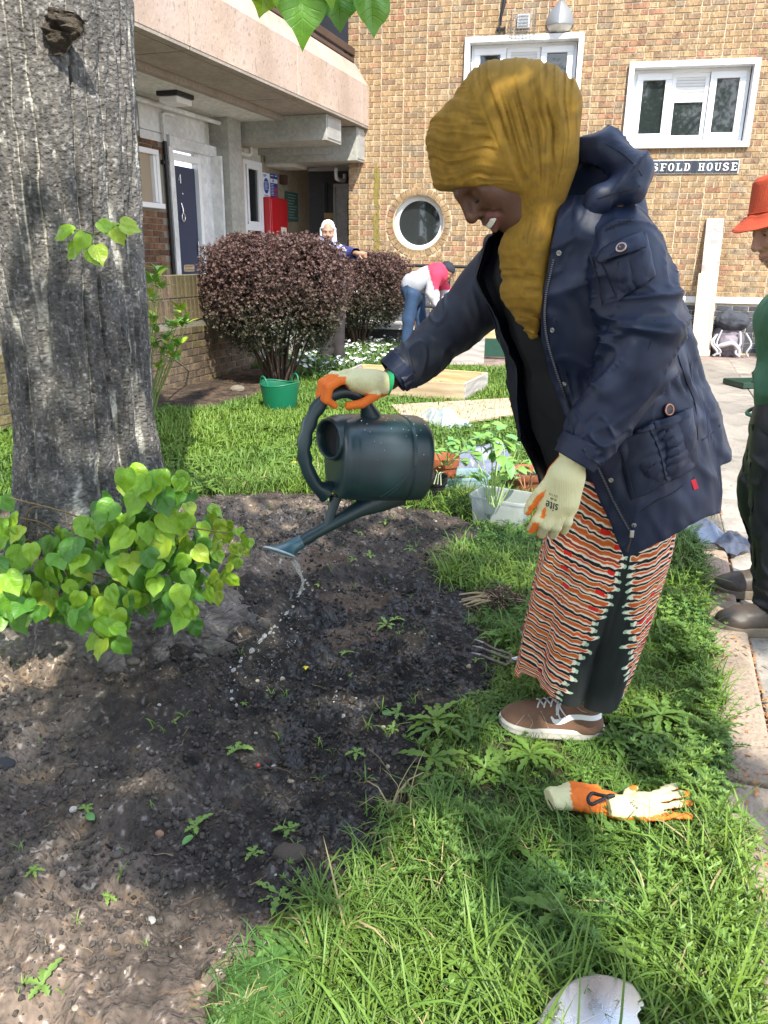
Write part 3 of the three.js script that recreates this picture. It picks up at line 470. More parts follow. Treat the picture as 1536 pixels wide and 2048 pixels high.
// notices, cabinet, ceiling lamp
const onA = (x, y, z) => inFrame(frameA, x, y, z).toArray();
{
  const z = -1.5;
  const s1 = thing('safety_sign', 'white and blue notice left of the pair above the red cabinet', 'sign', onA(5.40, 2.34, z + 0.01), turnA, undefined);
  mesh('board', box(0.24, 0.36, 0.012, 0, 0, 0, 0.003), M.white, s1);
  mesh('print', printBox(0.23, 0.35, 0.002, 0, 0, 0.0085), std({ map: drawn(128, 192, (c, W, H) => { c.fillStyle = '#e9edf2'; c.fillRect(0, 0, W, H); c.fillStyle = '#1f3c95'; c.beginPath(); c.ellipse(64, 100, 50, 62, 0, 0, 7); c.fill(); c.fillStyle = '#dfe6f4'; for (let i = 0; i < 7; i++) c.fillRect(30, 66 + i * 10, 68 - (i % 3) * 8, 4); c.fillStyle = '#33509f'; c.fillRect(14, 12, 60, 8); c.fillRect(14, 24, 44, 5); c.fillRect(16, 174, 80, 5); }), roughness: 0.4 }), s1);
  const s2 = thing('fire_notice', 'dark blue notice with red panel right of the pair above the cabinet', 'sign', onA(5.67, 2.35, z + 0.01), turnA);
  mesh('board', box(0.26, 0.37, 0.012, 0, 0, 0, 0.003), M.white, s2);
  mesh('print', printBox(0.25, 0.36, 0.002, 0, 0, 0.0085), std({ map: drawn(128, 192, (c, W, H) => { c.fillStyle = '#27409a'; c.fillRect(0, 0, W, H); c.fillStyle = '#eef1f6'; c.fillRect(0, 40, W, 34); c.fillStyle = '#26345e'; c.fillRect(40, 46, 18, 20); c.fillStyle = '#b04a4a'; c.fillRect(66, 104, 52, 34); c.fillRect(66, 146, 52, 34); c.fillStyle = '#dfe6f4'; for (let i = 0; i < 8; i++) c.fillRect(10, 84 + i * 12, 46, 4); c.fillRect(84, 10, 34, 10); c.fillRect(10, 14, 50, 6); }), roughness: 0.4 }), s2);
  const cab = thing('red_cabinet', 'glossy red metal cabinet on the wall under the blue notices', 'cabinet', onA(5.62, 0.9, z), turnA);
  mesh('body', box(0.62, 1.27, 0.12, 0, 0.635, 0.06, 0.012), phys({ color: lin(0.5, 0.012, 0.016), roughness: 0.3, clearcoat: 0.5 }), cab);
  mesh('door', box(0.57, 1.2, 0.02, 0, 0.635, 0.126, 0.008), phys({ color: lin(0.52, 0.012, 0.016), roughness: 0.28, clearcoat: 0.5 }), cab);
  mesh('label', printBox(0.2, 0.30, 0.003, 0.12, 0.68, 0.138), std({ map: drawn(64, 96, (c) => { c.fillStyle = '#ece6cf'; c.fillRect(0, 0, 64, 96); c.fillStyle = '#5d6a4a'; c.beginPath(); c.arc(32, 38, 20, 0, 7); c.fill(); c.fillStyle = '#d9d2b8'; c.beginPath(); c.arc(32, 38, 9, 0, 7); c.fill(); c.fillStyle = '#c33'; c.fillRect(8, 74, 48, 10); }) }), cab);
  const nb = thing('notice_board', 'dark green notice board with lines of pale lettering on the cream wall', 'notice board', onA(6.33, 2.08, z + 0.01), turnA);
  mesh('board', box(0.46, 0.46, 0.02, 0, 0, 0, 0.004), std({ color: lin(0.05, 0.11, 0.09), roughness: 0.5 }), nb);
  mesh('print', printBox(0.44, 0.44, 0.002, 0, 0, 0.0115), std({ map: drawn(128, 128, (c) => { c.fillStyle = '#3f5f58'; c.fillRect(0, 0, 128, 128); c.fillStyle = '#8fa8a0'; for (let i = 0; i < 9; i++) c.fillRect(14 + (i % 3) * 4, 10 + i * 13, 96 - (i % 4) * 12, 3); }) }), nb);
  const cl = thing('ceiling_lamp', 'white box lamp with a black rim under the balcony ceiling', 'lamp', onA(2.28, 3.06, -1.02), turnA);
  mesh('base', box(0.36, 0.05, 0.28, 0, -0.015, 0, 0.006), M.blackMetal, cl); mesh('diffuser', box(0.33, 0.07, 0.25, 0, -0.075, 0, 0.02), phys({ color: lin(0.75, 0.74, 0.72), roughness: 0.3 }), cl);
  const eb = thing('alarm_box', 'small dark brown box on the cream wall by the passage', 'alarm box', onA(5.98, 2.47, z), turnA);
  mesh('case', box(0.13, 0.14, 0.08, 0, 0, 0.04, 0.008), std({ color: lin(0.08, 0.045, 0.035) }), eb); mesh('lid', box(0.11, 0.12, 0.01, 0, 0, 0.083, 0.004), std({ color: lin(0.11, 0.06, 0.045) }), eb);
}
// low garden wall: two soldier courses over stretchers
{
  const w = thing('garden_wall', 'low brown brick garden wall with upright bricks along its top', 'wall', frameA.o.toArray(), turnA);
  const list = stretchers(-5, 2.1, 0.0, 0.66), x0 = -5.1;
  for (let x = x0; x < 2.15; x += 0.075) { list.push({ x, y: 0.768, w: 0.0645, h: 0.214 }, { x: x + 0.02 * 0, y: 0.993, w: 0.0645, h: 0.214 }); }
  layBricks(w, frameA, list, 0.10, oldBrick, 41, 280, (px) => px < 300);
  mesh('core', merge([box(7.2, 1.098, 0.19, -1.5, 0.549, -0.054), ]), M.mortarGrey, w);
  mesh('back_bricks', box(7.2, 1.09, 0.05, -1.5, 0.545, -0.176), std({ color: lin(0.2, 0.14, 0.09), map: grainMap }), w);
}

// ================================================================ GROUND
const poly = (list, h = 0) => list.map(([x, y]) => { const p = onGround(x, y, h); return [p.x, p.z]; });
function inside(P, x, z) {                             // signed distance to a polygon on the ground, positive inside
  let d = 1e9, c = false;
  for (let i = 0, j = P.length - 1; i < P.length; j = i++) {
    const [ax, az] = P[i], [bx, bz] = P[j], ex = bx - ax, ez = bz - az, t = clamp(((x - ax) * ex + (z - az) * ez) / (ex * ex + ez * ez));
    d = Math.min(d, Math.hypot(x - ax - ex * t, z - az - ez * t));
    if ((az > z) !== (bz > z) && x < (bx - ax) * (z - az) / (bz - az) + ax) c = !c;
  }
  return c ? d : -d;
}
const bedP = [[-2.6, -0.2], ...poly([[-400, 1180], [-120, 1010], [200, 1000], [330, 1000], [420, 990], [560, 985], [640, 992], [760, 1012], [880, 1022], [985, 1068], [900, 1105], [872, 1140], [990, 1200], [950, 1260], [1000, 1340], [985, 1395], [920, 1420], [870, 1530], [800, 1640], [765, 1740], [640, 1790], [560, 1850], [480, 1930], [430, 2048]]), [-0.22, -0.4]];
const bed2P = poly([[150, 840], [290, 790], [490, 738], [620, 745], [600, 772], [540, 790], [430, 822], [300, 825]]);
const edgeNoise = (x, z) => 0.06 * fbm(x * 4, z * 4, 3, 3) + 0.03 * noise3(x * 16, z * 16, 2);
const bare = (x, z) => Math.max(inside(bedP, x, z), inside(bed2P, x, z)) + edgeNoise(x, z);
// the kerb line between lawn and path: through (1.00, -1.85), parallel to the block's front
const kerbDir = V(Math.sin(0.325), 0, -Math.cos(0.325)), kerbAt = (s, off = 0) => V(0.93 + kerbDir.x * s - kerbDir.z * off, 0, -1.85 + kerbDir.z * s + kerbDir.x * off);
const pastKerb = (x, z) => (x - 0.93) * -kerbDir.z + (z + 1.85) * kerbDir.x;    // metres to the right of the kerb's lawn side
const wallSide = (x, z) => (x - frameA.o.x) * frameA.z.x + (z - frameA.o.z) * frameA.z.z;  // metres in front of the garden wall
const lawnHeight = (x, z) => 0.012 * fbm(x * 1.7, z * 1.7, 8, 3) + 0.006;
const soilHeight = (x, z, d) => {
  const lump = fbm(x * 5, z * 5, 1, 3), clod = ridge(noise3(x * 14, z * 14, 4)), cr = fbm(x * 34, z * 34, 6, 3), fine = fbm(x * 110, z * 110, 9, 2);
  const wild = smooth(-0.02, 0.25, d);
  return 0.014 + wild * (0.045 * lump + 0.022 * (clod * clod - 0.4) + 0.040 * Math.max(0, noise3(x * 9, z * 9, 12) - 0.15)) + 0.014 * cr + 0.006 * fine - smooth(0.06, -0.08, d) * 0.05;
};
tag(mesh('ground', sheet(2, 2, (u, v) => [V(-90 + 180 * u, -0.075, -90 + 120 * v), -90 + 180 * u, -90 + 120 * v]), std({ color: lin(0.40, 0.33, 0.27), roughness: 0.95, map: grainMap, bumpMap: grainBump, bumpScale: 0.003 }), scene), null, null, null, 'structure');
{
  // forecourt by the brick wall: old pinkish tarmac
  const g = sheet(40, 30, (u, v) => { const x = lerp(-4.5, 9, u), z = lerp(-13.6, -8.9, v); return [V(x, -0.035 + 0.004 * noise3(x * 2, z * 2, 1), z), x, z]; });
  tag(mesh('forecourt', g, std({ color: lin(0.38, 0.31, 0.27), roughness: 0.95, bumpMap: grainBump, bumpScale: 0.005, map: texture(512, 512, (u, v) => { const n = fbm(u * 5, v * 5, 31, 5, 5, 5), s = noise3(u * 90, v * 90, 2, 90, 90), m = fbm(u * 9, v * 9, 3, 4, 9, 9); let q = 0.85 + 0.16 * n - (s > 0.6 ? 0.12 : 0); return m > 0.22 ? [q * 0.86, q * 0.84, q * 0.82] : [q, q * 0.95, q * 0.93]; }) }), scene), null, null, null, 'structure');
  // lawn sheet
  const lawn = sheet(150, 240, (u, v) => {
    const z = lerp(1.2, -9.6, v), xr = kerbAt((z + 1.85) / kerbDir.z).x + 0.005, t = (z - frameA.o.z) / frameA.x.z, xl = Math.min(frameA.o.x + frameA.x.x * t - 0.1, xr - 2) - (z > -5 ? 4 : 0), x = lerp(xl, xr, u);
    return [V(x, lawnHeight(x, z) - 0.09 * smooth(0.02, 0.14, bare(x, z)), z), x, z];
  });
  const lawnTex = texture(1024, 1024, (u, v) => { const n = fbm(u * 8, v * 8, 3, 5, 8, 8), f = noise3(u * 150, v * 150, 5, 150, 150), s = noise3(u * 60, v * 90, 8, 60, 90); const t = clamp(0.5 + n + 0.3 * f); return [lerp(0.23, 0.30, t) - 0.05 * s, lerp(0.21, 0.33, t) - 0.04 * s, lerp(0.14, 0.13, t) - 0.02 * s]; });
  tag(mesh('lawn', lawn, std({ map: tiled(lawnTex, 0.5), roughness: 1, bumpMap: grainBump, bumpScale: 0.01 }), scene), null, null, null, 'structure');
  // soil bed: a fine relief with clods, wet where the can has been poured
  const x0 = -2.9, x1 = 1.0, z0 = -4.9, z1 = -0.35, nx = 400, nz = 460, wet = (x, z) => smooth(1.35, 0.35, Math.hypot((x - 0.05) / 0.75, (z + 2.1) / 1.0) + 0.55 * fbm(x * 2.2, z * 2.2, 15, 4)) , pd = poly([[720, 1205], [715, 1278], [890, 1120], [640, 1130]]);
  const soil = sheet(nx, nz, (u, v) => { const x = lerp(x0, x1, u), z = lerp(z1, z0, v), d = bare(x, z); let y = soilHeight(x, z, d); if (d < -0.1) y = -0.05; for (const [a, b] of pd) { const k = smooth(0.16, 0.05, Math.hypot(x - a, (z - b)) + 0.05 * noise3(x * 12, z * 12, 3)); y = lerp(y, 0.006 + 0.003 * noise3(x * 30, z * 30, 5), k); } return [V(x, y, z), u, v]; });
  const T = 1024, col = new Uint8Array(T * T * 4), rough = new Uint8Array(T * T * 4);
  for (let j = 0; j < T; j++) for (let i = 0; i < T; i++) {
    const x = lerp(x0, x1, (i + 0.5) / T), z = lerp(z1, z0, (j + 0.5) / T), w = wet(x, z), o = (j * T + i) * 4;
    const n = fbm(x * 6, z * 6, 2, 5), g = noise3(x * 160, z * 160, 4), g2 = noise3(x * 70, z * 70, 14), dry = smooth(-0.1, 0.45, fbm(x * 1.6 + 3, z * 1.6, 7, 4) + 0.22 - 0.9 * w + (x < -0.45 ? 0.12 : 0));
    const pale = smooth(0.1, 0.5, fbm(x * 1.9, z * 1.9, 57, 4) + smooth(-1.55, -1.15, z) * 0.7 - 0.1) * 0.6 * (1 - w);  // dry earth tone, lightened nearest the camera so sun patches read brighter
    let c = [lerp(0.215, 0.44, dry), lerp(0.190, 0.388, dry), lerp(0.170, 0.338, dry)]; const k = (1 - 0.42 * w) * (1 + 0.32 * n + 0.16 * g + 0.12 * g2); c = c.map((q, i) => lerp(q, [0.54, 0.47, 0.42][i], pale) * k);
    if (g2 > 0.62 && g > 0.1) c = c.map((q) => q + 0.18); if (noise3(x * 45, z * 45, 33) > 0.7) c = [c[0] + 0.05, c[1] + 0.03, c[2] + 0.005];
    for (const [a, b] of pd) { const m = smooth(0.15, 0.09, Math.hypot(x - a, z - b) + 0.06 * noise3(x * 12, z * 12, 3)); c = [lerp(c[0], 0.40, m * 0.8), lerp(c[1], 0.33, m * 0.8), lerp(c[2], 0.27, m * 0.8)]; }
    for (let q = 0; q < 3; q++) { col[o + q] = 255 * clamp(c[q]); rough[o + q] = 255 * clamp(lerp(0.97, 0.33, w * smooth(-0.1, 0.35, g2 * 0.5 + fbm(x * 12, z * 12, 3, 3) + 0.1)) ); } col[o + 3] = rough[o + 3] = 255;
  }
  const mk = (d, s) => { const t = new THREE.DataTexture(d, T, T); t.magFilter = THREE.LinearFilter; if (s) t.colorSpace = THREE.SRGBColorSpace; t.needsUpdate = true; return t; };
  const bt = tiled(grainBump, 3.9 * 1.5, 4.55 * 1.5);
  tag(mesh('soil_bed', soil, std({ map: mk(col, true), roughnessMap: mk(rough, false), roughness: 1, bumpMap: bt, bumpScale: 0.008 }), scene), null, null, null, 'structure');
  const bed2 = sheet(160, 60, (u, v) => { const x = lerp(-3.2, -0.6, u), z = lerp(-6.3, -9.6, v), d = inside(bed2P, x, z) + edgeNoise(x, z); return [V(x, d < -0.12 ? -0.03 : 0.02 + 0.02 * fbm(x * 9, z * 9, 4, 4) - smooth(0.05, -0.1, d) * 0.05, z), x, z]; });
  tag(mesh('flower_bed', bed2, std({ color: lin(0.11, 0.075, 0.05), roughness: 0.97, map: texture(512, 512, (u, v) => { const n = fbm(u * 12, v * 12, 3, 5, 12, 12), g = noise3(u * 90, v * 90, 2, 90, 90); const q = 0.75 + 0.5 * n + 0.2 * g; return [q, q * 0.96, q * 0.9]; }), bumpMap: grainBump, bumpScale: 0.012 }), scene), null, null, null, 'structure');
}
// paving: slabs as parts, kerb stones as parts
{
  const path = new THREE.Group(); path.name = 'path'; scene.add(path); path.userData.kind = 'structure';
  const turn = Math.atan2(-kerbDir.x, -kerbDir.z), r = rng(5);
  mesh('path_base', sheet(2, 2, (u, v) => { const p = kerbAt(lerp(-3, 8.2, v), lerp(0.1, 5.5, u)); p.y = -0.052; return [p, p.x, p.z]; }), std({ color: lin(0.20, 0.15, 0.10), roughness: 1, map: grainMap, bumpMap: grainBump, bumpScale: 0.006 }), path);
  const slabT = texture(512, 512, (u, v) => { const n = fbm(u * 4, v * 4, 41, 5, 4, 4), s = noise3(u * 120, v * 120, 3, 120, 120), m = fbm(u * 7, v * 7, 13, 4, 7, 7); const q = 0.86 + 0.14 * n - (s > 0.66 ? 0.1 : 0) - (m > 0.2 ? 0.06 : 0); return [q, q * 0.975, q * 0.94]; });
  const mats = [0.44, 0.40, 0.36].map((k) => std({ color: lin(k, k * 0.93, k * 0.84), roughness: 0.92, map: slabT, bumpMap: grainBump, bumpScale: 0.003 }));
  const bodies2 = [0, 1, 2].map((i) => bend(box(0.592, 0.05, 0.592, 0, 0, 0, 0.008), (v) => { v.y += 0.002 * noise3(v.x * 6, v.z * 6, i); }));
  for (let row = -4; row < 17; row++) for (let c = 0; c < 7; c++) {
    const p = kerbAt(row * 0.6 + (c % 2 ? 0.3 : 0), 0.17 + 0.3 + c * 0.6), m = mesh('paving_slab', bodies2[Math.floor(r() * 3)], mats[Math.floor(r() * 3)], path);
    m.position.set(p.x, -0.056 + (r() - 0.5) * 0.006, p.z); m.rotation.set((r() - 0.5) * 0.012, turn + (r() < 0.5 ? Math.PI : 0), (r() - 0.5) * 0.012);
  }
  const kerb = new THREE.Group(); kerb.name = 'kerb'; scene.add(kerb); kerb.userData.kind = 'structure';
  const kg = [0, 1, 2].map((i) => bend(new RoundedBoxGeometry(0.155, 0.14, 0.60, 6, 0.02), (v) => { const n = 0.006 * fbm(v.x * 14, v.y * 14, v.z * 14 + i * 9, 3); v.x += n; v.y += n * 1.2; v.z += 0.004 * noise3(v.x * 9, v.y * 9, i); }));
  kg.forEach((g) => worldUV(g));
  for (let i = -4; i < 13; i++) { const p = kerbAt(i * 0.615 + 0.2, 0.085), m = mesh('kerb_stone', kg[(i + 4) % 3], std({ color: lin(0.46 + 0.06 * r(), 0.39, 0.31), roughness: 0.95, map: slabT, bumpMap: grainBump, bumpScale: 0.006 }), kerb); m.position.set(p.x + (r() - 0.5) * 0.012, -0.072 + (r() - 0.5) * 0.012, p.z); m.rotation.y = turn + (r() - 0.5) * 0.03; m.rotation.z = (r() - 0.5) * 0.04; }
}

{ // brown bud scales and litter gathered in the joints of the paving
  const r = rng(818), m = [], c = [], g = new THREE.PlaneGeometry(0.012, 0.005, 1, 1); g.rotateX(-Math.PI / 2);
  for (let i = 0; i < 4200; i++) {
    const t = r(), s = -1.5 + 7 * r(), off = t < 0.42 ? 0.168 + (r() - 0.5) * 0.02 + 0.05 * (r() - 0.5) * r() : t < 0.7 ? 0.768 + (r() - 0.5) * 0.03 + 0.10 * (r() - 0.5) * r() : t < 0.85 ? 0.2 + 2 * r() : 0.02 + 0.12 * r(), p = kerbAt(t > 0.7 && t < 0.85 ? Math.round(s / 0.6) * 0.6 - 0.01 + 0.02 * r() : s, off);
    if (fbm(p.x * 3, p.z * 3, 6, 3) < -0.05 && r() < 0.8) continue;
    m.push(place(V(p.x, -0.027 + 0.006 * r() + (off < 0.15 ? 0.028 : 0), p.z), eul((r() - 0.5) * 0.8, r() * 6.28, (r() - 0.5) * 0.8), 0.6 + 1.1 * r())); const k = 0.7 + 0.6 * r(); c.push(r() < 0.7 ? lin(0.34 * k, 0.15 * k, 0.055 * k) : lin(0.22 * k, 0.16 * k, 0.10 * k));
  }
  const t = thing('path_litter', 'orange-brown litter lying in the joints of the paving and kerb', 'litter'); t.userData.kind = 'stuff'; instanced('scale', g, std({ color: 0xffffff, roughness: 0.9, side: THREE.DoubleSide }), m, c, t);
}

// ================================================================ TREES, SHRUBS, GRASS
// ---- heart-shaped lime leaf: base at the origin, tip along -y, upper face towards +z
function limeLeaf(seed, size = 1) {
  const r = rng(seed), k = 0.9 + 0.2 * r(), cup = 0.10 + 0.22 * r(), droop = 0.15 + 0.35 * r(), tw = (r() - 0.5) * 0.3, ph = r() * 9;
  const nA = 30, nR = 5, pos = [], uv = [], idx = [];
  const outline = (a) => { // polar round a centre a little below the stalk; a = 0 towards the tip
    const c = Math.cos(a), ab = Math.abs(a);
    let q = 0.46 + 0.07 * c + 0.20 * Math.pow(Math.max(0, 1 - ab / 0.42), 1.8);
    if (ab > 2.3) q *= 1 - 0.34 * Math.pow((ab - 2.3) / (Math.PI - 2.3), 1.4);
    return q * (1 + 0.016 * Math.sin(a * 26 + ph)) * (1 + 0.06 * Math.sin(a * 1 + tw * 4));
  };
  const cy = -0.33;
  pos.push(0, cy, 0); uv.push(0.5, 0.5 + cy + 0.33);
  for (let j = 1; j <= nR; j++) for (let i = 0; i < nA; i++) {
    const a = (i / nA * 2 - 1) * Math.PI, q = outline(a) * j / nR, x = Math.sin(a) * q * k, y = cy - Math.cos(a) * q;
    pos.push(x, y, 0); uv.push(0.5 + x, 0.5 + y - cy);
  }
  for (let i = 0; i < nA; i++) idx.push(0, 1 + i, 1 + (i + 1) % nA);
  for (let j = 0; j < nR - 1; j++) for (let i = 0; i < nA; i++) { const a = 1 + j * nA + i, b = 1 + j * nA + (i + 1) % nA, c = a + nA, d = b + nA; idx.push(a, c, d, a, d, b); }
  const g = new THREE.BufferGeometry(); g.setAttribute('position', new THREE.Float32BufferAttribute(pos, 3)); g.setAttribute('uv', new THREE.Float32BufferAttribute(uv, 2)); g.setIndex(idx);
  return bend(g, (v) => { const x = v.x, y = v.y; v.z = cup * Math.abs(x) * 1.2 - cup * 0.9 * x * x * 2 - droop * y * y + 0.035 * Math.sin(y * 9 + Math.abs(x) * 7 + ph) + tw * x * y + 0.02 * Math.sin(x * 19 + ph); v.multiplyScalar(size); });
}
const leafMap = drawn(256, 256, (c, W) => {
  c.fillStyle = '#ececec'; c.fillRect(0, 0, W, W); const r = rng(4);
  for (let i = 0; i < 900; i++) { c.fillStyle = r() < 0.5 ? 'rgba(200,205,190,0.25)' : 'rgba(255,255,240,0.25)'; c.fillRect(r() * W, r() * W, 3 + r() * 6, 3 + r() * 6); }
  c.strokeStyle = '#f6f8ee'; c.lineCap = 'round'; const X = (x) => (0.5 + x) * W, Y = (y) => (0.5 - y) * W;
  const line = (w, ...p) => { c.lineWidth = w; c.beginPath(); c.moveTo(X(p[0]), Y(p[1])); c.quadraticCurveTo(X(p[2]), Y(p[3]), X(p[4]), Y(p[5])); c.stroke(); };
  line(4, 0, 0.33, 0, 0, 0, -0.5);
  for (const s of [-1, 1]) for (let i = 0; i < 6; i++) { const y = 0.30 - i * 0.12; line(2.6 - i * 0.2, 0, y, s * 0.18, y - 0.02 - 0.02 * i, s * (0.46 - 0.04 * i), y - 0.02 - 0.14 + (i === 0 ? 0.14 : 0)); for (let k = 1; k < 4; k++) line(1, s * 0.11 * k, y - 0.02 * k, s * (0.11 * k + 0.05), y - 0.02 * k - 0.06, s * (0.11 * k + 0.07), y - 0.02 * k - 0.12); }
});
const leafBump = drawn(256, 256, (c, W) => {
  c.fillStyle = '#999'; c.fillRect(0, 0, W, W); c.lineCap = 'round'; const X = (x) => (0.5 + x) * W, Y = (y) => (0.5 - y) * W;
  for (const [wd, col] of [[9, '#777'], [4, '#333']]) { c.strokeStyle = col; const line = (w, ...p) => { c.lineWidth = w; c.beginPath(); c.moveTo(X(p[0]), Y(p[1])); c.quadraticCurveTo(X(p[2]), Y(p[3]), X(p[4]), Y(p[5])); c.stroke(); };
    line(wd, 0, 0.33, 0, 0, 0, -0.5); for (const s of [-1, 1]) for (let i = 0; i < 6; i++) { const y = 0.30 - i * 0.12; line(wd * 0.7, 0, y, s * 0.18, y - 0.02 - 0.02 * i, s * (0.46 - 0.04 * i), y - 0.16 + (i === 0 ? 0.14 : 0)); } }
}, false);
const leafMat = (r, g, b, rough = 0.38) => phys({ color: lin(r, g, b), map: leafMap, bumpMap: leafBump, bumpScale: 0.0014, roughness: rough, side: THREE.DoubleSide, transmission: 0.22, thickness: 0, specularIntensity: 0.8 });
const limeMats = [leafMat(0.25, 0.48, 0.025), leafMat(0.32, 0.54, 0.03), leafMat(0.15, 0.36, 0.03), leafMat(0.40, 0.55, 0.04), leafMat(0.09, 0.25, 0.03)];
const limeGeos = [1, 2, 3, 4, 5, 6].map((s) => limeLeaf(s * 13));
const barkBrown = std({ color: lin(0.14, 0.09, 0.06), roughness: 0.9, map: grainMap, bumpMap: grainBump, bumpScale: 0.004 });
const greenStem = std({ color: lin(0.16, 0.22, 0.05), roughness: 0.7 }), redStem = std({ color: lin(0.22, 0.14, 0.06), roughness: 0.7 });

// ---------------------------------------------------------------- the lime tree on the left
const lime = thing('lime_tree', 'thick grey lime tree trunk with bright leafy shoots round its base', 'tree', [-1.052, 0, -2.62]);
{
  const fiss = (a, y) => {                             // pale fissures that wander up the bark: broad and fine
    const w = 0.13 * fbm(a * 1.8, y * 1.9, 3, 3) + 0.03 * fbm(a * 7, y * 9, 13, 3), w2 = w + 0.05 * fbm(a * 5, y * 4, 23, 3);
    return [ridge(noise3((a + w) * 4.6, y * 0.45, 11)), ridge(noise3((a + w2) * 11.5 + 4, y * 0.9, 5))];
  };
  const seamless = (f, u, y) => { const t = smooth(0.9, 1, u), a = u * Math.PI * 2; return t > 0 ? lerp(f(a, y), f(a - Math.PI * 2, y), t) : f(a, y); };
  const relief = (a, y) => { const [f1, f2] = fiss(a, y); return -0.016 * Math.pow(f1, 12) - 0.010 * Math.pow(f2, 7) + 0.009 * fbm(a * 9, y * 6, 8, 4) + 0.005 * fbm(a * 34, y * 22, 4, 3); };
  const H = 5.2, TH = 2.9, top = (y, a) => 0.085 * smooth(0.8, 0.1, y) + 0.125 * Math.exp(-Math.max(0, y) / 0.13) + 0.20 * Math.exp(-Math.max(0, y) / 0.10) * Math.pow(Math.max(0, Math.cos(a - 0.25)), 5);
  const trunk = sheet(360, 800, (u, v) => {
    const y = -0.06 + H * Math.pow(v, 1.45), a = u * Math.PI * 2;         // a: 0 = right, turning to the front
    const fl = Math.exp(-Math.max(0, y) / 0.17), lobe = 0.5 + 0.5 * Math.cos(a * 5 + 0.5), ex = top(y, a);
    let R = 0.212 + 0.010 * Math.cos(a * 3 + 1) + 0.019 * y + ex + fl * 0.05 * lobe + 0.012 * Math.exp(-Math.pow((y - 0.55) / 0.3, 2)) * Math.cos(a * 4);
    const x = Math.cos(a) * R, z = Math.sin(a) * R, near = clamp(fl * 1.4);
    R += seamless(relief, u, y) * (1 + 0.4 * fl) + near * (0.035 * fbm(x * 9, y * 6, z * 9, 3) + 0.022 * (ridge(noise3(x * 24, y * 12, z * 24)) - 0.5) - 0.016 * Math.pow(ridge(noise3(x * 30, y * 14, z * 30 + 5)), 5) + 0.008 * noise3(x * 70, y * 60, z * 70));
    return [V(Math.cos(a) * R + 0.012 * y, y + near * 0.02 * noise3(x * 16, 3, z * 16), Math.sin(a) * R), u, (y - ex * 1.1 + 0.5) / TH];
  }, true);
  const bark = texture(1024, 2048, (u, v) => {
    const y = v * TH - 0.5, a = u * Math.PI * 2, [f1, f2] = fiss(a, y);
    const n = fbm(u * 24, y * 9, 2, 5, 24, 0), fl = noise3(u * 230, y * 120, 7, 230), fl2 = noise3(u * 120, y * 60, 17, 120), al = noise3(u * 30, y * 14, 27, 30), big = fbm(u * 4, y * 1.4, 9, 3, 4, 0);
    let q = 0.352 + 0.11 * n + 0.05 * big + 0.04 * fl - 0.05 * smooth(0.2, 0.6, -fl2);
    let c = [q * 1.035, q * 0.995, q * 0.945];
    const pale = clamp(1.05 * smooth(0.93, 0.98, f1) * (0.70 + 0.5 * al + 0.2 * fl2) + 0.62 * smooth(0.91, 0.97, f2) * (al > -0.1 ? 1 : 0.15) * (0.6 + 0.6 * fl2)); c = c.map((x, i) => lerp(x, [0.70, 0.685, 0.635][i], pale));
    if (fl > 0.48 && fl2 > -0.1) c = c.map((x) => x + 0.11); if (y < 0.25) { const w = smooth(0.15, -0.2, y + 0.15 * n); c = [lerp(c[0], 0.40 + 0.22 * n + 0.06 * fl, w * 0.6), lerp(c[1], 0.36 + 0.2 * n + 0.06 * fl, w * 0.6), lerp(c[2], 0.32 + 0.18 * n + 0.05 * fl, w * 0.6)]; }
    return c;
  });
  mesh('trunk', trunk, std({ map: bark, roughness: 0.95, bumpMap: tiled(grainBump, 3, 6), bumpScale: 0.006, side: THREE.DoubleSide }), lime);
  // knot scar high on the trunk
  { const knot = sheet(40, 24, (u, v) => { const a = u * Math.PI * 2, q = 0.075 * v * (1 + 0.15 * Math.sin(a * 3 + 1)); return [V(Math.cos(a) * q, Math.sin(a) * q * 0.75, 0.035 * Math.sin(Math.PI * Math.min(1, v * 1.25)) * (1 + 0.5 * noise3(Math.cos(a) * 3, Math.sin(a) * 3, v * 4)) - 0.03 * (1 - v) + 0.008 * noise3(Math.cos(a) * 9 * v, Math.sin(a) * 9 * v, 2)), u, v]; });
    const k = mesh('knot', knot, std({ color: lin(0.11, 0.085, 0.06), roughness: 0.95, map: grainMap, bumpMap: grainBump, bumpScale: 0.01 }), lime), p = at(118, 60, 2.385).sub(lime.position); k.position.copy(p); k.rotation.y = -0.35; }
  // limbs out of the frame and a crown well above it
  const limbs = [[V(0.1, 4.9, 0), V(-0.5, 6.2, -0.6), V(-1.2, 7.8, -1.2)], [V(0.1, 4.9, 0), V(0.5, 6.4, 0.7), V(0.9, 8.0, 1.4)], [V(0.1, 4.9, 0), V(-0.6, 6.0, 0.9), V(-1.4, 7.6, 1.8)]];
  limbs.forEach((l) => mesh('limb', tube(l, [0.16, 0.11, 0.05], 20, 10), barkBrown, lime));
  // leaf shoots round the base: single leaves
  const r = rng(77), clump = [[0, 1000], [35, 1020], [60, 1080], [110, 1072], [190, 1025], [245, 945], [290, 938], [380, 958], [398, 1010], [440, 1030], [502, 1075], [490, 1110], [462, 1150], [432, 1190], [385, 1190], [395, 1245], [360, 1258], [335, 1215], [262, 1215], [240, 1292], [205, 1300], [160, 1225], [90, 1240], [-30, 1250], [-30, 1000]];
  const inP = (P, x, y) => { let c = false; for (let i = 0, j = P.length - 1; i < P.length; j = i++) if ((P[i][1] > y) !== (P[j][1] > y) && x < (P[j][0] - P[i][0]) * (y - P[i][1]) / (P[j][1] - P[i][1]) + P[i][0]) c = !c; return c; };
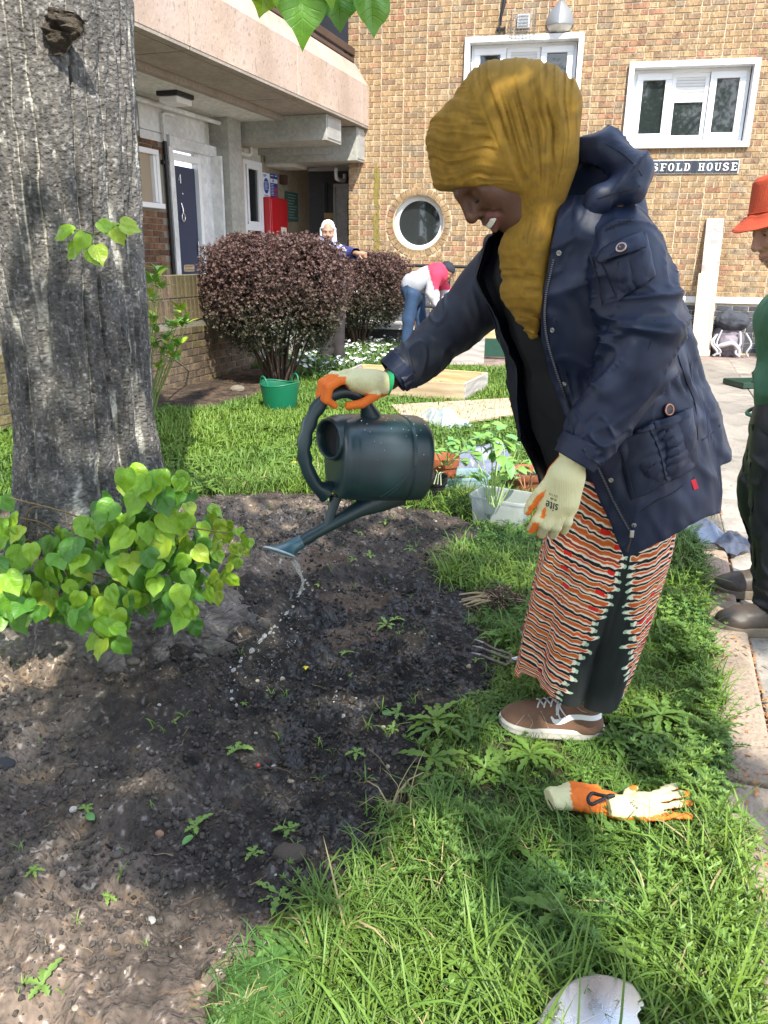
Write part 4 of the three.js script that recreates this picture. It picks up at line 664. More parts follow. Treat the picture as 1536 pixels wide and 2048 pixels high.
  const addLeaf = (p, size, tilt, yaw, roll, mat, flip = 0) => { const m = mesh('leaf', limeGeos[Math.floor(r() * 6)], mat, lime); m.position.copy(p).sub(lime.position); m.quaternion.copy(eul(-tilt, yaw, roll)); m.scale.setScalar(size); return m; };
  const spots = []; let guard = 0;
  while (spots.length < 268 && guard++ < 9000) {
    const x = -30 + r() * 540, y = 935 + r() * 370; if (!inP(clump, x, y)) continue;
    const layer = spots.length < 95 ? 0 : 1, min = layer ? 15 : 20; if (spots.some((s) => s[2] === layer && Math.hypot(s[0] - x, s[1] - y) < min * (x > 400 ? 0.7 : 1))) continue;
    spots.push([x, y, layer]);
  }
  for (const [x, y, layer] of spots) {
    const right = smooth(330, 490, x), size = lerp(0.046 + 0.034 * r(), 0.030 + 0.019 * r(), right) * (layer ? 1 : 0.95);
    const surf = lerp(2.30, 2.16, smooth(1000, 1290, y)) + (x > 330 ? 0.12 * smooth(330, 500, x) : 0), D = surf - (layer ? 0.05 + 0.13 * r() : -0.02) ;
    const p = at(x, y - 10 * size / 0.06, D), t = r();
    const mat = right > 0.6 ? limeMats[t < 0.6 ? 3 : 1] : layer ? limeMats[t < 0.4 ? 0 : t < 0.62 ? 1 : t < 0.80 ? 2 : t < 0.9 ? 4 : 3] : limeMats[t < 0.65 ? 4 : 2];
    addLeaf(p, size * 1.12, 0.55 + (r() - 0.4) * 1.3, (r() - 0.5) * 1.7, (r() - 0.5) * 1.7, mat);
  }
  for (const [x, y, s] of [[210, 1215, .09], [178, 1232, .1], [232, 1240, .085], [205, 1265, .085], [160, 1205, .08], [368, 1225, .075], [385, 1235, .06], [250, 958, .095], [322, 962, .075]]) addLeaf(at(x, y - 25, 2.04), s * 0.72, 0.3 + r() * 0.3, (r() - 0.5) * 0.7, (r() - 0.5) * 0.8, limeMats[y > 1100 ? 1 : 0]);
  const twigs = [];
  for (let i = 0; i < 16; i++) { const a = at(20 + r() * 380, 1030 + r() * 120, 2.36).sub(lime.position), b = at(10 + r() * 460, 980 + r() * 260, 2.14).sub(lime.position), m = a.clone().lerp(b, 0.5).add(V(0, 0.05, 0.02)); twigs.push(tube([a, m, b], [0.004, 0.003, 0.0018], 10, 5)); }
  mesh('shoot', merge(twigs), redStem, lime);
  // sprig on the trunk
  for (const [x, y, s, yaw, roll] of [[142, 466, .062, -0.3, -1.3], [172, 472, .055, 0.2, -0.5], [195, 452, .05, 0.3, 0.9], [212, 462, .058, 0.1, 1.1], [238, 456, .058, 0.4, 1.3], [160, 492, .058, -0.2, -0.7], [190, 496, .06, 0.2, 0.3], [178, 505, .05, 0, 0.5], [225, 466, .05, 0.2, 0.6], [150, 470, .045, -0.1, -1.7]]) addLeaf(at(x, y - 8, 2.28 - r() * 0.04), s, 0.35 + r() * 0.5, yaw, roll, limeMats[r() < 0.5 ? 1 : 3]);
  mesh('shoot', merge([[142, 466], [238, 456], [178, 505]].map(([x, y]) => tube([at(190, 470, 2.37).sub(lime.position), at((190 + x) / 2, (468 + y) / 2 - 5, 2.31).sub(lime.position), at(x, y - 6, 2.28).sub(lime.position)], 0.0025, 8, 5))), greenStem, lime);
  // leaves that hang into the top of the frame, from a low branch
  const br = [V(0.22, 3.0, 0.1), V(0.55, 2.65, 0.55), V(0.95, 2.12, 0.95), V(1.25, 1.98, 1.1)];
  mesh('branch', tube(br, [0.02, 0.012, 0.007, 0.004], 24, 7), barkBrown, lime);
  for (const [x, y, s, yaw, roll, D, k] of [[535, -28, .072, 0.2, -0.25, 1.62, 1], [572, -22, .082, 0.1, 0.15, 1.58, 1], [597, -18, .105, 0.3, 0.05, 1.50, 2], [670, -16, .085, 0.2, 0.1, 1.54, 2], [735, -10, .082, 0.3, 0.15, 1.52, 2], [712, -26, .07, -0.2, -0.2, 1.58, 0], [640, -50, .07, 0, 0.3, 1.5, 0], [520, -40, .06, 0, 0.4, 1.6, 1], [690, -38, .06, 0, -0.3, 1.6, 1], [750, -14, .045, 0.6, 0.2, 1.55, 0]]) addLeaf(at(x, y - 26, D), s * 0.92, 0.15 + r() * 0.25, yaw, roll, limeMats[k]);
}
// ---------------------------------------------------------------- the tree behind the camera whose crown shades the foreground
{
  const t2 = thing('shade_tree', 'tree behind the camera whose crown throws the dappled shade over the bed', 'tree', [2.2, 0, 4.6]);
  const r = rng(2024), K = [SUN.x / SUN.y, SUN.z / SUN.y];
  mesh('trunk', tube([V(0, -0.1, 0), V(0.05, 1.5, 0), V(-0.05, 3, 0.05), V(-0.3, 5, -0.1), V(-0.6, 7.5, -0.3)], [0.30, 0.22, 0.19, 0.14, 0.05], 40, 16), barkBrown, t2);
  for (const [a, l, y] of [[2.6, 3.6, 3.4], [3.6, 3.2, 4.0], [1.6, 2.8, 4.6], [4.6, 2.8, 4.2], [0.6, 2.0, 4.4], [5.6, 2.2, 5.0], [3.1, 2.6, 5.2]]) mesh('limb', tube([V(-0.1, y - 0.4, 0), V(Math.cos(a) * l * 0.45 - 0.1, y + 0.7, -Math.sin(a) * l * 0.45), V(Math.cos(a) * l - 0.1, y + 1.5, -Math.sin(a) * l)], [0.09, 0.055, 0.015], 18, 8), barkBrown, t2);
  // gaps in the crown, by the sunny spots they leave on the ground
  const gaps = [[100, 1965, .26], [10, 2010, .26], [255, 1900, .22], [340, 1875, .16], [190, 2040, .2], [640, 1960, .22], [820, 1900, .22], [960, 1820, .16], [700, 1760, .08], [870, 1690, .15], [780, 1760, .15], [1080, 1480, .12], [1290, 1420, .15], [1350, 1250, .15], [950, 1520, .1], [1180, 1530, .1], [1320, 1640, .16], [1430, 1800, .3], [1500, 1650, .22], [1500, 1900, .25], [1380, 1540, .12], [1100, 1750, .13], [1500, 1440, .16], [1420, 1300, .15], [1460, 1130, .25], [1240, 1610, .14], [10, 1330, .2], [80, 1330, .13], [1480, 1330, .2], [560, 2000, .2], [760, 2030, .2], [1000, 1980, .15], [1180, 1890, .1]].map(([x, y, q]) => { const p = onGround(x, y); return [p.x, p.z, q]; });
  const mats = [], cols = []; let n = 0;
  const clumps = []; for (let i = 0; i < 150; i++) { const y = 3.3 + r() * 3.6, gx = -3.4 + r() * 4.9, gz = -3.7 + r() * 7.0; clumps.push([gx + K[0] * y, y, gz + K[1] * y, 0.28 + r() * 0.45]); }
  while (n < 16000) {
    const c = clumps[Math.floor(r() * clumps.length)], d = V(r() - 0.5, r() - 0.5, r() - 0.5).normalize().multiplyScalar(Math.cbrt(r()) * c[3] * 1.5), x = c[0] + d.x, y = c[1] + d.y * 0.7, z = c[2] + d.z; n++;
    const gx = x - K[0] * y, gz = z - K[1] * y; if (gz < -3.95 + 0.25 * Math.sin(gx * 3) || gaps.some(([a, b, q]) => Math.hypot(gx - a, (gz - b)) < q)) continue;
    if (y < 2.9) continue;
    mats.push(place(V(x - 2.2, y, z - 4.6), eul(-0.4 - r() * 1.1, r() * 6.28, (r() - 0.5) * 1.2), 0.085 + 0.045 * r())); const k = 0.8 + 0.5 * r(); cols.push(lin(0.10 * k, 0.20 * k, 0.03 * k));
  }
  const g = (() => { const q = new THREE.BufferGeometry(); q.setAttribute('position', new THREE.Float32BufferAttribute([0, 0, 0, 0.36, 0.02, 0.05, 0.44, -0.38, 0.03, 0, -0.98, -0.12, -0.44, -0.38, 0.03, -0.36, 0.02, 0.05], 3)); q.setIndex([0, 2, 1, 0, 3, 2, 0, 4, 3, 0, 5, 4]); q.computeVertexNormals(); worldUV(q); return q; })();
  stuff(instanced('crown', g, phys({ color: 0xffffff, roughness: 0.6, side: THREE.DoubleSide, transmission: 0.25, thickness: 0 }), mats, cols, t2));
}

// ---------------------------------------------------------------- grass and weeds (nobody could count them)
function blades(seed, n, spread, len, width, lean, name) {
  const r = rng(seed), pos = [], idx = [], seg = 4;
  for (let b = 0; b < n; b++) {
    const a = r() * 6.283, L = len * (0.5 + 0.75 * r()), w = width * (0.7 + 0.6 * r()), x0 = (r() - 0.5) * 2 * spread, z0 = (r() - 0.5) * 2 * spread, le = lean * (0.3 + 1.1 * r()), tw = a + Math.PI / 2 + (r() - 0.5), base = pos.length / 3;
    let x = x0, y = -0.005, z = z0, e = 1.45 - 0.3 * le * r();
    for (let i = 0; i <= seg; i++) {
      const t = i / seg, ww = w * (i === seg ? 0.06 : 1 - 0.55 * t * t);
      pos.push(x - Math.cos(tw) * ww, y, z - Math.sin(tw) * ww, x + Math.cos(tw) * ww, y, z + Math.sin(tw) * ww);
      x += Math.cos(a) * Math.cos(e) * L / seg; z += Math.sin(a) * Math.cos(e) * L / seg; y = Math.max(0.003, y + Math.sin(e) * L / seg); e -= le * 0.62;
    }
    for (let i = 0; i < seg; i++) { const q = base + i * 2; idx.push(q, q + 1, q + 3, q, q + 3, q + 2); }
  }
  const g = new THREE.BufferGeometry(); g.setAttribute('position', new THREE.Float32BufferAttribute(pos, 3)); g.setIndex(idx); g.computeVertexNormals(); worldUV(g); return g;
}
function rosette(seed, n, len, width) {                // toothed leaves in a rosette
  const r = rng(seed), list = [];
  for (let i = 0; i < n; i++) {
    const a = i / n * 6.283 + r(), L = len * (0.6 + 0.6 * r()), up = 0.35 + 0.6 * r();
    const g = sheet(4, 12, (u, v) => { const s = u * 2 - 1, w = width * Math.sin(Math.PI * Math.min(1, 0.12 + v * 0.9)) * (1 + 0.45 * Math.sin(v * 26)) * (0.5 + 0.6 * v); const d = v * L; return [V(d * Math.cos(up * (1 - 1.1 * v)), 0.005 + L * (Math.sin(up) * v - 0.55 * v * v) + Math.abs(s) * w * 0.25, s * w)]; });
    g.rotateY(a); list.push(g);
  }
  const g = merge(list); g.computeVertexNormals(); return g;
}
function whorls(seed, h, n) {                          // cleavers-like stems with whorls of narrow leaves
  const r = rng(seed), list = [], stems = 3;
  for (let s = 0; s < stems; s++) {
    const a = r() * 6.28, le = 0.3 + 0.8 * r(), H = h * (0.6 + 0.6 * r()), p = (t) => V(Math.cos(a) * le * H * t * t, H * t * (1 - 0.25 * t), Math.sin(a) * le * H * t * t);
    list.push(tube([p(0), p(0.5), p(1)], 0.0012, 5, 4));
    for (let k = 1; k <= n; k++) { const c = p(k / n), L = 0.024 * (1.2 - 0.55 * k / n), m = 6; for (let i = 0; i < m; i++) { const b = i / m * 6.283 + k + s; const g = new THREE.PlaneGeometry(L, 0.0055, 2, 1); bend(g, (v) => { v.y *= 1 - Math.pow(Math.abs(v.x) / L * 2, 2) * 0.8; v.z = -v.x * v.x * 4; }); g.rotateX(-Math.PI / 2 + 0.4); g.translate(L / 2, 0.004, 0); g.rotateZ(0.45); g.rotateY(b); g.translate(c.x, c.y, c.z); list.push(g); } }
  }
  return merge(list);
}
const plantMat = (rough = 0.55) => phys({ color: 0xffffff, roughness: rough, side: THREE.DoubleSide, specularIntensity: 0.6 });
{
  const r = rng(99), grassMat = plantMat(0.5);
  const kinds = [
    ...[1, 2, 3].map((s) => ({ g: blades(s, 13, 0.035, 0.10, 0.0016, 1.0), m: [], c: [] })),        // 0-2 near, medium
    ...[4, 5].map((s) => ({ g: blades(s, 9, 0.03, 0.18, 0.0020, 1.25), m: [], c: [] })),             // 3-4 near, long and flopped
    ...[6, 7, 8].map((s) => ({ g: blades(s, 14, 0.07, 0.075, 0.0032, 0.8), m: [], c: [] })),         // 5-7 far turf
    ...[9, 10].map((s) => ({ g: rosette(s, 8, 0.075, 0.010), m: [], c: [] })),                       // 8-9 rosettes
    ...[11, 12].map((s) => ({ g: whorls(s, 0.12, 6), m: [], c: [] })),                               // 10-11 cleavers
  ];
  const put = (k, x, z, s, tone, y) => { const q = kinds[k], straw = k < 5 && r() < 0.035; q.m.push(place(V(x, y ?? lawnHeight(x, z), z), eul((r() - 0.5) * 0.3, r() * 6.283, (r() - 0.5) * 0.3), s)); const t = tone ?? 0, k2 = 0.75 + 0.5 * r(); q.c.push(straw ? lin(0.34, 0.28, 0.13) : lin((0.055 + 0.075 * t) * k2, (0.130 + 0.080 * t) * k2, 0.028 * k2)); };
  // near turf on the right
  const shoe = (x, z) => Math.hypot((x - 0.52) / 1, (z + 1.93) / 0.8) < 0.12;
  let n = 0;
  for (let i = 0; i < 33000; i++) {
    const x = -1.6 + r() * 3.6, z = -0.55 - r() * 3.9, d = bare(x, z), pk = pastKerb(x, z); if (pk > 0.03 || d > 0.02 - 0.05 * r() || x < -1.6) continue;
    const m = fbm(x * 2.3, z * 2.3, 44, 3), tall = smooth(0.5, 0.0, pk + 0.55) , edge = smooth(-0.3, 0, pk);
    const t = r(), dens = 1 - 0.35 * smooth(0.0, 0.35, fbm(x * 5, z * 5, 61, 3)); if (r() > dens) continue;
    const tone = clamp(0.35 + 1.2 * m + 0.3 * r());
    if (shoe(x, z) && t > 0.15) continue;
    const under = z < -1.5 && z > -2.4 && x > 0.15 && x < 1;  // trodden round the woman's feet
    const k = t < 0.62 ? Math.floor(r() * 3) : t < 0.80 && !under && m > -0.1 ? 3 + Math.floor(r() * 2) : t < 0.865 ? 8 + Math.floor(r() * 2) : t < 0.88 + 0.09 * edge + 0.04 ? 10 + Math.floor(r() * 2) : Math.floor(r() * 3);
    put(k, x, z, (0.65 + 0.6 * r()) * (under ? 0.6 : 1) * (k < 5 ? lerp(0.8, 1.15, smooth(-0.2, 0.3, m)) : 0.8), tone, k >= 8 && k < 10 ? lawnHeight(x, z) + 0.01 : undefined);
  }
  // rough broad leaves and tall weeds by the kerb and round the gloves
  for (const [x, y] of [[1300, 1500], [1345, 1520], [1390, 1540], [1420, 1500], [1330, 1470], [1390, 1585], [1300, 1960], [1350, 1990], [1320, 2030], [1390, 1930], [1280, 1900], [1110, 1860], [940, 1990], [1210, 1500], [1060, 1540], [990, 1560], [860, 1560], [950, 1470], [880, 1480], [1250, 1720], [1420, 1660]]) for (let k = 0; k < 2; k++) { const p = onGround(x + (r() - 0.5) * 50, y + (r() - 0.5) * 40); if (Math.hypot((p.x - 0.60) / 1.6, p.z + 1.63) < 0.13) continue; put(8 + Math.floor(r() * 2), p.x, p.z, 0.75 + 0.5 * r(), 0.3 + 0.5 * r(), 0.02 + 0.02 * r()); }
  for (let i = 0; i < 170; i++) { const s = -1.0 + 3.0 * r(), p = kerbAt(s, 0.03 - 0.16 * r()); if (fbm(p.x * 4, p.z * 4, 71, 2) < -0.1) continue; put(10 + Math.floor(r() * 2), p.x, p.z, 0.55 + 0.75 * r() * r(), 0.4 + 0.5 * r()); }
  // turf beyond the bed
  for (let i = 0; i < 42000; i++) {
    const z = -3.6 - Math.pow(r(), 0.8) * 5.9, t0 = (z - frameA.o.z) / frameA.x.z, xl = frameA.o.x + frameA.x.x * t0 + 0.05, x = Math.max(-4.5, xl - 1) + r() * 6.5; if (wallSide(x, z) < 0.05) continue;
    const d = bare(x, z), pk = pastKerb(x, z); if (pk > 0.03 || d > -0.01) continue;
    const m = fbm(x * 1.3, z * 1.3, 4, 3), worn = smooth(-4.2, -3.7, z) * smooth(0, 0.3, fbm(x * 4, z * 4, 9, 3) + 0.1); if (r() < worn * 0.8) continue;
    put(5 + Math.floor(r() * 3), x, z, 0.6 + 0.6 * r() + 0.3 * Math.max(0, m), clamp(0.55 + 0.9 * m + 0.3 * r()));
    if (r() < 0.07) put(8 + Math.floor(r() * 2), x, z, 0.9 + 0.6 * r(), 0.6, lawnHeight(x, z) + 0.02);
  }
  const far = thing('grass', 'green lawn grass mixed with broad-leaved weeds covering the ground', 'grass'); far.userData.kind = 'stuff';
  kinds.forEach((k) => k.m.length && instanced('grass_tuft', k.g, grassMat, k.m, k.c, far));
}

// ================================================================ OBJECTS
const onPlane = (x, y, o, n) => { const d = ray(x, y); return d.multiplyScalar(o.clone().sub(camera.position).dot(n) / d.dot(n)).add(camera.position); };
// ---------------------------------------------------------------- watering can
const CAN = { c: at(752, 914, 1.84) };
{
  const yaw = 0.33, til = 0.08;
  CAN.y = V(-Math.cos(yaw) * Math.cos(til), Math.sin(til), Math.sin(yaw) * Math.cos(til));      // towards the filler end
  CAN.x = V(0, -1, 0).addScaledVector(CAN.y, CAN.y.y).normalize();                               // towards the spout
  CAN.z = CAN.x.clone().cross(CAN.y).normalize();
  const can = thing('watering_can', 'dark green plastic watering can tipped by a gloved hand over the soil', 'watering can', CAN.c.toArray());
  can.quaternion.setFromRotationMatrix(new THREE.Matrix4().makeBasis(CAN.x, CAN.y, CAN.z));
  CAN.obj = can; can.updateMatrixWorld();
  const L = (x, y, z = 0) => { const p = onPlane(x, y, CAN.c.clone().addScaledVector(CAN.z, z), CAN.z).sub(CAN.c); return V(p.dot(CAN.x), p.dot(CAN.y), z); };
  CAN.L = L;
  const green = phys({ color: lin(0.009, 0.029, 0.035), roughness: 0.38, clearcoat: 0.35, clearcoatRoughness: 0.3, bumpMap: tiled(grainBump, 6), bumpScale: 0.00012 });
  const dark = std({ color: lin(0.004, 0.005, 0.006), roughness: 0.9 });
  // body: rounded-oval cross-section along y
  const prof = [[-0.137, 0.62], [-0.139, 0.93], [-0.131, 0.985], [-0.082, 1.0], [-0.079, 1.0], [-0.076, 0.972], [-0.071, 0.972], [-0.069, 0.998], [0.06, 0.985], [0.088, 0.975], [0.094, 0.965], [0.098, 0.955], [0.112, 0.95], [0.124, 0.915], [0.132, 0.82], [0.134, 0.6], [0.134, 0.001]].map(([y, k]) => [y * 0.80, k]);
  const ax = 0.103, az = 0.110;
  const ring = (a, k, e = 2.6) => { const c = Math.cos(a), s = Math.sin(a), q = Math.pow(Math.pow(Math.abs(c), e) + Math.pow(Math.abs(s), e), -1 / e); return [c * q * ax * k, s * q * az * k]; };
  const P2 = []; for (let i = 0; i < prof.length; i++) { P2.push(prof[i]); if (i + 1 < prof.length) { const n = Math.ceil(Math.hypot(prof[i + 1][0] - prof[i][0], (prof[i + 1][1] - prof[i][1]) * 0.1) / 0.012); for (let k = 1; k < n; k++) P2.push([lerp(prof[i][0], prof[i + 1][0], k / n), lerp(prof[i][1], prof[i + 1][1], k / n)]); } }
  const all = [[-0.100, 0.0001], [-0.102, 0.55], ...P2];
  const g = sheet(72, all.length - 1, (u, v) => { const [y, k] = all[Math.round(v * (all.length - 1))], [x, z] = ring(u * Math.PI * 2, k); return [V(x, y, -z), u * 0.7, y]; }, true);
  mesh('body', g, green, can);
  // filler neck: raised collar with a dark mouth
  const hc = L(672, 868); const col = (y0, r0, r1) => V(0, 0, 0);
  const neck = sheet(48, 12, (u, v) => { const a = u * Math.PI * 2, pr = [[0.100, 1.30], [0.135, 1.26], [0.142, 1.16], [0.150, 1.14], [0.156, 1.10], [0.157, 1.02], [0.154, 0.95], [0.146, 0.93], [0.13, 0.92], [0.11, 0.92], [0.09, 0.92], [0.07, 0.92], [0.05, 0.92]][Math.round(v * 12)]; return [V(-0.045 + Math.cos(a) * 0.044 * pr[1], pr[0] - 0.028, -Math.sin(a) * 0.056 * pr[1]), u, v]; }, true); neck.translate(0, -0.1, 0).rotateX(-0.24).translate(0, 0.1, -0.004);
  mesh('filler_neck', neck, green, can);
  const inner = new THREE.CylinderGeometry(0.0408, 0.0408, 0.002, 40); inner.scale(1, 1, 1.27); inner.translate(-0.045, 0.108, 0).translate(0, -0.1, 0).rotateX(-0.24).translate(0, 0.1, -0.004); mesh('mouth', inner, dark, can);
  // handle with finger grips
  const hp = [[742, 836], [733, 812], [716, 792], [695, 783], [672, 786], [652, 797], [632, 820], [618, 850], [609, 885], [609, 915], [618, 945], [634, 972], [655, 984]].map(([x, y]) => L(x, y));
  mesh('handle', tube(hp, (t) => 0.0165 + 0.0018 * Math.sin(t * 62) * smooth(0.28, 0.36, t) * smooth(0.85, 0.75, t) + 0.010 * smooth(0.08, 0, t) + 0.012 * smooth(0.93, 1, t), 120, 16), green, can);
  const spout = [[790, 975], [750, 1000], [696, 1030], [650, 1056], [622, 1072], [604, 1083]].map(([x, y]) => L(x, y));
  mesh('spout', tube(spout, [0.050, 0.036, 0.0205, 0.0165, 0.0145, 0.0140], 60, 20), green, can);
  mesh('spout_joint', tube([L(625, 1070), L(610, 1079.5)], [0.0158, 0.0158], 4, 20), green, can);
  const b0 = L(672, 992), b1 = L(655, 1054); mesh('brace', tube([b0, b0.clone().lerp(b1, 0.5), b1], [0.016, 0.011, 0.014], 16, 12), green, can);
  // seam and drip marks on the body come from the mould
  const seamAt = (s, y) => { const [x, z] = ring(s, 1.0); return V(x * 1.001, y, -z * 1.001); };
  mesh('seam', merge([tube([0, 1, 2, 3, 4, 5, 6].map((i) => seamAt(1.62 - i * 0.14, -0.060 + i * 0.010)), 0.0016, 24, 5), tube([0, 1, 2, 3, 4, 5].map((i) => seamAt(1.56 - i * 0.15, -0.058 + i * 0.014)), 0.0012, 24, 5)]), green, can);
  // specks of dried splash
  const r = rng(6), sp = []; for (let i = 0; i < 26; i++) { const [x, z] = ring(3.3 + r() * 2.2 - 1.6, 1.0), q = new THREE.IcosahedronGeometry(0.0009 + 0.0013 * r() * r(), 0); q.translate(x, -0.10 + r() * 0.17, Math.abs(z) * -1); sp.push(q); }
  stuff(mesh('splash_speck', merge(sp), std({ color: lin(0.5, 0.5, 0.46) }), can));
  // rose: a bell turned downwards, with a pale rim and a drilled face
  const rc = L(559, 1104), rn = L(604, 1083), f = V(0, 0, 0);
  const ad = L(545, 1134).sub(L(559, 1104)).normalize(), ay = ad.clone().multiplyScalar(0.94).add(V(0, 0, -0.34)).normalize();  // where the face looks: down and a little towards us
  const side = V(0, 0, 1).cross(ay).normalize(), sz = ay.clone().cross(side).normalize();
  const bell = sheet(40, 14, (u, v) => { const a = u * Math.PI * 2, t = v, cx = rn.clone().lerp(rc, Math.pow(t, 0.85)), R = lerp(0.0145, 0.0385, Math.pow(t, 1.5)); const tilt = smooth(0, 0.5, t), n0 = rc.clone().sub(rn).normalize(), n1 = ay, nn = n0.clone().lerp(n1, tilt).normalize(), s1 = V(0, 0, 1).cross(nn).normalize(), s2 = nn.clone().cross(s1).normalize(); return [cx.addScaledVector(s1, Math.cos(a) * R).addScaledVector(s2, Math.sin(a) * R), u, v]; }, true);
  const rose = mesh('rose', shell(bell, -0.002), phys({ color: lin(0.03, 0.09, 0.105), roughness: 0.35, clearcoat: 0.3 }), can);
  const rim = new THREE.TorusGeometry(0.0385, 0.0028, 8, 48); rim.applyQuaternion(new THREE.Quaternion().setFromUnitVectors(V(0, 0, 1), ay)); rim.translate(rc.x, rc.y, rc.z); mesh('rim', rim, phys({ color: lin(0.38, 0.47, 0.50), roughness: 0.35 }), rose);
  const face = new THREE.CylinderGeometry(0.037, 0.037, 0.003, 40); face.applyQuaternion(new THREE.Quaternion().setFromUnitVectors(V(0, 1, 0), ay)); face.translate(rc.x, rc.y, rc.z); mesh('face', face, std({ color: lin(0.2, 0.26, 0.28), roughness: 0.4 }), rose);
  // water
  const W = thing('water', 'clear water trickling in beads from the can onto the soil', 'water');
  const wm = phys({ color: 0xffffff, transmission: 0.85, thickness: 0.01, ior: 1.33, roughness: 0.03, specularIntensity: 1 });
  const main = [], drops = [], rr = rng(14);
  const D0 = 1.87, pt = (x, y, t) => at(x, y, lerp(D0, 1.97, t));
  for (let k = 0; k < 3; k++) { const o = () => (rr() - 0.5) * 5; main.push(tube([pt(585 + k * 3, 1122 - k, 0), pt(592 + k * 4 + o(), 1136, 0.05), pt(603 + o() * 0.6, 1152, 0.1), pt(606 + o() * 0.6, 1165, 0.15), pt(603 + o(), 1178, 0.2), pt(599 + o() * 0.4, 1188, 0.25)], (t) => 0.0027 + 0.0014 * Math.sin(t * 24 + k * 2) * (1 - 0.3 * t), 44, 8)); }
  mesh('stream', merge(main), wm, W);
  const bead = (x, y, t, s, st = 1) => { const q = new THREE.SphereGeometry(s, 12, 9); q.scale(1, st, 1); q.rotateZ(-0.75); const p = pt(x, y, t); q.translate(p.x, p.y, p.z); drops.push(q); };
  for (const [x, y, s, st] of [[586, 1213, 4, 1], [573, 1226, 4, 1.7], [561, 1240, 3, 1.3], [549, 1253, 4, 1], [540, 1265, 4, 1.6], [529, 1272, 6, 1.2], [521, 1281, 5, 2.2], [504, 1301, 7.5, 1.1], [483, 1316, 3.5, 1], [481, 1322, 4.5, 1.2], [477, 1333, 3, 1], [467, 1340, 5.5, 1.3], [461, 1334, 3, 1], [491, 1355, 3, 1], [469, 1360, 2.5, 1], [463, 1382, 4.5, 1], [463, 1398, 4.5, 1.2], [473, 1410, 4.5, 1]]) bead(x, y, (y - 1120) / 290, s * 0.95 / 920, st);
  for (let i = 0; i < 150; i++) { const t = Math.pow(rr(), 0.7), x = lerp(606, 470, t) + (rr() - 0.35) * 90 * (0.35 + t), y = lerp(1170, 1400, t) + (rr() - 0.4) * 50; bead(x, y, t, (0.7 + 1.5 * rr() * rr()) / 950); }
  for (const [x, y] of [[604, 1143], [610, 1160], [614, 1166], [617, 1170], [608, 1178], [597, 1192], [625, 1180], [600, 1185]]) bead(x, y, 0.1, 2.6 / 920, 1.2);
  stuff(mesh('droplets', merge(drops), wm, W));
}
// ---------------------------------------------------------------- raised beds and board
const woodTex = (seed, base, dark, rings = 14) => texture(512, 512, (u, v) => { const w = 0.06 * fbm(u * 2, v * 2, seed, 3, 2, 2), g = Math.sin((v + w) * rings * 6.283 + 3 * noise3(u * 2, v * 3, seed + 1, 2, 3)), f = fbm(u * 8, v * 130, seed + 2, 3, 8, 130), s = noise3(u * 5, v * 9, seed + 4, 5, 9); const t = clamp(0.35 + 0.22 * g + 0.35 * f + 0.2 * s); return base.map((b, i) => lerp(b, dark[i], t)); });
const woodNew = std({ map: woodTex(3, [0.86, 0.75, 0.58], [0.66, 0.52, 0.36]), roughness: 0.8, bumpMap: grainBump, bumpScale: 0.001 });
const woodPale = std({ map: (() => { const t = woodTex(9, [0.84, 0.78, 0.67], [0.70, 0.61, 0.49]); t.rotation = Math.PI / 2; t.repeat.set(1.2, 1.2); return t; })(), roughness: 0.85, bumpMap: grainBump, bumpScale: 0.001 });
const woodGrey = std({ map: woodTex(15, [0.72, 0.69, 0.66], [0.52, 0.49, 0.47]), roughness: 0.9, bumpMap: grainBump, bumpScale: 0.001 });
const woodPale2 = std({ map: woodTex(27, [0.74, 0.66, 0.55], [0.58, 0.49, 0.39]), roughness: 0.9, bumpMap: grainBump, bumpScale: 0.001 });
function plank(name, a, b, h, t, mat, parent, y0 = 0) {    // an upright board from a to b on the ground
  const d = b.clone().sub(a), l = Math.hypot(d.x, d.z), m = mesh(name, box(l, h, t, 0, 0, 0, 0.003), mat, parent); m.position.set((a.x + b.x) / 2, y0 + h / 2, (a.z + b.z) / 2); m.rotation.y = Math.atan2(-d.z, d.x); return m;
}
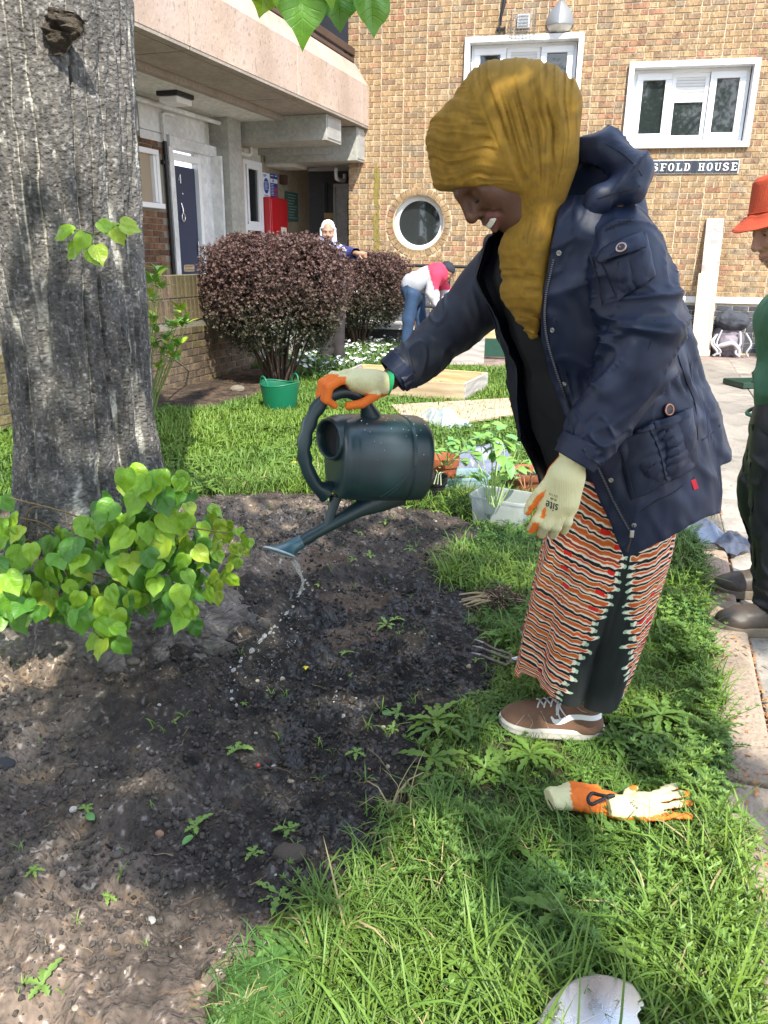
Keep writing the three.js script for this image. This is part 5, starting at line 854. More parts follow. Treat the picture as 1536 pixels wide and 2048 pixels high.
{
  const bed = thing('raised_bed', 'empty pale wooden raised bed frame behind the watering can', 'raised bed'), C = [[724, 728], [974, 745], [929, 767], [664, 752]].map(([x, y]) => onGround(x, y, 0.2).setY(0));
  plank('board', C[0], C[1], 0.2, 0.028, woodNew, bed); plank('board', C[1], C[2], 0.2, 0.028, woodGrey, bed); plank('board', C[2], C[3], 0.2, 0.028, woodPale2, bed); plank('board', C[3], C[0], 0.2, 0.028, woodGrey, bed);
  for (const c of C) mesh('corner_post', box(0.04, 0.19, 0.04, lerp(c.x, 0.25, 0.05), 0.095, lerp(c.z, -7.7, 0.05), 0.003), woodNew, bed);
  const bed2 = thing('planter_box', 'wooden planter box with a dark green side behind the raised bed frame', 'planter'), q = onGround(945, 712), w = onGround(1090, 716);
  plank('green_board', q, w, 0.24, 0.03, std({ color: lin(0.012, 0.07, 0.045), roughness: 0.6, map: grainMap }), bed2);
  const qb = q.clone().add(V(0.15, 0, -0.8)), wb = w.clone().add(V(0.1, 0, -0.8));
  plank('top_board', q.clone().add(V(0.1, 0, -0.05)), w.clone().add(V(0, 0, -0.05)), 0.24, 0.03, woodNew, bed2, 0.24); plank('board', qb, wb, 0.47, 0.03, woodNew, bed2); plank('board', q.clone().add(V(0.0, 0, -0.03)), qb, 0.40, 0.03, woodNew, bed2);
  const bd = thing('timber_board', 'flat pinkish timber board lying on the grass before the raised bed', 'board'), B = [[783, 813], [1046, 798], [1062, 826], [905, 850], [806, 838]].map(([x, y]) => onGround(x, y, 0.05));
  const s = new THREE.Shape(); B.forEach((p, i) => (i ? s.lineTo(p.x, p.z) : s.moveTo(p.x, p.z))); const g = new THREE.ExtrudeGeometry(s, { depth: 0.018, bevelEnabled: true, bevelSize: 0.002, bevelThickness: 0.002, bevelSegments: 1 }); g.rotateX(Math.PI / 2); g.translate(0, 0.066, 0);
  { const t = g.index ? g.toNonIndexed() : g; worldUV(t); mesh('panel', t, std({ color: lin(0.62, 0.43, 0.31), roughness: 0.85, map: grainMap, bumpMap: grainBump, bumpScale: 0.001 }), bd); }
  { const pa = onGround(806, 838), pb = onGround(905, 850); plank('batten', pa, pb.clone().lerp(pa, 0.1), 0.03, 0.03, woodNew, bd); }
}
// planks against the brick wall
{
  const lean = (name, label, x, w, top, foot, zo, mat) => { const t = thing(name, label, 'plank', inFrame(frameB, x, 0, 0).toArray(), turnB), len = Math.hypot(top, foot); const m = mesh('timber', box(w, len, 0.035, 0, len / 2, 0, 0.004), mat, t); m.position.set(0, -0.03, foot + zo); m.rotation.x = -Math.atan2(foot, top); const e = mesh('end_grain', box(w - 0.006, 0.004, 0.03, 0, len + 0.001, 0), woodNew, t); e.position.copy(m.position); e.rotation.copy(m.rotation); return t; };
  lean('plank', 'tall grey stained plank, the higher of the two leaning on the brick wall', -0.425, 0.235, 1.90, 0.36, 0.055, std({ map: texture(256, 512, (u, v) => { const n = fbm(u * 3, v * 8, 7, 4, 3, 8), k = fbm(u * 8, v * 14, 17, 4, 8, 14); const c = k > 0.3 ? [0.62, 0.58, 0.57] : [0.76, 0.70, 0.64]; return c.map((q) => q + 0.12 * n); }), roughness: 0.9 }));
  lean('plank', 'shorter pale clean plank in front of the taller one by the brick wall', -0.46, 0.245, 1.15, 0.218, 0.245, woodPale);
}
// ---------------------------------------------------------------- backpacks by the wall
function backpack(name, label, x, h, w, mats, seed) {
  const b = thing(name, label, 'backpack', inFrame(frameB, x, -0.03, 0.20).toArray(), turnB);
  const body = surface((p) => { const n = 0.014 * noise3(p[0] * 14, p[1] * 12, p[2] * 14 + seed); return smin(ell(p, V(0, h * 0.36, 0), V(w * 0.5, h * 0.40, 0.15)), ell(p, V(0, h * 0.12, 0.04), V(w * 0.46, h * 0.16, 0.14)), 0.06) + n; }, V(-w * 0.7, -0.03, -0.24), V(w * 0.7, h * 0.9, 0.28), 0.016); softUV(body);
  mesh('body', body, mats[0], b);
  const lid = surface((p) => { const n = 0.02 * noise3(p[0] * 11, p[1] * 14, p[2] * 11 + seed + 4) + 0.01 * noise3(p[0] * 28, p[1] * 28, p[2] * 28); return ell(p, V(0.01, h * 0.80, 0.05), V(w * 0.53, h * 0.22, 0.18)) + n; }, V(-w * 0.8, h * 0.4, -0.25), V(w * 0.8, h * 1.15, 0.32), 0.014); softUV(lid);
  mesh('lid', lid, mats[1], b);
  const pocket = surface((p) => ell(p, V(0, h * 0.30, 0.13), V(w * 0.33, h * 0.20, 0.07)) + 0.012 * noise3(p[0] * 18, p[1] * 18, p[2] * 18 + seed), V(-w * 0.6, 0, 0), V(w * 0.6, h * 0.65, 0.28), 0.014); softUV(pocket);
  mesh('pocket', pocket, mats[3], b);
  const r = rng(seed);
  for (let i = 0; i < 5; i++) { const s = i % 2 ? 1 : -1, x0 = s * w * (0.18 + 0.3 * r()); mesh('strap', tube([V(x0, h * (0.5 + 0.15 * r()), 0.16), V(x0 + s * 0.04 + (r() - 0.5) * 0.08, h * 0.32, 0.23), V(x0 * (0.6 + 0.7 * r()), h * 0.12, 0.22 + 0.05 * r()), V(x0 * 1.2 + (r() - 0.5) * 0.1, 0.015, 0.2 + 0.08 * r())], 0.013 + 0.006 * r(), 18, 6), mats[2], b); }
  mesh('hip_belt', tube([V(-w * 0.45, 0.12, 0.16), V(-w * 0.2, 0.17, 0.24), V(0.02, 0.20, 0.26), V(w * 0.25, 0.12, 0.25), V(w * 0.3, 0.03, 0.24)], [0.03, 0.035, 0.035, 0.03, 0.02], 24, 8), mats[2], b);
  return b;
}
const cloth = (r, g, b, rough = 0.85) => std({ color: lin(r, g, b), roughness: rough, map: grainMap, bumpMap: tiled(weaveBump, 6), bumpScale: 0.001 });
backpack('backpack', 'grey and mauve rucksack with white straps against the brick wall', -0.05, 0.62, 0.46, [cloth(0.22, 0.19, 0.22), cloth(0.055, 0.06, 0.075), cloth(0.52, 0.50, 0.52), cloth(0.30, 0.25, 0.29)], 3);
backpack('backpack', 'black rucksack by the brick wall half hidden behind the man', 0.62, 0.42, 0.36, [cloth(0.02, 0.02, 0.022), cloth(0.025, 0.025, 0.028), cloth(0.05, 0.05, 0.055), cloth(0.03, 0.03, 0.033)], 8);
// tray on the path
{
  const p = onGround(1500, 772, -0.03), t = thing('plant_tray', 'dark green plastic tray lying on the paving behind the man', 'tray', p.toArray(), 0.2), m = std({ color: lin(0.012, 0.04, 0.022), roughness: 0.5 });
  mesh('base', box(0.62, 0.012, 0.36, 0.1, 0.01, 0, 0.004), m, t); mesh('rim', merge([box(0.64, 0.06, 0.014, 0.1, 0.036, 0.18, 0.004), box(0.64, 0.06, 0.014, 0.1, 0.036, -0.18, 0.004), box(0.014, 0.06, 0.345, -0.21, 0.036, 0, 0.004), box(0.014, 0.06, 0.345, 0.41, 0.036, 0, 0.004)]), m, t);
  const st = thing('steel_bar', 'short dark bar leaning across the green tray on the paving', 'bar', p.clone().add(V(0.1, 0.02, 0.26)).toArray(), -0.7); mesh('shaft', tube([V(-0.2, 0.05, 0), V(0, 0.03, 0), V(0.2, 0.01, 0)], 0.012, 8, 8), M.blackMetal, st); mesh('tip', tube([V(0.2, 0.01, 0), V(0.27, 0.003, 0)], [0.016, 0.01], 4, 8), M.blackMetal, st);
}
// ---------------------------------------------------------------- green trug
{
  const p = onGround(557, 829), t = thing('garden_bucket', 'flexible green bucket with two handles on the lawn by the purple shrub', 'bucket', [p.x, 0, p.z - 0.13]), m = phys({ color: lin(0.004, 0.125, 0.06), roughness: 0.4, clearcoat: 0.2 });
  const wall = sheet(48, 12, (u, v) => { const a = u * 6.2832, R = lerp(0.125, 0.162, v), y = 0.25 * v + 0.012 * Math.sin(a * 2 + 0.5) * v * v; return [V(Math.cos(a) * R * 1.02, y, Math.sin(a) * R), u, v]; }, true);
  mesh('side', shell(wall, 0.005), m, t); mesh('bottom', new THREE.CylinderGeometry(0.125, 0.122, 0.01, 40).translate(0, 0.006, 0), m, t);
  const lip = []; for (let i = 0; i < 36; i++) { const a = i / 36 * 6.2832; lip.push(V(Math.cos(a) * 0.166, 0.25 + 0.012 * Math.sin(a * 2 + 0.5), Math.sin(a) * 0.163)); } mesh('rim', tube(lip, 0.007, 72, 8, true), m, t);
  for (const s of [0, Math.PI]) { const A = s + 2.5, q = (da, dy, k) => V(Math.cos(A + da) * 0.163 * k, 0.25 + dy, Math.sin(A + da) * 0.16 * k); mesh('handle', tube([q(-0.38, -0.01, 1), q(-0.28, 0.04, 1.0), q(-0.1, 0.065, 0.98), q(0.1, 0.065, 0.98), q(0.28, 0.04, 1.0), q(0.38, -0.01, 1)], 0.008, 24, 8), m, t); }
}
// ---------------------------------------------------------------- plastic tubs, pots and seedlings
function tub(name, label, x, y, turn, w, d, h, col, group) {
  const p = onGround(x, y), t = thing(name, label, 'plastic tub', [p.x, 0.012, p.z], turn);
  const m = phys({ color: lin(...col), transmission: 0.72, roughness: 0.4, thickness: 0, ior: 1.45, side: THREE.DoubleSide });
  const ringAt = (a, k) => { const c = Math.cos(a), s = Math.sin(a), e = 7, q = Math.pow(Math.pow(Math.abs(c), e) + Math.pow(Math.abs(s), e), -1 / e); return V(c * q * w / 2 * k, 0, s * q * d / 2 * k); };
  const g = sheet(72, 10, (u, v) => { const q = ringAt(u * 6.2832, lerp(0.90, 1, v)); q.y = h * v; return [q, u, v]; }, true);
  mesh('side', shell(g, 0.0016), m, t);
  const rim = sheet(72, 4, (u, v) => { const k = [1.0, 1.05, 1.065, 1.065, 1.06][Math.round(v * 4)], q = ringAt(u * 6.2832, k); q.y = h + [0, 0.003, 0, -0.012, -0.013][Math.round(v * 4)]; return [q, u, v]; }, true); mesh('rim', rim, m, t);
  const bot = sheet(72, 1, (u, v) => { const q = ringAt(u * 6.2832, 0.9 * v); q.y = 0.003; return [q]; }); mesh('bottom', bot, m, t);
  return t;
}
const tub1 = tub('plastic_tub', 'clear white plastic tub holding pale seedlings beside the gloved hand', 1003, 1048, -0.50, 0.29, 0.21, 0.145, [0.74, 0.77, 0.78]);
const tub2 = tub('plastic_tub', 'clear bluish plastic tub, lower one behind the tub of seedlings', 920, 985, 0.18, 0.30, 0.20, 0.10, [0.62, 0.78, 0.86]);
{ // damp soil left in the bottom of the front tub
  const s = sheet(30, 20, (u, v) => [V((u - 0.5) * 0.24, 0.012 + 0.022 * Math.max(0, fbm(u * 4, v * 4, 3, 3) + 0.25), (v - 0.5) * 0.17)]); mesh('soil', s, std({ color: lin(0.05, 0.04, 0.03), roughness: 1 }), tub1);
}
function pot(label, x, y, h, R, col, name = 'flower_pot', cat = 'flower pot', D) {
  const p = D ? at(x, y, D) : onGround(x, y), t = thing(name, label, cat, [p.x, Math.max(0, D ? p.y : 0), p.z]), m = std({ color: lin(...col), roughness: 0.75, map: grainMap });
  const pr = [[0, 0.0001], [0, 0.66], [0.02, 0.70], [0.74, 0.90], [0.745, 1.0], [0.99, 1.03], [1, 1.02], [1, 0.96], [0.8, 0.88], [0.1, 0.62]];
  mesh('body', sheet(40, pr.length - 1, (u, v) => { const [y0, k] = pr[Math.round(v * (pr.length - 1))]; return [V(Math.cos(u * 6.2832) * R * k, y0 * h, -Math.sin(u * 6.2832) * R * k), u, y0]; }, true), m, t);
  mesh('compost', new THREE.CylinderGeometry(R * 0.86, R * 0.84, 0.01, 24).translate(0, h * 0.72, 0), std({ color: lin(0.03, 0.022, 0.016), roughness: 1, bumpMap: grainBump, bumpScale: 0.01 }), t); return t;
}
const pot1 = pot('orange terracotta pot standing right behind the watering can', 884, 978, 0.20, 0.095, [0.42, 0.11, 0.045]);
const pot2 = pot('small black pot with pale sprouts tucked against the watering can', 866, 1004, 0.15, 0.075, [0.012, 0.013, 0.015]);
const pot3 = pot('wide terracotta pot with pinkish stems behind the clear tub', 1052, 990, 0.15, 0.125, [0.36, 0.12, 0.06]);
pot('dark grey pot lying behind the seedlings under the grey plastic', 970, 945, 0.16, 0.09, [0.035, 0.035, 0.045]);
const limp = phys({ color: lin(0.20, 0.38, 0.07), roughness: 0.5, side: THREE.DoubleSide, transmission: 0.25, thickness: 0 }), limp2 = phys({ color: lin(0.14, 0.33, 0.09), roughness: 0.5, side: THREE.DoubleSide, transmission: 0.2, thickness: 0 });
const ovate = (L, w, droop = 0.3) => sheet(6, 8, (u, v) => { const s = u * 2 - 1, ww = w * Math.pow(Math.sin(Math.PI * Math.min(1, 0.06 + 0.94 * v)), 0.7); return [V(s * ww, -droop * L * v * v + 0.25 * Math.abs(s) * ww, v * L), u, v]; });
function seedlings(label, stemMat, list, seed, leafSize = 0.03) {   // list: [root px, py, D, tip px, py, D, leaves]
  const t = thing('seedling', label, 'seedling'), r = rng(seed), leaf = [0.2, 0.5, 0.8].map((d) => ovate(1, 0.34, d));
  for (const [x0, y0, D0, x1, y1, D1, n] of list) {
    const a = at(x0, y0, D0), b = at(x1, y1, D1), m = a.clone().lerp(b, 0.55).add(V((r() - 0.5) * 0.03, 0.02, (r() - 0.5) * 0.03));
    mesh('stem', tube([a, m, b], [0.0034, 0.003, 0.0018], 14, 6), stemMat, t);
    for (let i = 0; i < n; i++) { const k = 1 - 0.45 * (i / Math.max(1, n)) * r(), q = a.clone().lerp(b, k).add(V((r() - 0.5) * 0.05, (r() - 0.3) * 0.03, (r() - 0.5) * 0.05)), l = mesh('leaf', leaf[Math.floor(r() * 3)], r() < 0.6 ? limp : limp2, t); l.position.copy(q); l.quaternion.copy(eul(0.2 - r() * 0.9, r() * 6.28, (r() - 0.5) * 0.8)); l.scale.setScalar(leafSize * (0.7 + 0.9 * r())); }
  }
  return t;
}
seedlings('tall pale seedlings with soft green leaves growing out of the clear tub', std({ color: lin(0.42, 0.58, 0.20), roughness: 0.5 }), [
  [984, 1010, 3.62, 985, 868, 3.55, 7], [990, 1012, 3.6, 1010, 880, 3.6, 6], [996, 1010, 3.62, 1035, 895, 3.62, 6], [988, 1014, 3.58, 960, 880, 3.6, 6], [980, 1008, 3.62, 940, 905, 3.6, 6], [993, 1014, 3.6, 1020, 930, 3.5, 5], [1000, 1010, 3.62, 1040, 930, 3.55, 4], [978, 1006, 3.65, 945, 950, 3.6, 4], [986, 1010, 3.6, 975, 850, 3.62, 6], [991, 1010, 3.64, 998, 905, 3.5, 5], [983, 1012, 3.6, 1000, 860, 3.65, 5]], 21, 0.05);
seedlings('pinkish bean stems leaning out of the wide terracotta pot', std({ color: lin(0.50, 0.24, 0.13), roughness: 0.5 }), [[1045, 975, 3.9, 1020, 925, 3.85, 1], [1050, 976, 3.9, 1040, 920, 3.9, 2], [1056, 975, 3.9, 1068, 925, 3.9, 1], [1060, 976, 3.88, 1085, 950, 3.8, 2], [1048, 978, 3.86, 1030, 950, 3.8, 1], [1063, 975, 3.9, 1058, 938, 3.85, 1]], 31, 0.05);
seedlings('curled white sprouts rising from the small black pot', std({ color: lin(0.55, 0.62, 0.40), roughness: 0.5 }), [[868, 968, 3.98, 872, 940, 3.96, 1], [875, 968, 3.98, 882, 944, 3.97, 1], [882, 970, 3.98, 888, 944, 3.95, 1]], 41, 0.022);
seedlings('broad-leaved green seedlings spilling over the terracotta pot', std({ color: lin(0.25, 0.42, 0.12), roughness: 0.5 }), [[885, 930, 4.0, 872, 905, 3.95, 4], [888, 930, 4.0, 905, 900, 3.95, 4], [892, 930, 4.0, 920, 890, 4.0, 6], [890, 930, 4.05, 940, 905, 4.0, 6], [895, 932, 4.05, 930, 925, 3.95, 5], [900, 935, 4.1, 945, 885, 4.1, 6], [895, 930, 4.1, 905, 878, 4.1, 5]], 51, 0.048);
// crumpled sheets
function crumple(name, label, cat, c, w, d, h, seed, mat, turn = 0) {
  const g = sheet(60, 46, (u, v) => { const x = (u - 0.5) * w, z = (v - 0.5) * d, e = Math.min(u, 1 - u, v, 1 - v) * 4, n = ridge(noise3(x * 9 + seed, z * 9, seed)), n2 = ridge(noise3(x * 21, z * 21, seed + 3)); const k = 1 + 0.25 * noise3(u * 2.2, v * 2.2, seed + 9); return [V(x * k, 0.012 + h * Math.min(1, e) * (0.3 + 0.7 * n * (0.6 + 0.4 * noise3(x * 4, z * 4, seed + 7))) + 0.018 * n2, z * k), u * w * 2, v * d * 2]; });
  const t = thing(name, label, cat, c.toArray(), turn); const s = shell(g, 0.0015); const m = mesh('sheet', s, mat, t); return t;
}
{
  const t = crumple('plastic_sack', 'crumpled blue-grey plastic sack lying over the kerb', 'sack', onGround(1380, 1075, -0.02), 0.30, 0.36, 0.13, 5, phys({ color: lin(0.21, 0.24, 0.30), roughness: 0.35, clearcoat: 0.15, side: THREE.DoubleSide }), 0.25);
  mesh('torn_flap', shell(sheet(20, 14, (u, v) => [V(0.02 + u * 0.16, 0.02 + 0.05 * Math.sin(u * 2.4) * (1 - v) + 0.01 * noise3(u * 6, v * 6, 4), 0.16 + v * 0.14 - 0.05 * u)]), 0.0015), phys({ color: lin(0.06, 0.07, 0.10), roughness: 0.35, side: THREE.DoubleSide }), t);
  const g = crumple('plastic_sheet', 'grey-blue plastic sheet crumpled on the grass behind the seedlings', 'sheet', onGround(965, 925, 0.08), 0.34, 0.22, 0.16, 11, phys({ color: lin(0.24, 0.26, 0.36), roughness: 0.45, side: THREE.DoubleSide }), 0.4); g.rotation.x = 0.5;
  mesh('fold', shell(sheet(12, 8, (u, v) => [V(-0.14 + u * 0.22, 0.03 + 0.06 * Math.sin(u * 3), 0.10 + v * 0.08)]), 0.0015), phys({ color: lin(0.17, 0.18, 0.27), roughness: 0.45, side: THREE.DoubleSide }), g);
  const b = crumple('plastic_bag', 'clear plastic bag crumpled on the grass before the raised bed', 'bag', onGround(885, 850, 0.02), 0.26, 0.40, 0.16, 17, phys({ color: lin(0.85, 0.92, 0.95), transmission: 0.75, roughness: 0.18, thickness: 0, side: THREE.DoubleSide }), 0.5);
  mesh('mouth', shell(sheet(14, 8, (u, v) => [V(-0.10 + u * 0.2, 0.02 + 0.05 * Math.abs(Math.sin(u * 7)) * v, 0.19 + v * 0.08)]), 0.001), phys({ color: lin(0.85, 0.92, 0.95), transmission: 0.6, roughness: 0.2, thickness: 0, side: THREE.DoubleSide }), b);
}
// ---------------------------------------------------------------- hand fork, pulled roots, trowel
{
  const a = onGround(1040, 1322), f = thing('hand_fork', 'three-pronged garden hand fork lying in the grass by the skirt hem', 'garden fork', [0, 0, 0]), m = std({ color: lin(0.16, 0.13, 0.11), roughness: 0.5, metalness: 0.6, bumpMap: grainBump, bumpScale: 0.002 }), mt = std({ color: lin(0.55, 0.56, 0.6), roughness: 0.3, metalness: 0.9 });
  const G = (x, y, h) => onGround(x, y, h);
  const hub = G(1022, 1320, 0.045);
  const tips = [[949, 1279], [946, 1292], [943, 1306]], mid = [[986, 1297], [985, 1306], [980, 1318]], root = [[1021, 1309], [1017, 1318], [1014, 1331]];
  tips.forEach((t, i) => { const p0 = G(...root[i], 0.045), p1 = G(...mid[i], 0.055), p2 = G(...t, 0.045); const pr = mesh('prong', tube([p0, p1, p1.clone().lerp(p2, 0.5).add(V(0, 0.003, 0)), p2], [0.005, 0.005, 0.0045, 0.0015], 20, 8), m, f); mesh('worn_tip', tube([p1.clone().lerp(p2, 0.5).add(V(0, 0.0032, 0)), p1.clone().lerp(p2, 0.75).add(V(0, 0.002, 0)), p2.clone().addScaledVector(p2.clone().sub(p1).normalize(), 0.002)], [0.0047, 0.0036, 0.0014], 10, 8), mt, pr); });
  mesh('crossbar', tube([G(1021, 1309, 0.045), G(1023, 1320, 0.046), G(1014, 1331, 0.045)], 0.006, 16, 8), m, f);
  mesh('ferrule', tube([G(1023, 1319, 0.046), G(1038, 1318, 0.045), G(1051, 1319, 0.043)], [0.006, 0.010, 0.0115], 10, 12), mt, f);
  mesh('handle', tube([G(1051, 1319, 0.043), G(1075, 1322, 0.04), G(1100, 1326, 0.035)], [0.012, 0.015, 0.011], 12, 12), std({ color: lin(0.04, 0.03, 0.02), roughness: 0.6 }), f);
}
{
  const c = onGround(1003, 1222), t = thing('pulled_roots', 'heap of brown pulled-up roots and stalks on the lawn edge', 'roots', [c.x, 0, c.z]), r = rng(61), A = [], B = [];
  for (let i = 0; i < 130; i++) { const a = r() * 6.283, l = 0.05 + r() * 0.10, p = V((r() - 0.5) * 0.10, 0.02 + r() * 0.05, (r() - 0.5) * 0.09), q = p.clone().add(V(Math.cos(a) * l, -0.02 + r() * 0.05, Math.sin(a) * l * 0.8)); q.y = Math.max(0.012, q.y); (i % 5 ? A : B).push(tube([p, p.clone().lerp(q, 0.5).add(V((r() - 0.5) * 0.03, r() * 0.03, (r() - 0.5) * 0.03)), q], [0.0026, 0.0022, 0.001], 7, 5)); }
  for (let i = 0; i < 16; i++) { const p = V(-0.02 + (r() - 0.5) * 0.05, 0.03 + r() * 0.03, (r() - 0.5) * 0.05), q = p.clone().add(V(-0.09 - r() * 0.05, -0.005 + (r() - 0.5) * 0.02, (r() - 0.2) * 0.04)); B.push(tube([p, p.clone().lerp(q, 0.5).add(V(0, 0.008, 0)), q], [0.004, 0.0045, 0.003], 7, 6)); }
  stuff(mesh('dark_root', merge(A), std({ color: lin(0.09, 0.05, 0.035), roughness: 0.9 }), t)); stuff(mesh('pale_stalk', merge(B), std({ color: lin(0.34, 0.25, 0.14), roughness: 0.8 }), t));
}
{
  const P = (x, y) => onGround(x, y, 0.07), c = P(1188, 2040), t = thing('trowel', 'shiny steel trowel blade stamped with letters at the bottom of the photo', 'trowel', c.toArray());
  const pts = [[1030, 2120], [1075, 2048], [1095, 2018], [1120, 1995], [1150, 1976], [1190, 1966], [1230, 1970], [1262, 1980], [1275, 1998], [1287, 2027], [1277, 2030], [1280, 2036], [1271, 2050], [1290, 2100], [1290, 2180], [1240, 2230], [1110, 2230]].map(([x, y]) => { const p = P(x, y).sub(c); return [p.x, p.z]; });
  const ctr = [pts.reduce((a, p) => a + p[0], 0) / pts.length, pts.reduce((a, p) => a + p[1], 0) / pts.length];
  const curve = new THREE.CatmullRomCurve3(pts.map(([x, z]) => V(x, 0, z)), true, 'catmullrom', 0.15), O = curve.getSpacedPoints(120);
  const dish = (x, z) => 0.030 * (1 - Math.min(1, Math.hypot(x - ctr[0], (z - ctr[1]) * 0.8) / 0.12) ** 2) * 1.0;
  const g = sheet(120, 16, (u, v) => { const o = O[Math.round(u * 120) % 120], x = lerp(ctr[0], o.x, v), z = lerp(ctr[1], o.z, v); return [V(x, dish(x, z), z), x * 8, z * 8]; });
  mesh('blade', shell(g, 0.0016), std({ color: lin(0.62, 0.60, 0.58), roughness: 0.36, metalness: 0.8, bumpMap: grainBump, bumpScale: 0.0002, roughnessMap: texture(256, 256, (u, v) => { const n = fbm(u * 6, v * 6, 3, 4, 6, 6); return 0.85 + 0.3 * n; }, false) }), t);
  const lm = std({ color: lin(0.42, 0.41, 0.40), roughness: 0.4, metalness: 0.8 });
  [[1098, 2056, 0], [1107, 2042, 1], [1121, 2033, 1]].forEach(([x, y, kind], i) => { const p = P(x, y).sub(c), q = new THREE.TorusGeometry(0.0055, 0.0011, 6, 20); if (kind) q.scale(0.75, 1, 1); q.rotateX(-Math.PI / 2); q.rotateY(0.7); q.translate(p.x, dish(p.x, p.z) + 0.0005, p.z); mesh('stamped_letter', q, lm, t); });
  mesh('tang', tube([V(0.02, 0.03, 0.10), V(0.03, 0.05, 0.16), V(0.03, 0.06, 0.24)], [0.008, 0.008, 0.01], 12, 8), M.greyMetal, t); mesh('handle', tube([V(0.03, 0.06, 0.24), V(0.03, 0.062, 0.30), V(0.03, 0.06, 0.36)], [0.014, 0.017, 0.012], 12, 12), std({ color: lin(0.2, 0.11, 0.05), roughness: 0.6 }), t);
}
// ---------------------------------------------------------------- small things on the bed
{
  const r = rng(303), sg = [0, 1, 2, 3].map((s) => bend(new THREE.IcosahedronGeometry(1, s === 2 ? 1 : 0), (v) => { const k = 1 + 0.35 * noise3(v.x * 1.3, v.y * 1.3, v.z * 1.3 + s * 7); v.multiplyScalar(k); v.y *= 0.7; }));
  const h = (x, z) => soilHeight(x, z, bare(x, z));
  const clod = { m: [], c: [] }, peb = { m: [], c: [] }, bits = { m: [], c: [] };
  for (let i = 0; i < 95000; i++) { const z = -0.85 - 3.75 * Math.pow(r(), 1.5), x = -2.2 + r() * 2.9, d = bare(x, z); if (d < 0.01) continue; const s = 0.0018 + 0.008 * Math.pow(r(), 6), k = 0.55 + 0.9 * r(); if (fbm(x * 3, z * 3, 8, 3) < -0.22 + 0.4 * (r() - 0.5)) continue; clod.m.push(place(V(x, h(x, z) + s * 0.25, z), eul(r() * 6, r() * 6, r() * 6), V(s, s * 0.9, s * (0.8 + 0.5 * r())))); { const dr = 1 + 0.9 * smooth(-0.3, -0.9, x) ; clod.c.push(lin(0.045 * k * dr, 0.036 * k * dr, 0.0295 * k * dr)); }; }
  for (let i = 0; i < 460; i++) { const x = -2.2 + r() * 2.7, z = -0.8 - r() * 3.2; if (bare(x, z) < 0.05) continue; const s = 0.003 + 0.007 * r() * r(), t = r(); peb.m.push(place(V(x, h(x, z) + s * 0.5, z), eul(r() * 6, r() * 6, 0), V(s, s * 0.8, s * (0.7 + 0.6 * r())))); peb.c.push(t < 0.5 ? lin(0.30, 0.25, 0.19) : t < 0.8 ? lin(0.42, 0.38, 0.33) : t < 0.92 ? lin(0.28, 0.15, 0.09) : lin(0.16, 0.16, 0.18)); }
  const strand = tube([V(-0.5, 0, 0), V(-0.15, 0.05, 0.04), V(0.2, 0.03, -0.03), V(0.5, 0, 0.03)], 0.022, 8, 4);
  for (let i = 0; i < 1500; i++) { const x = -2.2 + r() * 3.0, z = -0.8 - r() * 3.9, d = bare(x, z); if (d < 0.0) continue; const s = 0.02 + 0.05 * r() * r(), t = r(); if (r() > 0.35 + 0.7 * (x < -0.5 ? 1 : 0.4)) continue; bits.m.push(place(V(x, h(x, z) + 0.004, z), eul((r() - 0.5) * 0.5, r() * 6, (r() - 0.5) * 0.5), V(s, s * 0.7, s))); bits.c.push(t < 0.5 ? lin(0.15, 0.085, 0.05) : t < 0.8 ? lin(0.28, 0.20, 0.11) : lin(0.18, 0.09, 0.05)); }
  const lit = thing('soil_litter', 'loose clods, pebbles and dry strands scattered over the dark soil', 'soil litter'); lit.userData.kind = 'stuff';
  const q4 = Math.ceil(clod.m.length / 4);
  for (let i = 0; i < 4; i++) instanced('clod', sg[i], std({ color: 0xffffff, roughness: 0.62 }), clod.m.slice(i * q4, (i + 1) * q4), clod.c.slice(i * q4, (i + 1) * q4), lit);
  instanced('pebble', sg[2], std({ color: 0xffffff, roughness: 0.7 }), peb.m, peb.c, lit); instanced('strand', strand, std({ color: 0xffffff, roughness: 0.9 }), bits.m, bits.c, lit);
  // sprouts on the soil
  const wd = { a: blades(71, 5, 0.015, 0.07, 0.0018, 1.0), b: rosette(72, 5, 0.045, 0.008) }, ma = [], mb = [], ca = [], cb = [];
  for (const [x, y] of [[540, 1375], [570, 1385], [485, 1385], [760, 1415], [560, 1475], [640, 1480], [310, 1460], [330, 1470], [80, 1480], [350, 1455], [370, 1440], [690, 1580], [385, 1660], [170, 1620], [240, 1770], [290, 1880], [120, 1960], [40, 1970], [215, 1790], [620, 1770], [820, 1205], [830, 1265], [700, 1350], [780, 1330], [480, 1310], [720, 1060], [830, 1090], [900, 1180], [790, 1240], [250, 1700], [70, 1760], [150, 1850], [560, 1650], [690, 1820], [590, 1700], [640, 1545], [40, 1700], [440, 1270], [420, 1420]]) { const p = onGround(x, y, 0.02); const k = r() < 0.78; (k ? ma : mb).push(place(V(p.x, h(p.x, p.z), p.z), eul(0, r() * 6, 0), 0.35 + 0.6 * r())); (k ? ca : cb).push(lin(0.16, 0.26, 0.05)); }
  for (let i = 0; i < 150; i++) { const x = -0.7 + r() * 1.6, z = -1.0 - r() * 3.6, d = bare(x, z); if (d < 0.0 || d > 0.28 + 0.3 * r()) continue; const k = r() < 0.5; (k ? ma : mb).push(place(V(x, h(x, z), z), eul(0, r() * 6, 0), 0.5 + 0.7 * r())); (k ? ca : cb).push(lin(0.14, 0.23, 0.05)); }
  const w = thing('soil_weeds', 'small green weed sprouts dotted over the bare soil', 'weeds'); w.userData.kind = 'stuff'; instanced('sprout', wd.a, plantMat(), ma, ca, w); instanced('rosette', wd.b, plantMat(), mb, cb, w);
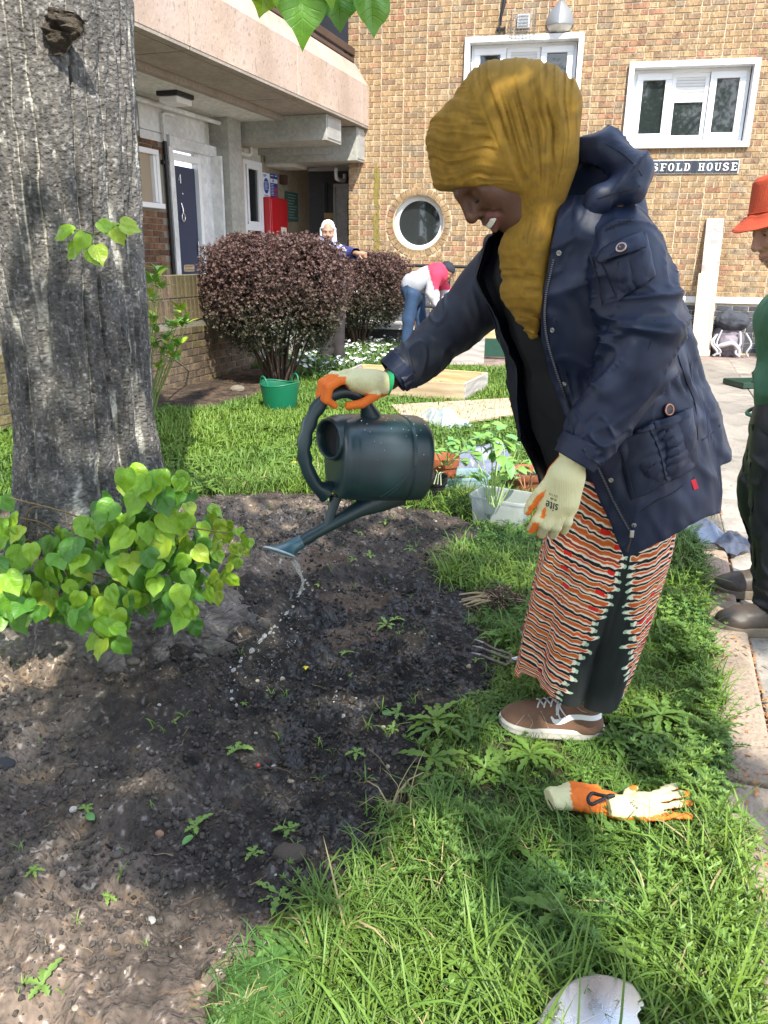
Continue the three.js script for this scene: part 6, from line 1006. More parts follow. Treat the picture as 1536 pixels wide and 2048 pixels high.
  // single leaves and a few coloured bits one can point at
  const leaf = ovate(0.035, 0.012, 0.15);
  for (const [x, y, lab, s] of [[765, 1415, 'fallen light green leaf on the wet soil below the watering can', 1], [385, 1662, 'small fallen green leaf on soil in the left foreground', 0.9], [172, 1622, 'small fallen pale green leaf at the far left of the soil', 0.8]]) { const p = onGround(x, y, 0.03), l = solo('fallen_leaf', lab, 'leaf', leaf, limp2); l.position.set(p.x, h(p.x, p.z) + 0.012, p.z); l.rotation.set(0.1, x * 0.7, 0.2); l.scale.setScalar(s); }
  { const p = onGround(612, 1336, 0.02), t = thing('yellow_petal', 'bright yellow petal on the dark soil under the watering can', 'petal', [p.x, h(p.x, p.z) + 0.012, p.z]); const pm = std({ color: lin(0.75, 0.62, 0.02), roughness: 0.6, side: THREE.DoubleSide }); for (let i = 0; i < 4; i++) { const l = mesh('petal', ovate(0.012, 0.005, 0.4), pm, t); l.rotation.y = i * 1.5; } }
  { const p = onGround(515, 1537, 0.02), b = bend(new THREE.SphereGeometry(0.006, 14, 10), (v) => { v.y *= 0.85; v.x *= 1.15; }); solo('red_berry', 'small bright red berry on the dark soil in the foreground', 'berry', b, phys({ color: lin(0.6, 0.03, 0.02), roughness: 0.4, clearcoat: 0.4 })).position.set(p.x, h(p.x, p.z) + 0.008, p.z); }
  { const p = onGround(590, 938), b = bend(new THREE.SphereGeometry(0.027, 24, 16), (v) => { v.x *= 1.15; v.multiplyScalar(1 + 0.05 * noise3(v.x * 70, v.y * 70, v.z * 70)); }); const t = thing('yellow_fruit', 'yellow round fruit in the grass left of the watering can', 'fruit', [p.x, 0.025, p.z]); mesh('fruit', b, std({ color: lin(0.66, 0.48, 0.05), roughness: 0.5, bumpMap: grainBump, bumpScale: 0.002 }), t); mesh('stalk', tube([V(0, 0.024, 0), V(0.004, 0.034, 0)], 0.003, 4, 6), greenStem, t); }
  for (const [x, y, s, lab] of [[235, 1302, 0.032, 'flat brown stone at the foot of the tree below the leaf shoots'], [268, 1332, 0.018, 'small round tan stone at the foot of the tree'], [580, 1715, 0.030, 'large rounded clod of brown earth in the wet foreground soil'], [8, 1532, 0.025, 'dark grey stone at the left edge of the soil'], [475, 780, 0.06, 'pale stone on the bare ground under the purple shrub'], [300, 1838, 0.010, 'small white stone in the foreground soil']]) { const p = onGround(x, y, 0.02), g = bend(new THREE.IcosahedronGeometry(s, 4), (v) => { const k = 1 + 0.22 * fbm(v.x / s * 1.4 + x, v.y / s * 1.4, v.z / s * 1.4, 3); v.multiplyScalar(k); v.y *= 0.6; v.x *= 1.2; }); softUV(g); solo('stone', lab, s > 0.04 && y > 1000 ? 'clod' : 'stone', g, std({ color: x === 8 ? lin(0.06, 0.06, 0.065) : x === 580 ? lin(0.10, 0.078, 0.058) : x === 300 ? lin(0.5, 0.48, 0.45) : lin(0.25, 0.21, 0.16), roughness: 0.9, map: grainMap, bumpMap: grainBump, bumpScale: 0.004 })).position.set(p.x, (y > 1000 ? h(p.x, p.z) : 0.02) + s * 0.2, p.z); }
}
// ---------------------------------------------------------------- purple shrubs, white flowers, sapling
function shrub(label, c, rx, top, low, seed, nLeaf, group) {
  const t = thing('purple_shrub', label, 'shrub', [c.x, 0, c.z]), r = rng(seed), stems = [];
  const mid = (top + low) / 2;
  for (let i = 0; i < 34; i++) { const a = r() * 6.283, k = Math.sqrt(r()), e = V(Math.cos(a) * rx * 0.8 * k, lerp(low, top * 0.8, r()), Math.sin(a) * rx * 0.7 * k), b = V(Math.cos(a) * 0.12 * k, -0.02, Math.sin(a) * 0.12 * k), m = b.clone().lerp(e, 0.45).add(V((r() - 0.5) * 0.08, 0.06, (r() - 0.5) * 0.08)); stems.push(tube([b, m, e], [0.016, 0.011, 0.004], 12, 6)); }
  mesh('stem', merge(stems), std({ color: lin(0.10, 0.065, 0.045), roughness: 0.9, map: grainMap }), t);
  const tw = []; for (let i = 0; i < 130; i++) { const a = r() * 6.283, k = 0.5 + 0.5 * r(), b = V(Math.cos(a) * rx * 0.6 * k, lerp(low, top * 0.85, r()), Math.sin(a) * rx * 0.55 * k), e = b.clone().add(V(Math.cos(a) * 0.22, 0.1 + r() * 0.15, Math.sin(a) * 0.22)); tw.push(tube([b, b.clone().lerp(e, 0.5).add(V(0, 0.02, 0)), e], [0.004, 0.003, 0.001], 5, 4)); }
  stuff(mesh('twig', merge(tw), std({ color: lin(0.10, 0.06, 0.045), roughness: 0.9 }), t));
  const g = (() => { const q = []; for (let i = 0; i < 5; i++) { const a = i * 1.256, l = ovate(0.020, 0.0062, 0.25); l.rotateX(-0.7); l.rotateY(a); q.push(l); } const m = merge(q); return m; })();
  // a light version of the same whorl
  const lite = (() => { const pos = [], idx = []; for (let i = 0; i < 5; i++) { const a = i * 1.2566, c2 = Math.cos(a), s2 = Math.sin(a), b = pos.length / 3, L = 0.017, w = 0.0048; for (const [u, v, y] of [[0, 0, 0], [w, L * 0.55, 0.010], [0, L, 0.013], [-w, L * 0.55, 0.010]]) pos.push(c2 * v - s2 * u, y, s2 * v + c2 * u); idx.push(b, b + 1, b + 2, b, b + 2, b + 3); } const q = new THREE.BufferGeometry(); q.setAttribute('position', new THREE.Float32BufferAttribute(pos, 3)); q.setIndex(idx); q.computeVertexNormals(); worldUV(q); return q; })();
  const mats = [], cols = [];
  const shape = (a, y) => { const q = clamp((y - low) / (top - low)), prof = Math.pow(Math.sin(Math.PI * (0.20 + 0.52 * q)), 0.8) * (q > 0.72 ? Math.sqrt(Math.max(0, 1 - Math.pow((q - 0.72) / 0.29, 2.4))) * 0.5 + 0.5 : 1); return rx * prof * (1 + 0.12 * noise3(Math.cos(a) * 2 + seed, y * 3, Math.sin(a) * 2) + 0.05 * noise3(Math.cos(a) * 7, y * 9, Math.sin(a) * 7 + seed)); };
  for (let i = 0; i < nLeaf; i++) {
    const a = r() * 6.283, y = low - 0.05 + (top - low + 0.05) * Math.pow(r(), 0.8), R = shape(a, y), k = r() < 0.14 ? 1.02 + 0.10 * r() : Math.pow(r(), 0.32) * 1.0, q = (y - low) / (top - low);
    if (q < 0.28 && r() > q * 2.6 + 0.25) continue; const den = fbm(Math.cos(a) * R * k * 5, y * 5, Math.sin(a) * R * k * 5 + seed, 2); if (den < -0.14 && r() < 0.8) continue;
    mats.push(place(V(Math.cos(a) * R * k, y + (k > 1 ? 0.04 * r() : 0), Math.sin(a) * R * k * 0.9), eul((r() - 0.5) * 2.2, r() * 6, (r() - 0.5) * 2.2), 0.8 + 0.7 * r()));
    const green = clamp(1.2 - 1.5 * q - 0.35 * (k > 0.93 ? 1 : 0) + 0.4 * (r() - 0.5)), b = 0.7 + 0.65 * r(); cols.push(lin(lerp(0.098, 0.040, green) * b, lerp(0.052, 0.056, green) * b, lerp(0.044, 0.026, green) * b));
  }
  stuff(instanced('foliage', lite, std({ color: 0xffffff, roughness: 0.55, side: THREE.DoubleSide }), mats, cols, t)); return t;
}
{
  shrub('larger purple-leaved shrub with bare stems beside the garden wall', onGround(560, 768), 0.68, 1.48, 0.36, 5, 42000);
  shrub('smaller purple-leaved shrub behind the larger one, near the white flowers', onGround(714, 702), 0.70, 1.34, 0.35, 9, 30000);
  // white flowers
  const r = rng(17), m = [], c = [], ml = [], cl = [], Q = poly([[598, 745], [560, 742], [640, 712], [690, 688], [770, 672], [812, 684], [800, 705], [745, 735], [700, 752], [640, 765]]);
  for (let i = 0; i < 5200; i++) { const x = -2 + r() * 3, z = -7.2 - r() * 5, d = inside(Q, x, z); if (d < -0.05 - 0.3 * r() * r()) continue; if (fbm(x * 3, z * 3, 5, 3) < -0.12) continue; ml.push(place(V(x, 0.01, z), eul(0, r() * 6, 0), 1 + r())); const b = 0.7 + 0.5 * r(); cl.push(lin(0.09 * b, 0.17 * b, 0.035 * b)); if (r() < 0.55) { m.push(place(V(x, 0.09 + 0.09 * r(), z), eul((r() - 0.5), r() * 6, (r() - 0.5)), 0.8 + 0.7 * r())); c.push(lin(0.75, 0.76, 0.76)); } }
  const fl = (() => { const pos = [], idx = []; for (let i = 0; i < 6; i++) { const a = i * 1.047, b = pos.length / 3, L = 0.022, w = 0.008; for (const [u, v, y] of [[0, 0, 0], [w, L * 0.6, 0.006], [0, L, 0.002], [-w, L * 0.6, 0.006]]) pos.push(Math.cos(a) * v - Math.sin(a) * u, y, Math.sin(a) * v + Math.cos(a) * u); idx.push(b, b + 1, b + 2, b, b + 2, b + 3); } const q = new THREE.BufferGeometry(); q.setAttribute('position', new THREE.Float32BufferAttribute(pos, 3)); q.setIndex(idx); q.computeVertexNormals(); worldUV(q); return q; })();
  const t = thing('white_flowers', 'patch of white spring flowers on the lawn under the smaller shrub', 'flowers'); t.userData.kind = 'stuff';
  instanced('blossom', fl, std({ color: 0xffffff, roughness: 0.7, side: THREE.DoubleSide }), m, c, t); instanced('leaf_tuft', blades(81, 8, 0.05, 0.12, 0.004, 0.7), plantMat(), ml, cl, t);
  // daisies in the middle lawn
  // leafy sapling right of the trunk
  const s = thing('sapling', 'young shrub with fresh yellow-green leaf tufts just right of the trunk', 'sapling'), br = [], lf = ovate(0.055, 0.016, 0.25), D = 4.6, tips = [[318, 545], [322, 575], [305, 600], [308, 640], [312, 660], [340, 650], [362, 625], [366, 650], [345, 655], [330, 680], [358, 690], [340, 700], [350, 715], [318, 735], [325, 705], [310, 690], [375, 645], [300, 565], [312, 560]];
  const root = at(300, 905, D); for (const [x, y] of tips) { const e = at(x, y, D + (r() - 0.5) * 0.25), b = root.clone().lerp(e, 0.35).add(V(-0.03, 0.05, 0)); br.push(tube([root, b, e], [0.006, 0.004, 0.0015], 12, 5)); for (let i = 0; i < 9; i++) { const l = mesh('leaf', lf, r() < 0.6 ? limp : limeMats[3], s); l.position.copy(e).add(V((r() - 0.5) * 0.03, (r() - 0.5) * 0.04, (r() - 0.5) * 0.03)); l.quaternion.copy(eul(-1.2 + r() * 0.9, r() * 6.28, 0)); l.scale.setScalar(0.7 + 0.8 * r()); } }
  mesh('branch', merge(br), greenStem, s);
  const st = thing('bare_stick', 'long bare stick slanting from the sapling down to the soil', 'stick'), A = onGround(394, 757), B = at(318, 703, 6.6); mesh('stick', tube([B, B.clone().lerp(A, 0.5).add(V(0, 0.03, 0)), A], [0.009, 0.008, 0.005], 12, 6), std({ color: lin(0.30, 0.24, 0.16), roughness: 0.9 }), st); mesh('side_twig', tube([B.clone().lerp(A, 0.4).add(V(0, 0.03, 0)), B.clone().lerp(A, 0.5).add(V(0.02, 0.1, 0.02))], [0.004, 0.002], 6, 5), barkBrown, st);
}
// ---------------------------------------------------------------- ramp and railing by the brick wall
{
  const t = thing('ramp', 'low ramp wall with a white edge behind the shrubs', 'ramp', frameB.o.toArray(), turnB);
  mesh('side', box(5.0, 0.30, 0.12, -3.2, 0.12, 1.0, 0.006), std({ color: lin(0.06, 0.06, 0.065), map: grainMap }), t); mesh('edge', box(5.0, 0.08, 0.20, -3.2, 0.31, 1.0, 0.01), M.white, t); mesh('deck', box(5.0, 0.05, 0.9, -3.2, 0.29, 0.5), M.concreteGrey, t);
  const rl = thing('handrail', 'black metal handrail on the ramp behind the bending person', 'handrail', frameB.o.toArray(), turnB), y = 1.18;
  mesh('top_rail', tube([V(-5.9, y, 1.02), V(-4.5, y, 1.02), V(-3.2, y - 0.02, 1.02), V(-2.0, y - 0.04, 1.02), V(-1.2, y - 0.05, 1.02)], 0.022, 30, 8), M.blackMetal, rl); mesh('lower_rail', tube([V(-5.9, 0.62, 1.02), V(-3.2, 0.60, 1.02), V(-1.2, 0.58, 1.02)], 0.018, 20, 8), M.blackMetal, rl);
  for (const x of [-5.6, -4.1, -2.75, -1.4]) mesh('post', tube([V(x, 0.3, 1.02), V(x, y - 0.02, 1.02)], 0.022, 4, 8), M.blackMetal, rl);
}

// ================================================================ PEOPLE
const caster = new THREE.Raycaster();
function hitOn(m, x, y) { m.updateMatrixWorld(true); caster.set(camera.position, ray(x, y).normalize()); const s = m.material.side; m.material.side = THREE.DoubleSide; const h = caster.intersectObject(m, false)[0]; m.material.side = s; if (!h) return null; const n = h.face.normal.clone().transformDirection(m.matrixWorld); if (n.dot(caster.ray.direction) > 0) n.negate(); return { p: h.point, n }; }
// a patch of cloth lying on a mesh over a quad of the photograph; off(u, v): metres above the mesh
function patch(m, q, nu, nv, off, parent) {
  const at2 = (u, v) => [lerp(lerp(q[0][0], q[1][0], u), lerp(q[3][0], q[2][0], u), v), lerp(lerp(q[0][1], q[1][1], u), lerp(q[3][1], q[2][1], u), v)];
  const H = []; for (let j = 0; j <= nv; j++) for (let i = 0; i <= nu; i++) H.push(hitOn(m, ...at2(i / nu, j / nv)));
  const good = H.map((h, k) => h && [k % (nu + 1), Math.floor(k / (nu + 1)), h]).filter(Boolean);
  const dist = good.map((g) => g[2].p.distanceTo(camera.position)).sort((a, b) => a - b), mid = dist[Math.floor(dist.length / 2)];
  return sheet(nu, nv, (u, v) => {
    const i = Math.round(u * nu), j = Math.round(v * nv); let h = H[j * (nu + 1) + i];
    if (!h || Math.abs(h.p.distanceTo(camera.position) - mid) > 0.12) h = good.filter((g) => Math.abs(g[2].p.distanceTo(camera.position) - mid) <= 0.12).sort((a, b) => Math.hypot(a[0] - i, a[1] - j) - Math.hypot(b[0] - i, b[1] - j))[0][2];
    return [h.p.clone().addScaledVector(h.n, off(u, v)), u, v];
  });
}
function softTube(points, radii, seg, sides, wr = () => 0, flat = [1, 1], caps = true, k = 1) {   // a sleeve or leg: wr(t, angle) is added to the radius
  const curve = new THREE.CatmullRomCurve3(points, false, 'centripetal'), fr = curve.computeFrenetFrames(seg), len = curve.getLength();
  const rad = (t) => { const q = t * (radii.length - 1), i = Math.min(radii.length - 2, Math.floor(q)), f = q - i; const a = radii[Math.max(0, i - 1)], b = radii[i], c = radii[i + 1], d = radii[Math.min(radii.length - 1, i + 2)]; return b + 0.5 * f * (c - a + f * (2 * a - 5 * b + 4 * c - d + f * (3 * (b - c) + d - a))); };
  const ts = []; for (let i = 0; i <= seg; i++) ts.push(i / seg);
  return sheet(sides, seg, (u, v) => {
    const i = Math.round(v * seg), t = ts[i], c = curve.getPoint(t), a = u * Math.PI * 2, r = rad(t) + wr(t, a);
    return [c.addScaledVector(fr.normals[i], Math.cos(a) * r * flat[0]).addScaledVector(fr.binormals[i], Math.sin(a) * r * flat[1]), u * 6.28 * r * k, t * len * k];
  }, true);
}
// ---- a head as one surface; local axes: z forward, y up, x to its left; scale 1 = adult
function headSurface(cell, o = {}) {
  const smile = o.smile ?? 0, nose = o.nose ?? 1, E = (x, y, z) => V(x, y, z);
  const f = (p) => {
    const x = Math.abs(p[0]), y = p[1], z = p[2], q = [x, y, z], ey = o.eyeDy ?? 0;
    let d = ell(q, E(0, 0.040, -0.018), E(0.076, 0.088, 0.098));
    d = smin(d, ell(q, E(0, -0.028, 0.028), E(0.060, 0.082, 0.066)), 0.035);
    d = smin(d, cone(q, E(0, -0.098, 0.062), E(0.012, -0.098, 0.060), 0.020, 0.018), 0.030);        // chin
    d = smin(d, cone(q, E(0.050, -0.050, 0.0), E(0.022, -0.096, 0.045), 0.018, 0.014), 0.030);       // jaw
    d = smin(d, ell(q, E(0.038, -0.024 + 0.006 * smile, 0.064), E(0.024, 0.020 + 0.004 * smile, 0.024)), 0.024); // cheek
    d = smin(d, cone(q, E(0.006, 0.030 + ey, 0.086), E(0.044, 0.030 + ey, 0.070), 0.008, 0.007), 0.016);       // brow
    d = smax(d, -ell(q, E(0.031, 0.010 + ey, 0.096), E(0.019, 0.012, 0.018)), 0.016);                     // socket
    d = smin(d, ell(q, E(0.031, 0.008 + ey, 0.073), E(0.0145, 0.0120, 0.0125)), 0.006);                   // lids over the eye
    let n = cone(q, E(0, 0.018, 0.088), E(0, -0.025, 0.100 + 0.007 * nose), 0.0075, 0.0108);
    n = smin(n, cone(q, E(0, -0.029, 0.098 + 0.007 * nose), E(0.0125, -0.033, 0.090), 0.0095, 0.0080), 0.010);
    d = smin(d, n, 0.012);
    d = smax(d, -ell(q, E(0.0065, -0.042, 0.103), E(0.0035, 0.004, 0.006)), 0.003);                  // nostril
    const mw = 0.022 + 0.008 * smile, my = -0.062, lift = 0.010 * smile;
    d = smin(d, cone(q, E(0, my + 0.003, 0.096), E(mw, my + lift, 0.080), 0.0078 + 0.0008 * smile, 0.0035), 0.008);   // upper lip
    d = smin(d, cone(q, E(0, my - 0.013 - 0.003 * smile, 0.094), E(mw * 0.85, my - 0.006 + lift * 0.8, 0.080), 0.0075, 0.004), 0.007);
    if (smile) d = smax(d, -ell(q, E(0, my - 0.0045 + 0.002, 0.098), E(mw * 0.80, 0.0062, 0.018)), 0.003); else d = smax(d, -ell(q, E(0, my - 0.005, 0.106), E(mw * 0.9, 0.0016, 0.012)), 0.002);
    d = smax(d, -cone(q, E(0.020, -0.036, 0.094), E(0.034, -0.062, 0.076), 0.0016 + 0.0012 * smile, 0.002), 0.010);                 // smile line
    if (o.ears ?? true) { d = smin(d, ell(q, E(0.078, -0.004, -0.012), E(0.010, 0.031, 0.019)), 0.008); d = smax(d, -ell(q, E(0.090, -0.002, -0.006), E(0.007, 0.020, 0.010)), 0.005); }
    if (o.neck ?? true) d = smin(d, cone(q, E(0, -0.03, -0.030), E(0, -0.19, -0.055), 0.050, 0.053), 0.03);
    return d;
  };
  return surface(f, V(-0.10, -0.20, -0.135), V(0.10, 0.145, 0.14), cell);
}
function headFrame(c, fwd, up) { const z = fwd.clone().normalize(), x = up.clone().cross(z).normalize(), y = z.clone().cross(x).normalize(); return new THREE.Matrix4().makeBasis(x, y, z).setPosition(c); }
// ---- a hand: joints in world places; fingers: four chains of [base, knuckle, tip...] plus a thumb chain
function handField(palm, fingers, rF) {
  return (p) => {
    let d = 1e9; for (const [a, b, ra, rb] of palm) d = smin(d, cone(p, a, b, ra, rb), 0.018);
    for (const ch of fingers) { let f = 1e9; for (let i = 0; i + 1 < ch.length; i++) f = smin(f, cone(p, ch[i], ch[i + 1], rF * (1 - 0.07 * i), rF * (1 - 0.07 * (i + 1))), 0.004); d = smin(d, f, 0.006); }
    return d;
  };
}
const box3 = (pts, m) => { const b = new THREE.Box3().setFromPoints(pts); return [b.min.subScalar(m), b.max.addScalar(m)]; };
const gloveKnit = texture(256, 256, (u, v) => 0.5 + 0.35 * Math.sin(u * 6.2832 * 40) * (0.7 + 0.3 * Math.sin(v * 6.2832 * 40)) + 0.2 * noise3(u * 20, v * 20, 1, 20, 20), false);
const gloveMat = std({ color: 0xffffff, vertexColors: true, roughness: 0.75, bumpMap: tiled(gloveKnit, 6), bumpScale: 0.0008 });
let GLOVE_WORD;
const CREAM = [0.66, 0.61, 0.33], ORANGE = [0.78, 0.165, 0.015], GRIME = [0.30, 0.28, 0.18];

// ---------------------------------------------------------------- the woman with the watering can
const woman = thing('person', 'person in ochre headscarf, navy jacket and striped skirt, bending to pour water', 'person');
{
  const skin = phys({ color: 0xffffff, vertexColors: true, roughness: 0.40, specularIntensity: 0.6, sheen: 0.1, bumpMap: tiled(grainBump, 8), bumpScale: 0.0003 });
  const navy = phys({ color: lin(0.0095, 0.0155, 0.040), roughness: 0.44, specularIntensity: 0.75, sheen: 0.25, sheenRoughness: 0.5, sheenColor: lin(0.12, 0.15, 0.22), bumpMap: tiled(weaveBump, 34), bumpScale: 0.00015, side: THREE.DoubleSide });
  const navyDark = std({ color: lin(0.008, 0.010, 0.018), roughness: 0.75, side: THREE.DoubleSide, bumpMap: tiled(weaveBump, 34), bumpScale: 0.00015 });
  const black = std({ color: lin(0.006, 0.006, 0.007), roughness: 0.85, side: THREE.DoubleSide, map: grainMap });
  const P = (x, y, D) => at(x, y, D);
  // --- body: one surface, mostly under the clothes
  const face0 = P(928, 412, 1.70), fUp = V(-0.80, 0.585, 0.06), fFwd = V(-0.585, -0.79, 0.30);
  const hm = headFrame(V(0, 0, 0), fFwd, fUp), ax = [0, 1, 2].map((i) => new V3().setFromMatrixColumn(hm, i));
  const hc = P(984, 333, 1.715), S = 1.0;
  hm.makeBasis(...ax).setPosition(hc);
  const joints = { neck: P(1075, 400, 1.78), chest: P(1150, 540, 1.83), waist: P(1205, 740, 1.85), hip: P(1245, 880, 1.87), shN: P(1225, 455, 1.68), shF: P(1065, 500, 1.99), elN: P(1288, 700, 1.60), wrN: P(1150, 920, 1.58), elF: P(905, 655, 1.96), wrF: P(776, 762, 1.88), hipN: P(1250, 900, 1.80), hipF: P(1225, 890, 1.95), kneeN: P(1215, 1150, 1.82), kneeF: P(1160, 1120, 2.12), ankN: P(1165, 1395, 1.90), ankF: P(1105, 1250, 2.42) };
  const J = joints;
  const bodyF = (p) => {
    let d = cone(p, J.neck, J.chest, 0.052, 0.115); d = smin(d, cone(p, J.chest, J.waist, 0.115, 0.10), 0.08); d = smin(d, cone(p, J.waist, J.hip, 0.10, 0.125), 0.08);
    for (const [a, b, ra, rb] of [[J.chest, J.shN, 0.08, 0.05], [J.chest, J.shF, 0.08, 0.05], [J.shN, J.elN, 0.046, 0.036], [J.elN, J.wrN, 0.036, 0.025], [J.shF, J.elF, 0.046, 0.036], [J.elF, J.wrF, 0.036, 0.025], [J.hip, J.hipN, 0.1, 0.08], [J.hip, J.hipF, 0.1, 0.08], [J.hipN, J.kneeN, 0.075, 0.05], [J.kneeN, J.ankN, 0.048, 0.034], [J.hipF, J.kneeF, 0.075, 0.05], [J.kneeF, J.ankF, 0.048, 0.034]]) d = smin(d, cone(p, a, b, ra, rb), 0.04);
    const q = hc.clone(); d = smin(d, cone(p, J.neck, hc, 0.05, 0.05), 0.04); return d;
  };
  const [lo, hi] = box3(Object.values(J).concat(hc), 0.16), trunkG = surface(bodyF, lo, hi, 0.014, 1);
  const headG = headSurface(0.0028, { smile: 1.35, nose: 1.15, ears: false, neck: false, eyeDy: -0.013 }); headG.applyMatrix4(hm);
  softUV(trunkG); softUV(headG);
  const inv = hm.clone().invert(), tint = (p) => { const q = p.clone().applyMatrix4(inv), ax2 = Math.abs(q.x), yl = q.y - 11 * q.x * q.x * 0.9, lip = q.z > 0.074 && ax2 < 0.034 && yl < -0.0475 && yl > -0.0855; return !lip ? [0.112, 0.052, 0.032] : q.z < 0.090 - 9 * q.x * q.x && ax2 < 0.020 && yl < -0.060 && yl > -0.072 ? [0.02, 0.006, 0.006] : [0.16, 0.062, 0.05]; };
  const bodyG = (() => { const a = merge([trunkG, headG]); return paint(a, tint); })(); mesh('body', bodyG, skin, woman);
  const hL = (x, y, z) => V(x, y, z).applyMatrix4(hm);
  // teeth in the open smile
  const teeth = sheet(40, 5, (u, v) => { const x = (u - 0.5) * 2, sc = 0.0012 * Math.pow(Math.abs(Math.sin(x * 0.5 * Math.PI * 8)), 10); return [hL(x * 0.0235, -0.0595 - v * 0.0115 + 0.0045 * x * x, 0.0985 - 0.0125 * x * x - sc)]; });
  mesh('teeth', shell(teeth, 0.002), phys({ color: lin(0.78, 0.74, 0.64), roughness: 0.3, clearcoat: 0.4 }), woman);
  for (const s of [-1, 1]) {
    mesh('eyelash', tube([0, 0.33, 0.66, 1].map((t) => hL(s * (0.0175 + 0.028 * t), -0.0125 - 0.0030 * Math.sin(Math.PI * t) + 0.002 * t, 0.0878 - 0.0135 * t * t)), (t) => 0.0021 * (0.4 + Math.sin(Math.PI * t)), 14, 6), std({ color: lin(0.006, 0.004, 0.003), roughness: 0.7 }), woman);
  }
  // --- headscarf
  const hd = 1.72, R = (px) => px / 990, C = (x, y, D = hd) => P(x, y, D);
  const caps = [[C(951, 345), C(948, 290), 86, 90], [C(948, 290), C(996, 234), 90, 92], [C(996, 234), C(1066, 236), 92, 89], [C(985, 330, 1.71), C(1040, 322, 1.71), 82, 84], [C(1066, 228), C(1074, 330), 86, 62]].map(([a, b, ra, rb]) => [a, b, R(ra), R(rb)]);
  const drape = [[C(1080, 330, 1.72), C(1074, 420, 1.71), 64, 46], [C(1074, 420, 1.71), C(1052, 500, 1.70), 46, 52], [C(1056, 500, 1.70), C(1052, 585, 1.70), 54, 48], [C(1052, 585, 1.70), C(1066, 668, 1.71), 44, 14]].map(([a, b, ra, rb]) => [a, b, R(ra), R(rb)]);
  const pxOf = (p) => { const w = hd / -p[2]; return toPixel(V(p[0], p[1], p[2])); };
  const e1 = C(868, 381), e2 = C(1036, 396), e3 = C(1000, 470);
  const nrm = (a, b) => { const d = b.clone().sub(a); return V(d.y, -d.x, 0).normalize(); };     // to the right of a -> b seen from the camera: down
  const n1 = nrm(e1, e2), n2 = nrm(e2, e3);
  const foldAt = (p) => -0.004 + foldAt0(p);
  const foldAt0 = (p) => {
    const [x, y] = pxOf(p), z = (p[2] + hd) * 900;
    const line = (x - 930) * (390 - 165) - (y - 165) * (1035 - 930);    // < 0: the front band
    const wF = smooth(2500, -2500, line) * smooth(470, 400, y), wC = smooth(455, 520, y) * smooth(1095, 1070, x), wM = (1 - wF) * (1 - wC);
    const warp = 26 * fbm(x * 0.010, y * 0.010, z * 0.012, 3);
    const cF = (y - 0.30 * (x - 870) + 0.0012 * (x - 870) * (x - 870) + 0.25 * z + warp) / 10, cC = (y - 0.0035 * (x - 1045) * (x - 1045) + warp * 0.9) / 11;
    const tab = [[100, 905, 1160], [165, 930, 1162], [260, 972, 1164], [330, 1004, 1150], [395, 1034, 1130], [480, 1012, 1110], [600, 1014, 1096], [690, 1050, 1085]];
    let i = 0; while (i < tab.length - 2 && tab[i + 1][0] < y) i++; const t = clamp((y - tab[i][0]) / (tab[i + 1][0] - tab[i][0])), xl = lerp(tab[i][1], tab[i + 1][1], t), xr = lerp(tab[i][2], tab[i + 1][2], t);
    const wd = (x - xl) / (xr - xl), am = clamp((xr - xl) / 190, 0.35, 1), cM = wd * 25 + z * 0.014 + warp * 0.045;
    const fo = (c, al) => { const a = noise3(c, al * 0.008, 0.5), b = noise3(c * 0.45 + 7, al * 0.006, 3.5); return 0.66 * (1 - 2.2 * Math.sqrt(a * a + 0.006)) + 0.6 * (1 - 2 * Math.sqrt(b * b + 0.002)); };
    return 0.0046 * wF * fo(cF, x) + 0.0056 * wM * am * fo(cM, y) + 0.0058 * wC * fo(cC, x);
  };
  const scarfF = (p) => {
    let d = 1e9; for (const [a, b, ra, rb] of caps) d = smin(d, cone(p, a, b, ra, rb), 0.035);
    let e = 1e9; for (const [a, b, ra, rb] of drape) e = smin(e, cone(p, a, b, ra, rb), 0.03); d = smin(d, e, 0.05);
    d = smax(d, -cone(p, C(874, 168), C(908, 148), R(26), R(10)), 0.05);                           // dip in the outline over the brow
    const a = (p[0] - e1.x) * n1.x + (p[1] - e1.y) * n1.y, b = (p[0] - e2.x) * n2.x + (p[1] - e2.y) * n2.y;
    const cut = Math.max(-a - 0.0, -b) ;                                                            // inside the face opening where both are past their lines
    const bow = 0.012 * Math.sin(clamp((p[0] - e1.x) / (e2.x - e1.x)) * Math.PI) * 1;
    const cutD = smax(-(a + bow * 0.6), -(b), 0.024);
    d -= foldAt(p) * smooth(0.008, 0.05, Math.hypot(p[0] - e2.x, p[1] - e2.y));
    return smax(d, -cutD, 0.008);
  };
  const sp = [...caps, ...drape].flatMap((c) => [c[0], c[1]]), [sl, sh] = box3(sp, 0.125), scarf = surface(scarfF, sl, sh, 0.0027, 2);
  { const p = scarf.attributes.position, uv = new Float32Array(p.count * 2); for (let i = 0; i < p.count; i++) { uv[2 * i] = p.getX(i) * 6 + p.getZ(i) * 3; uv[2 * i + 1] = p.getY(i) * 6 + p.getZ(i) * 3; } scarf.setAttribute('uv', new THREE.BufferAttribute(uv, 2)); }
  const crinkle = texture(512, 512, (u, v) => 0.5 + 0.5 * fbm(u * 40, v * 26, 4, 4, 40, 26) + 0.05 * Math.sin(u * 6.2832 * 90) + 0.05 * Math.sin(v * 6.2832 * 90), false);
  const scarfTone = texture(256, 256, (u, v) => { const q = 0.92 + 0.14 * fbm(u * 10, v * 10, 2, 4, 10, 10) ; return [q, q, q]; });
  const ochre = phys({ color: lin(0.315, 0.172, 0.016), roughness: 0.92, sheen: 0.35, sheenRoughness: 0.6, sheenColor: lin(0.5, 0.36, 0.08), map: scarfTone, bumpMap: crinkle, bumpScale: 0.0007, side: THREE.DoubleSide });
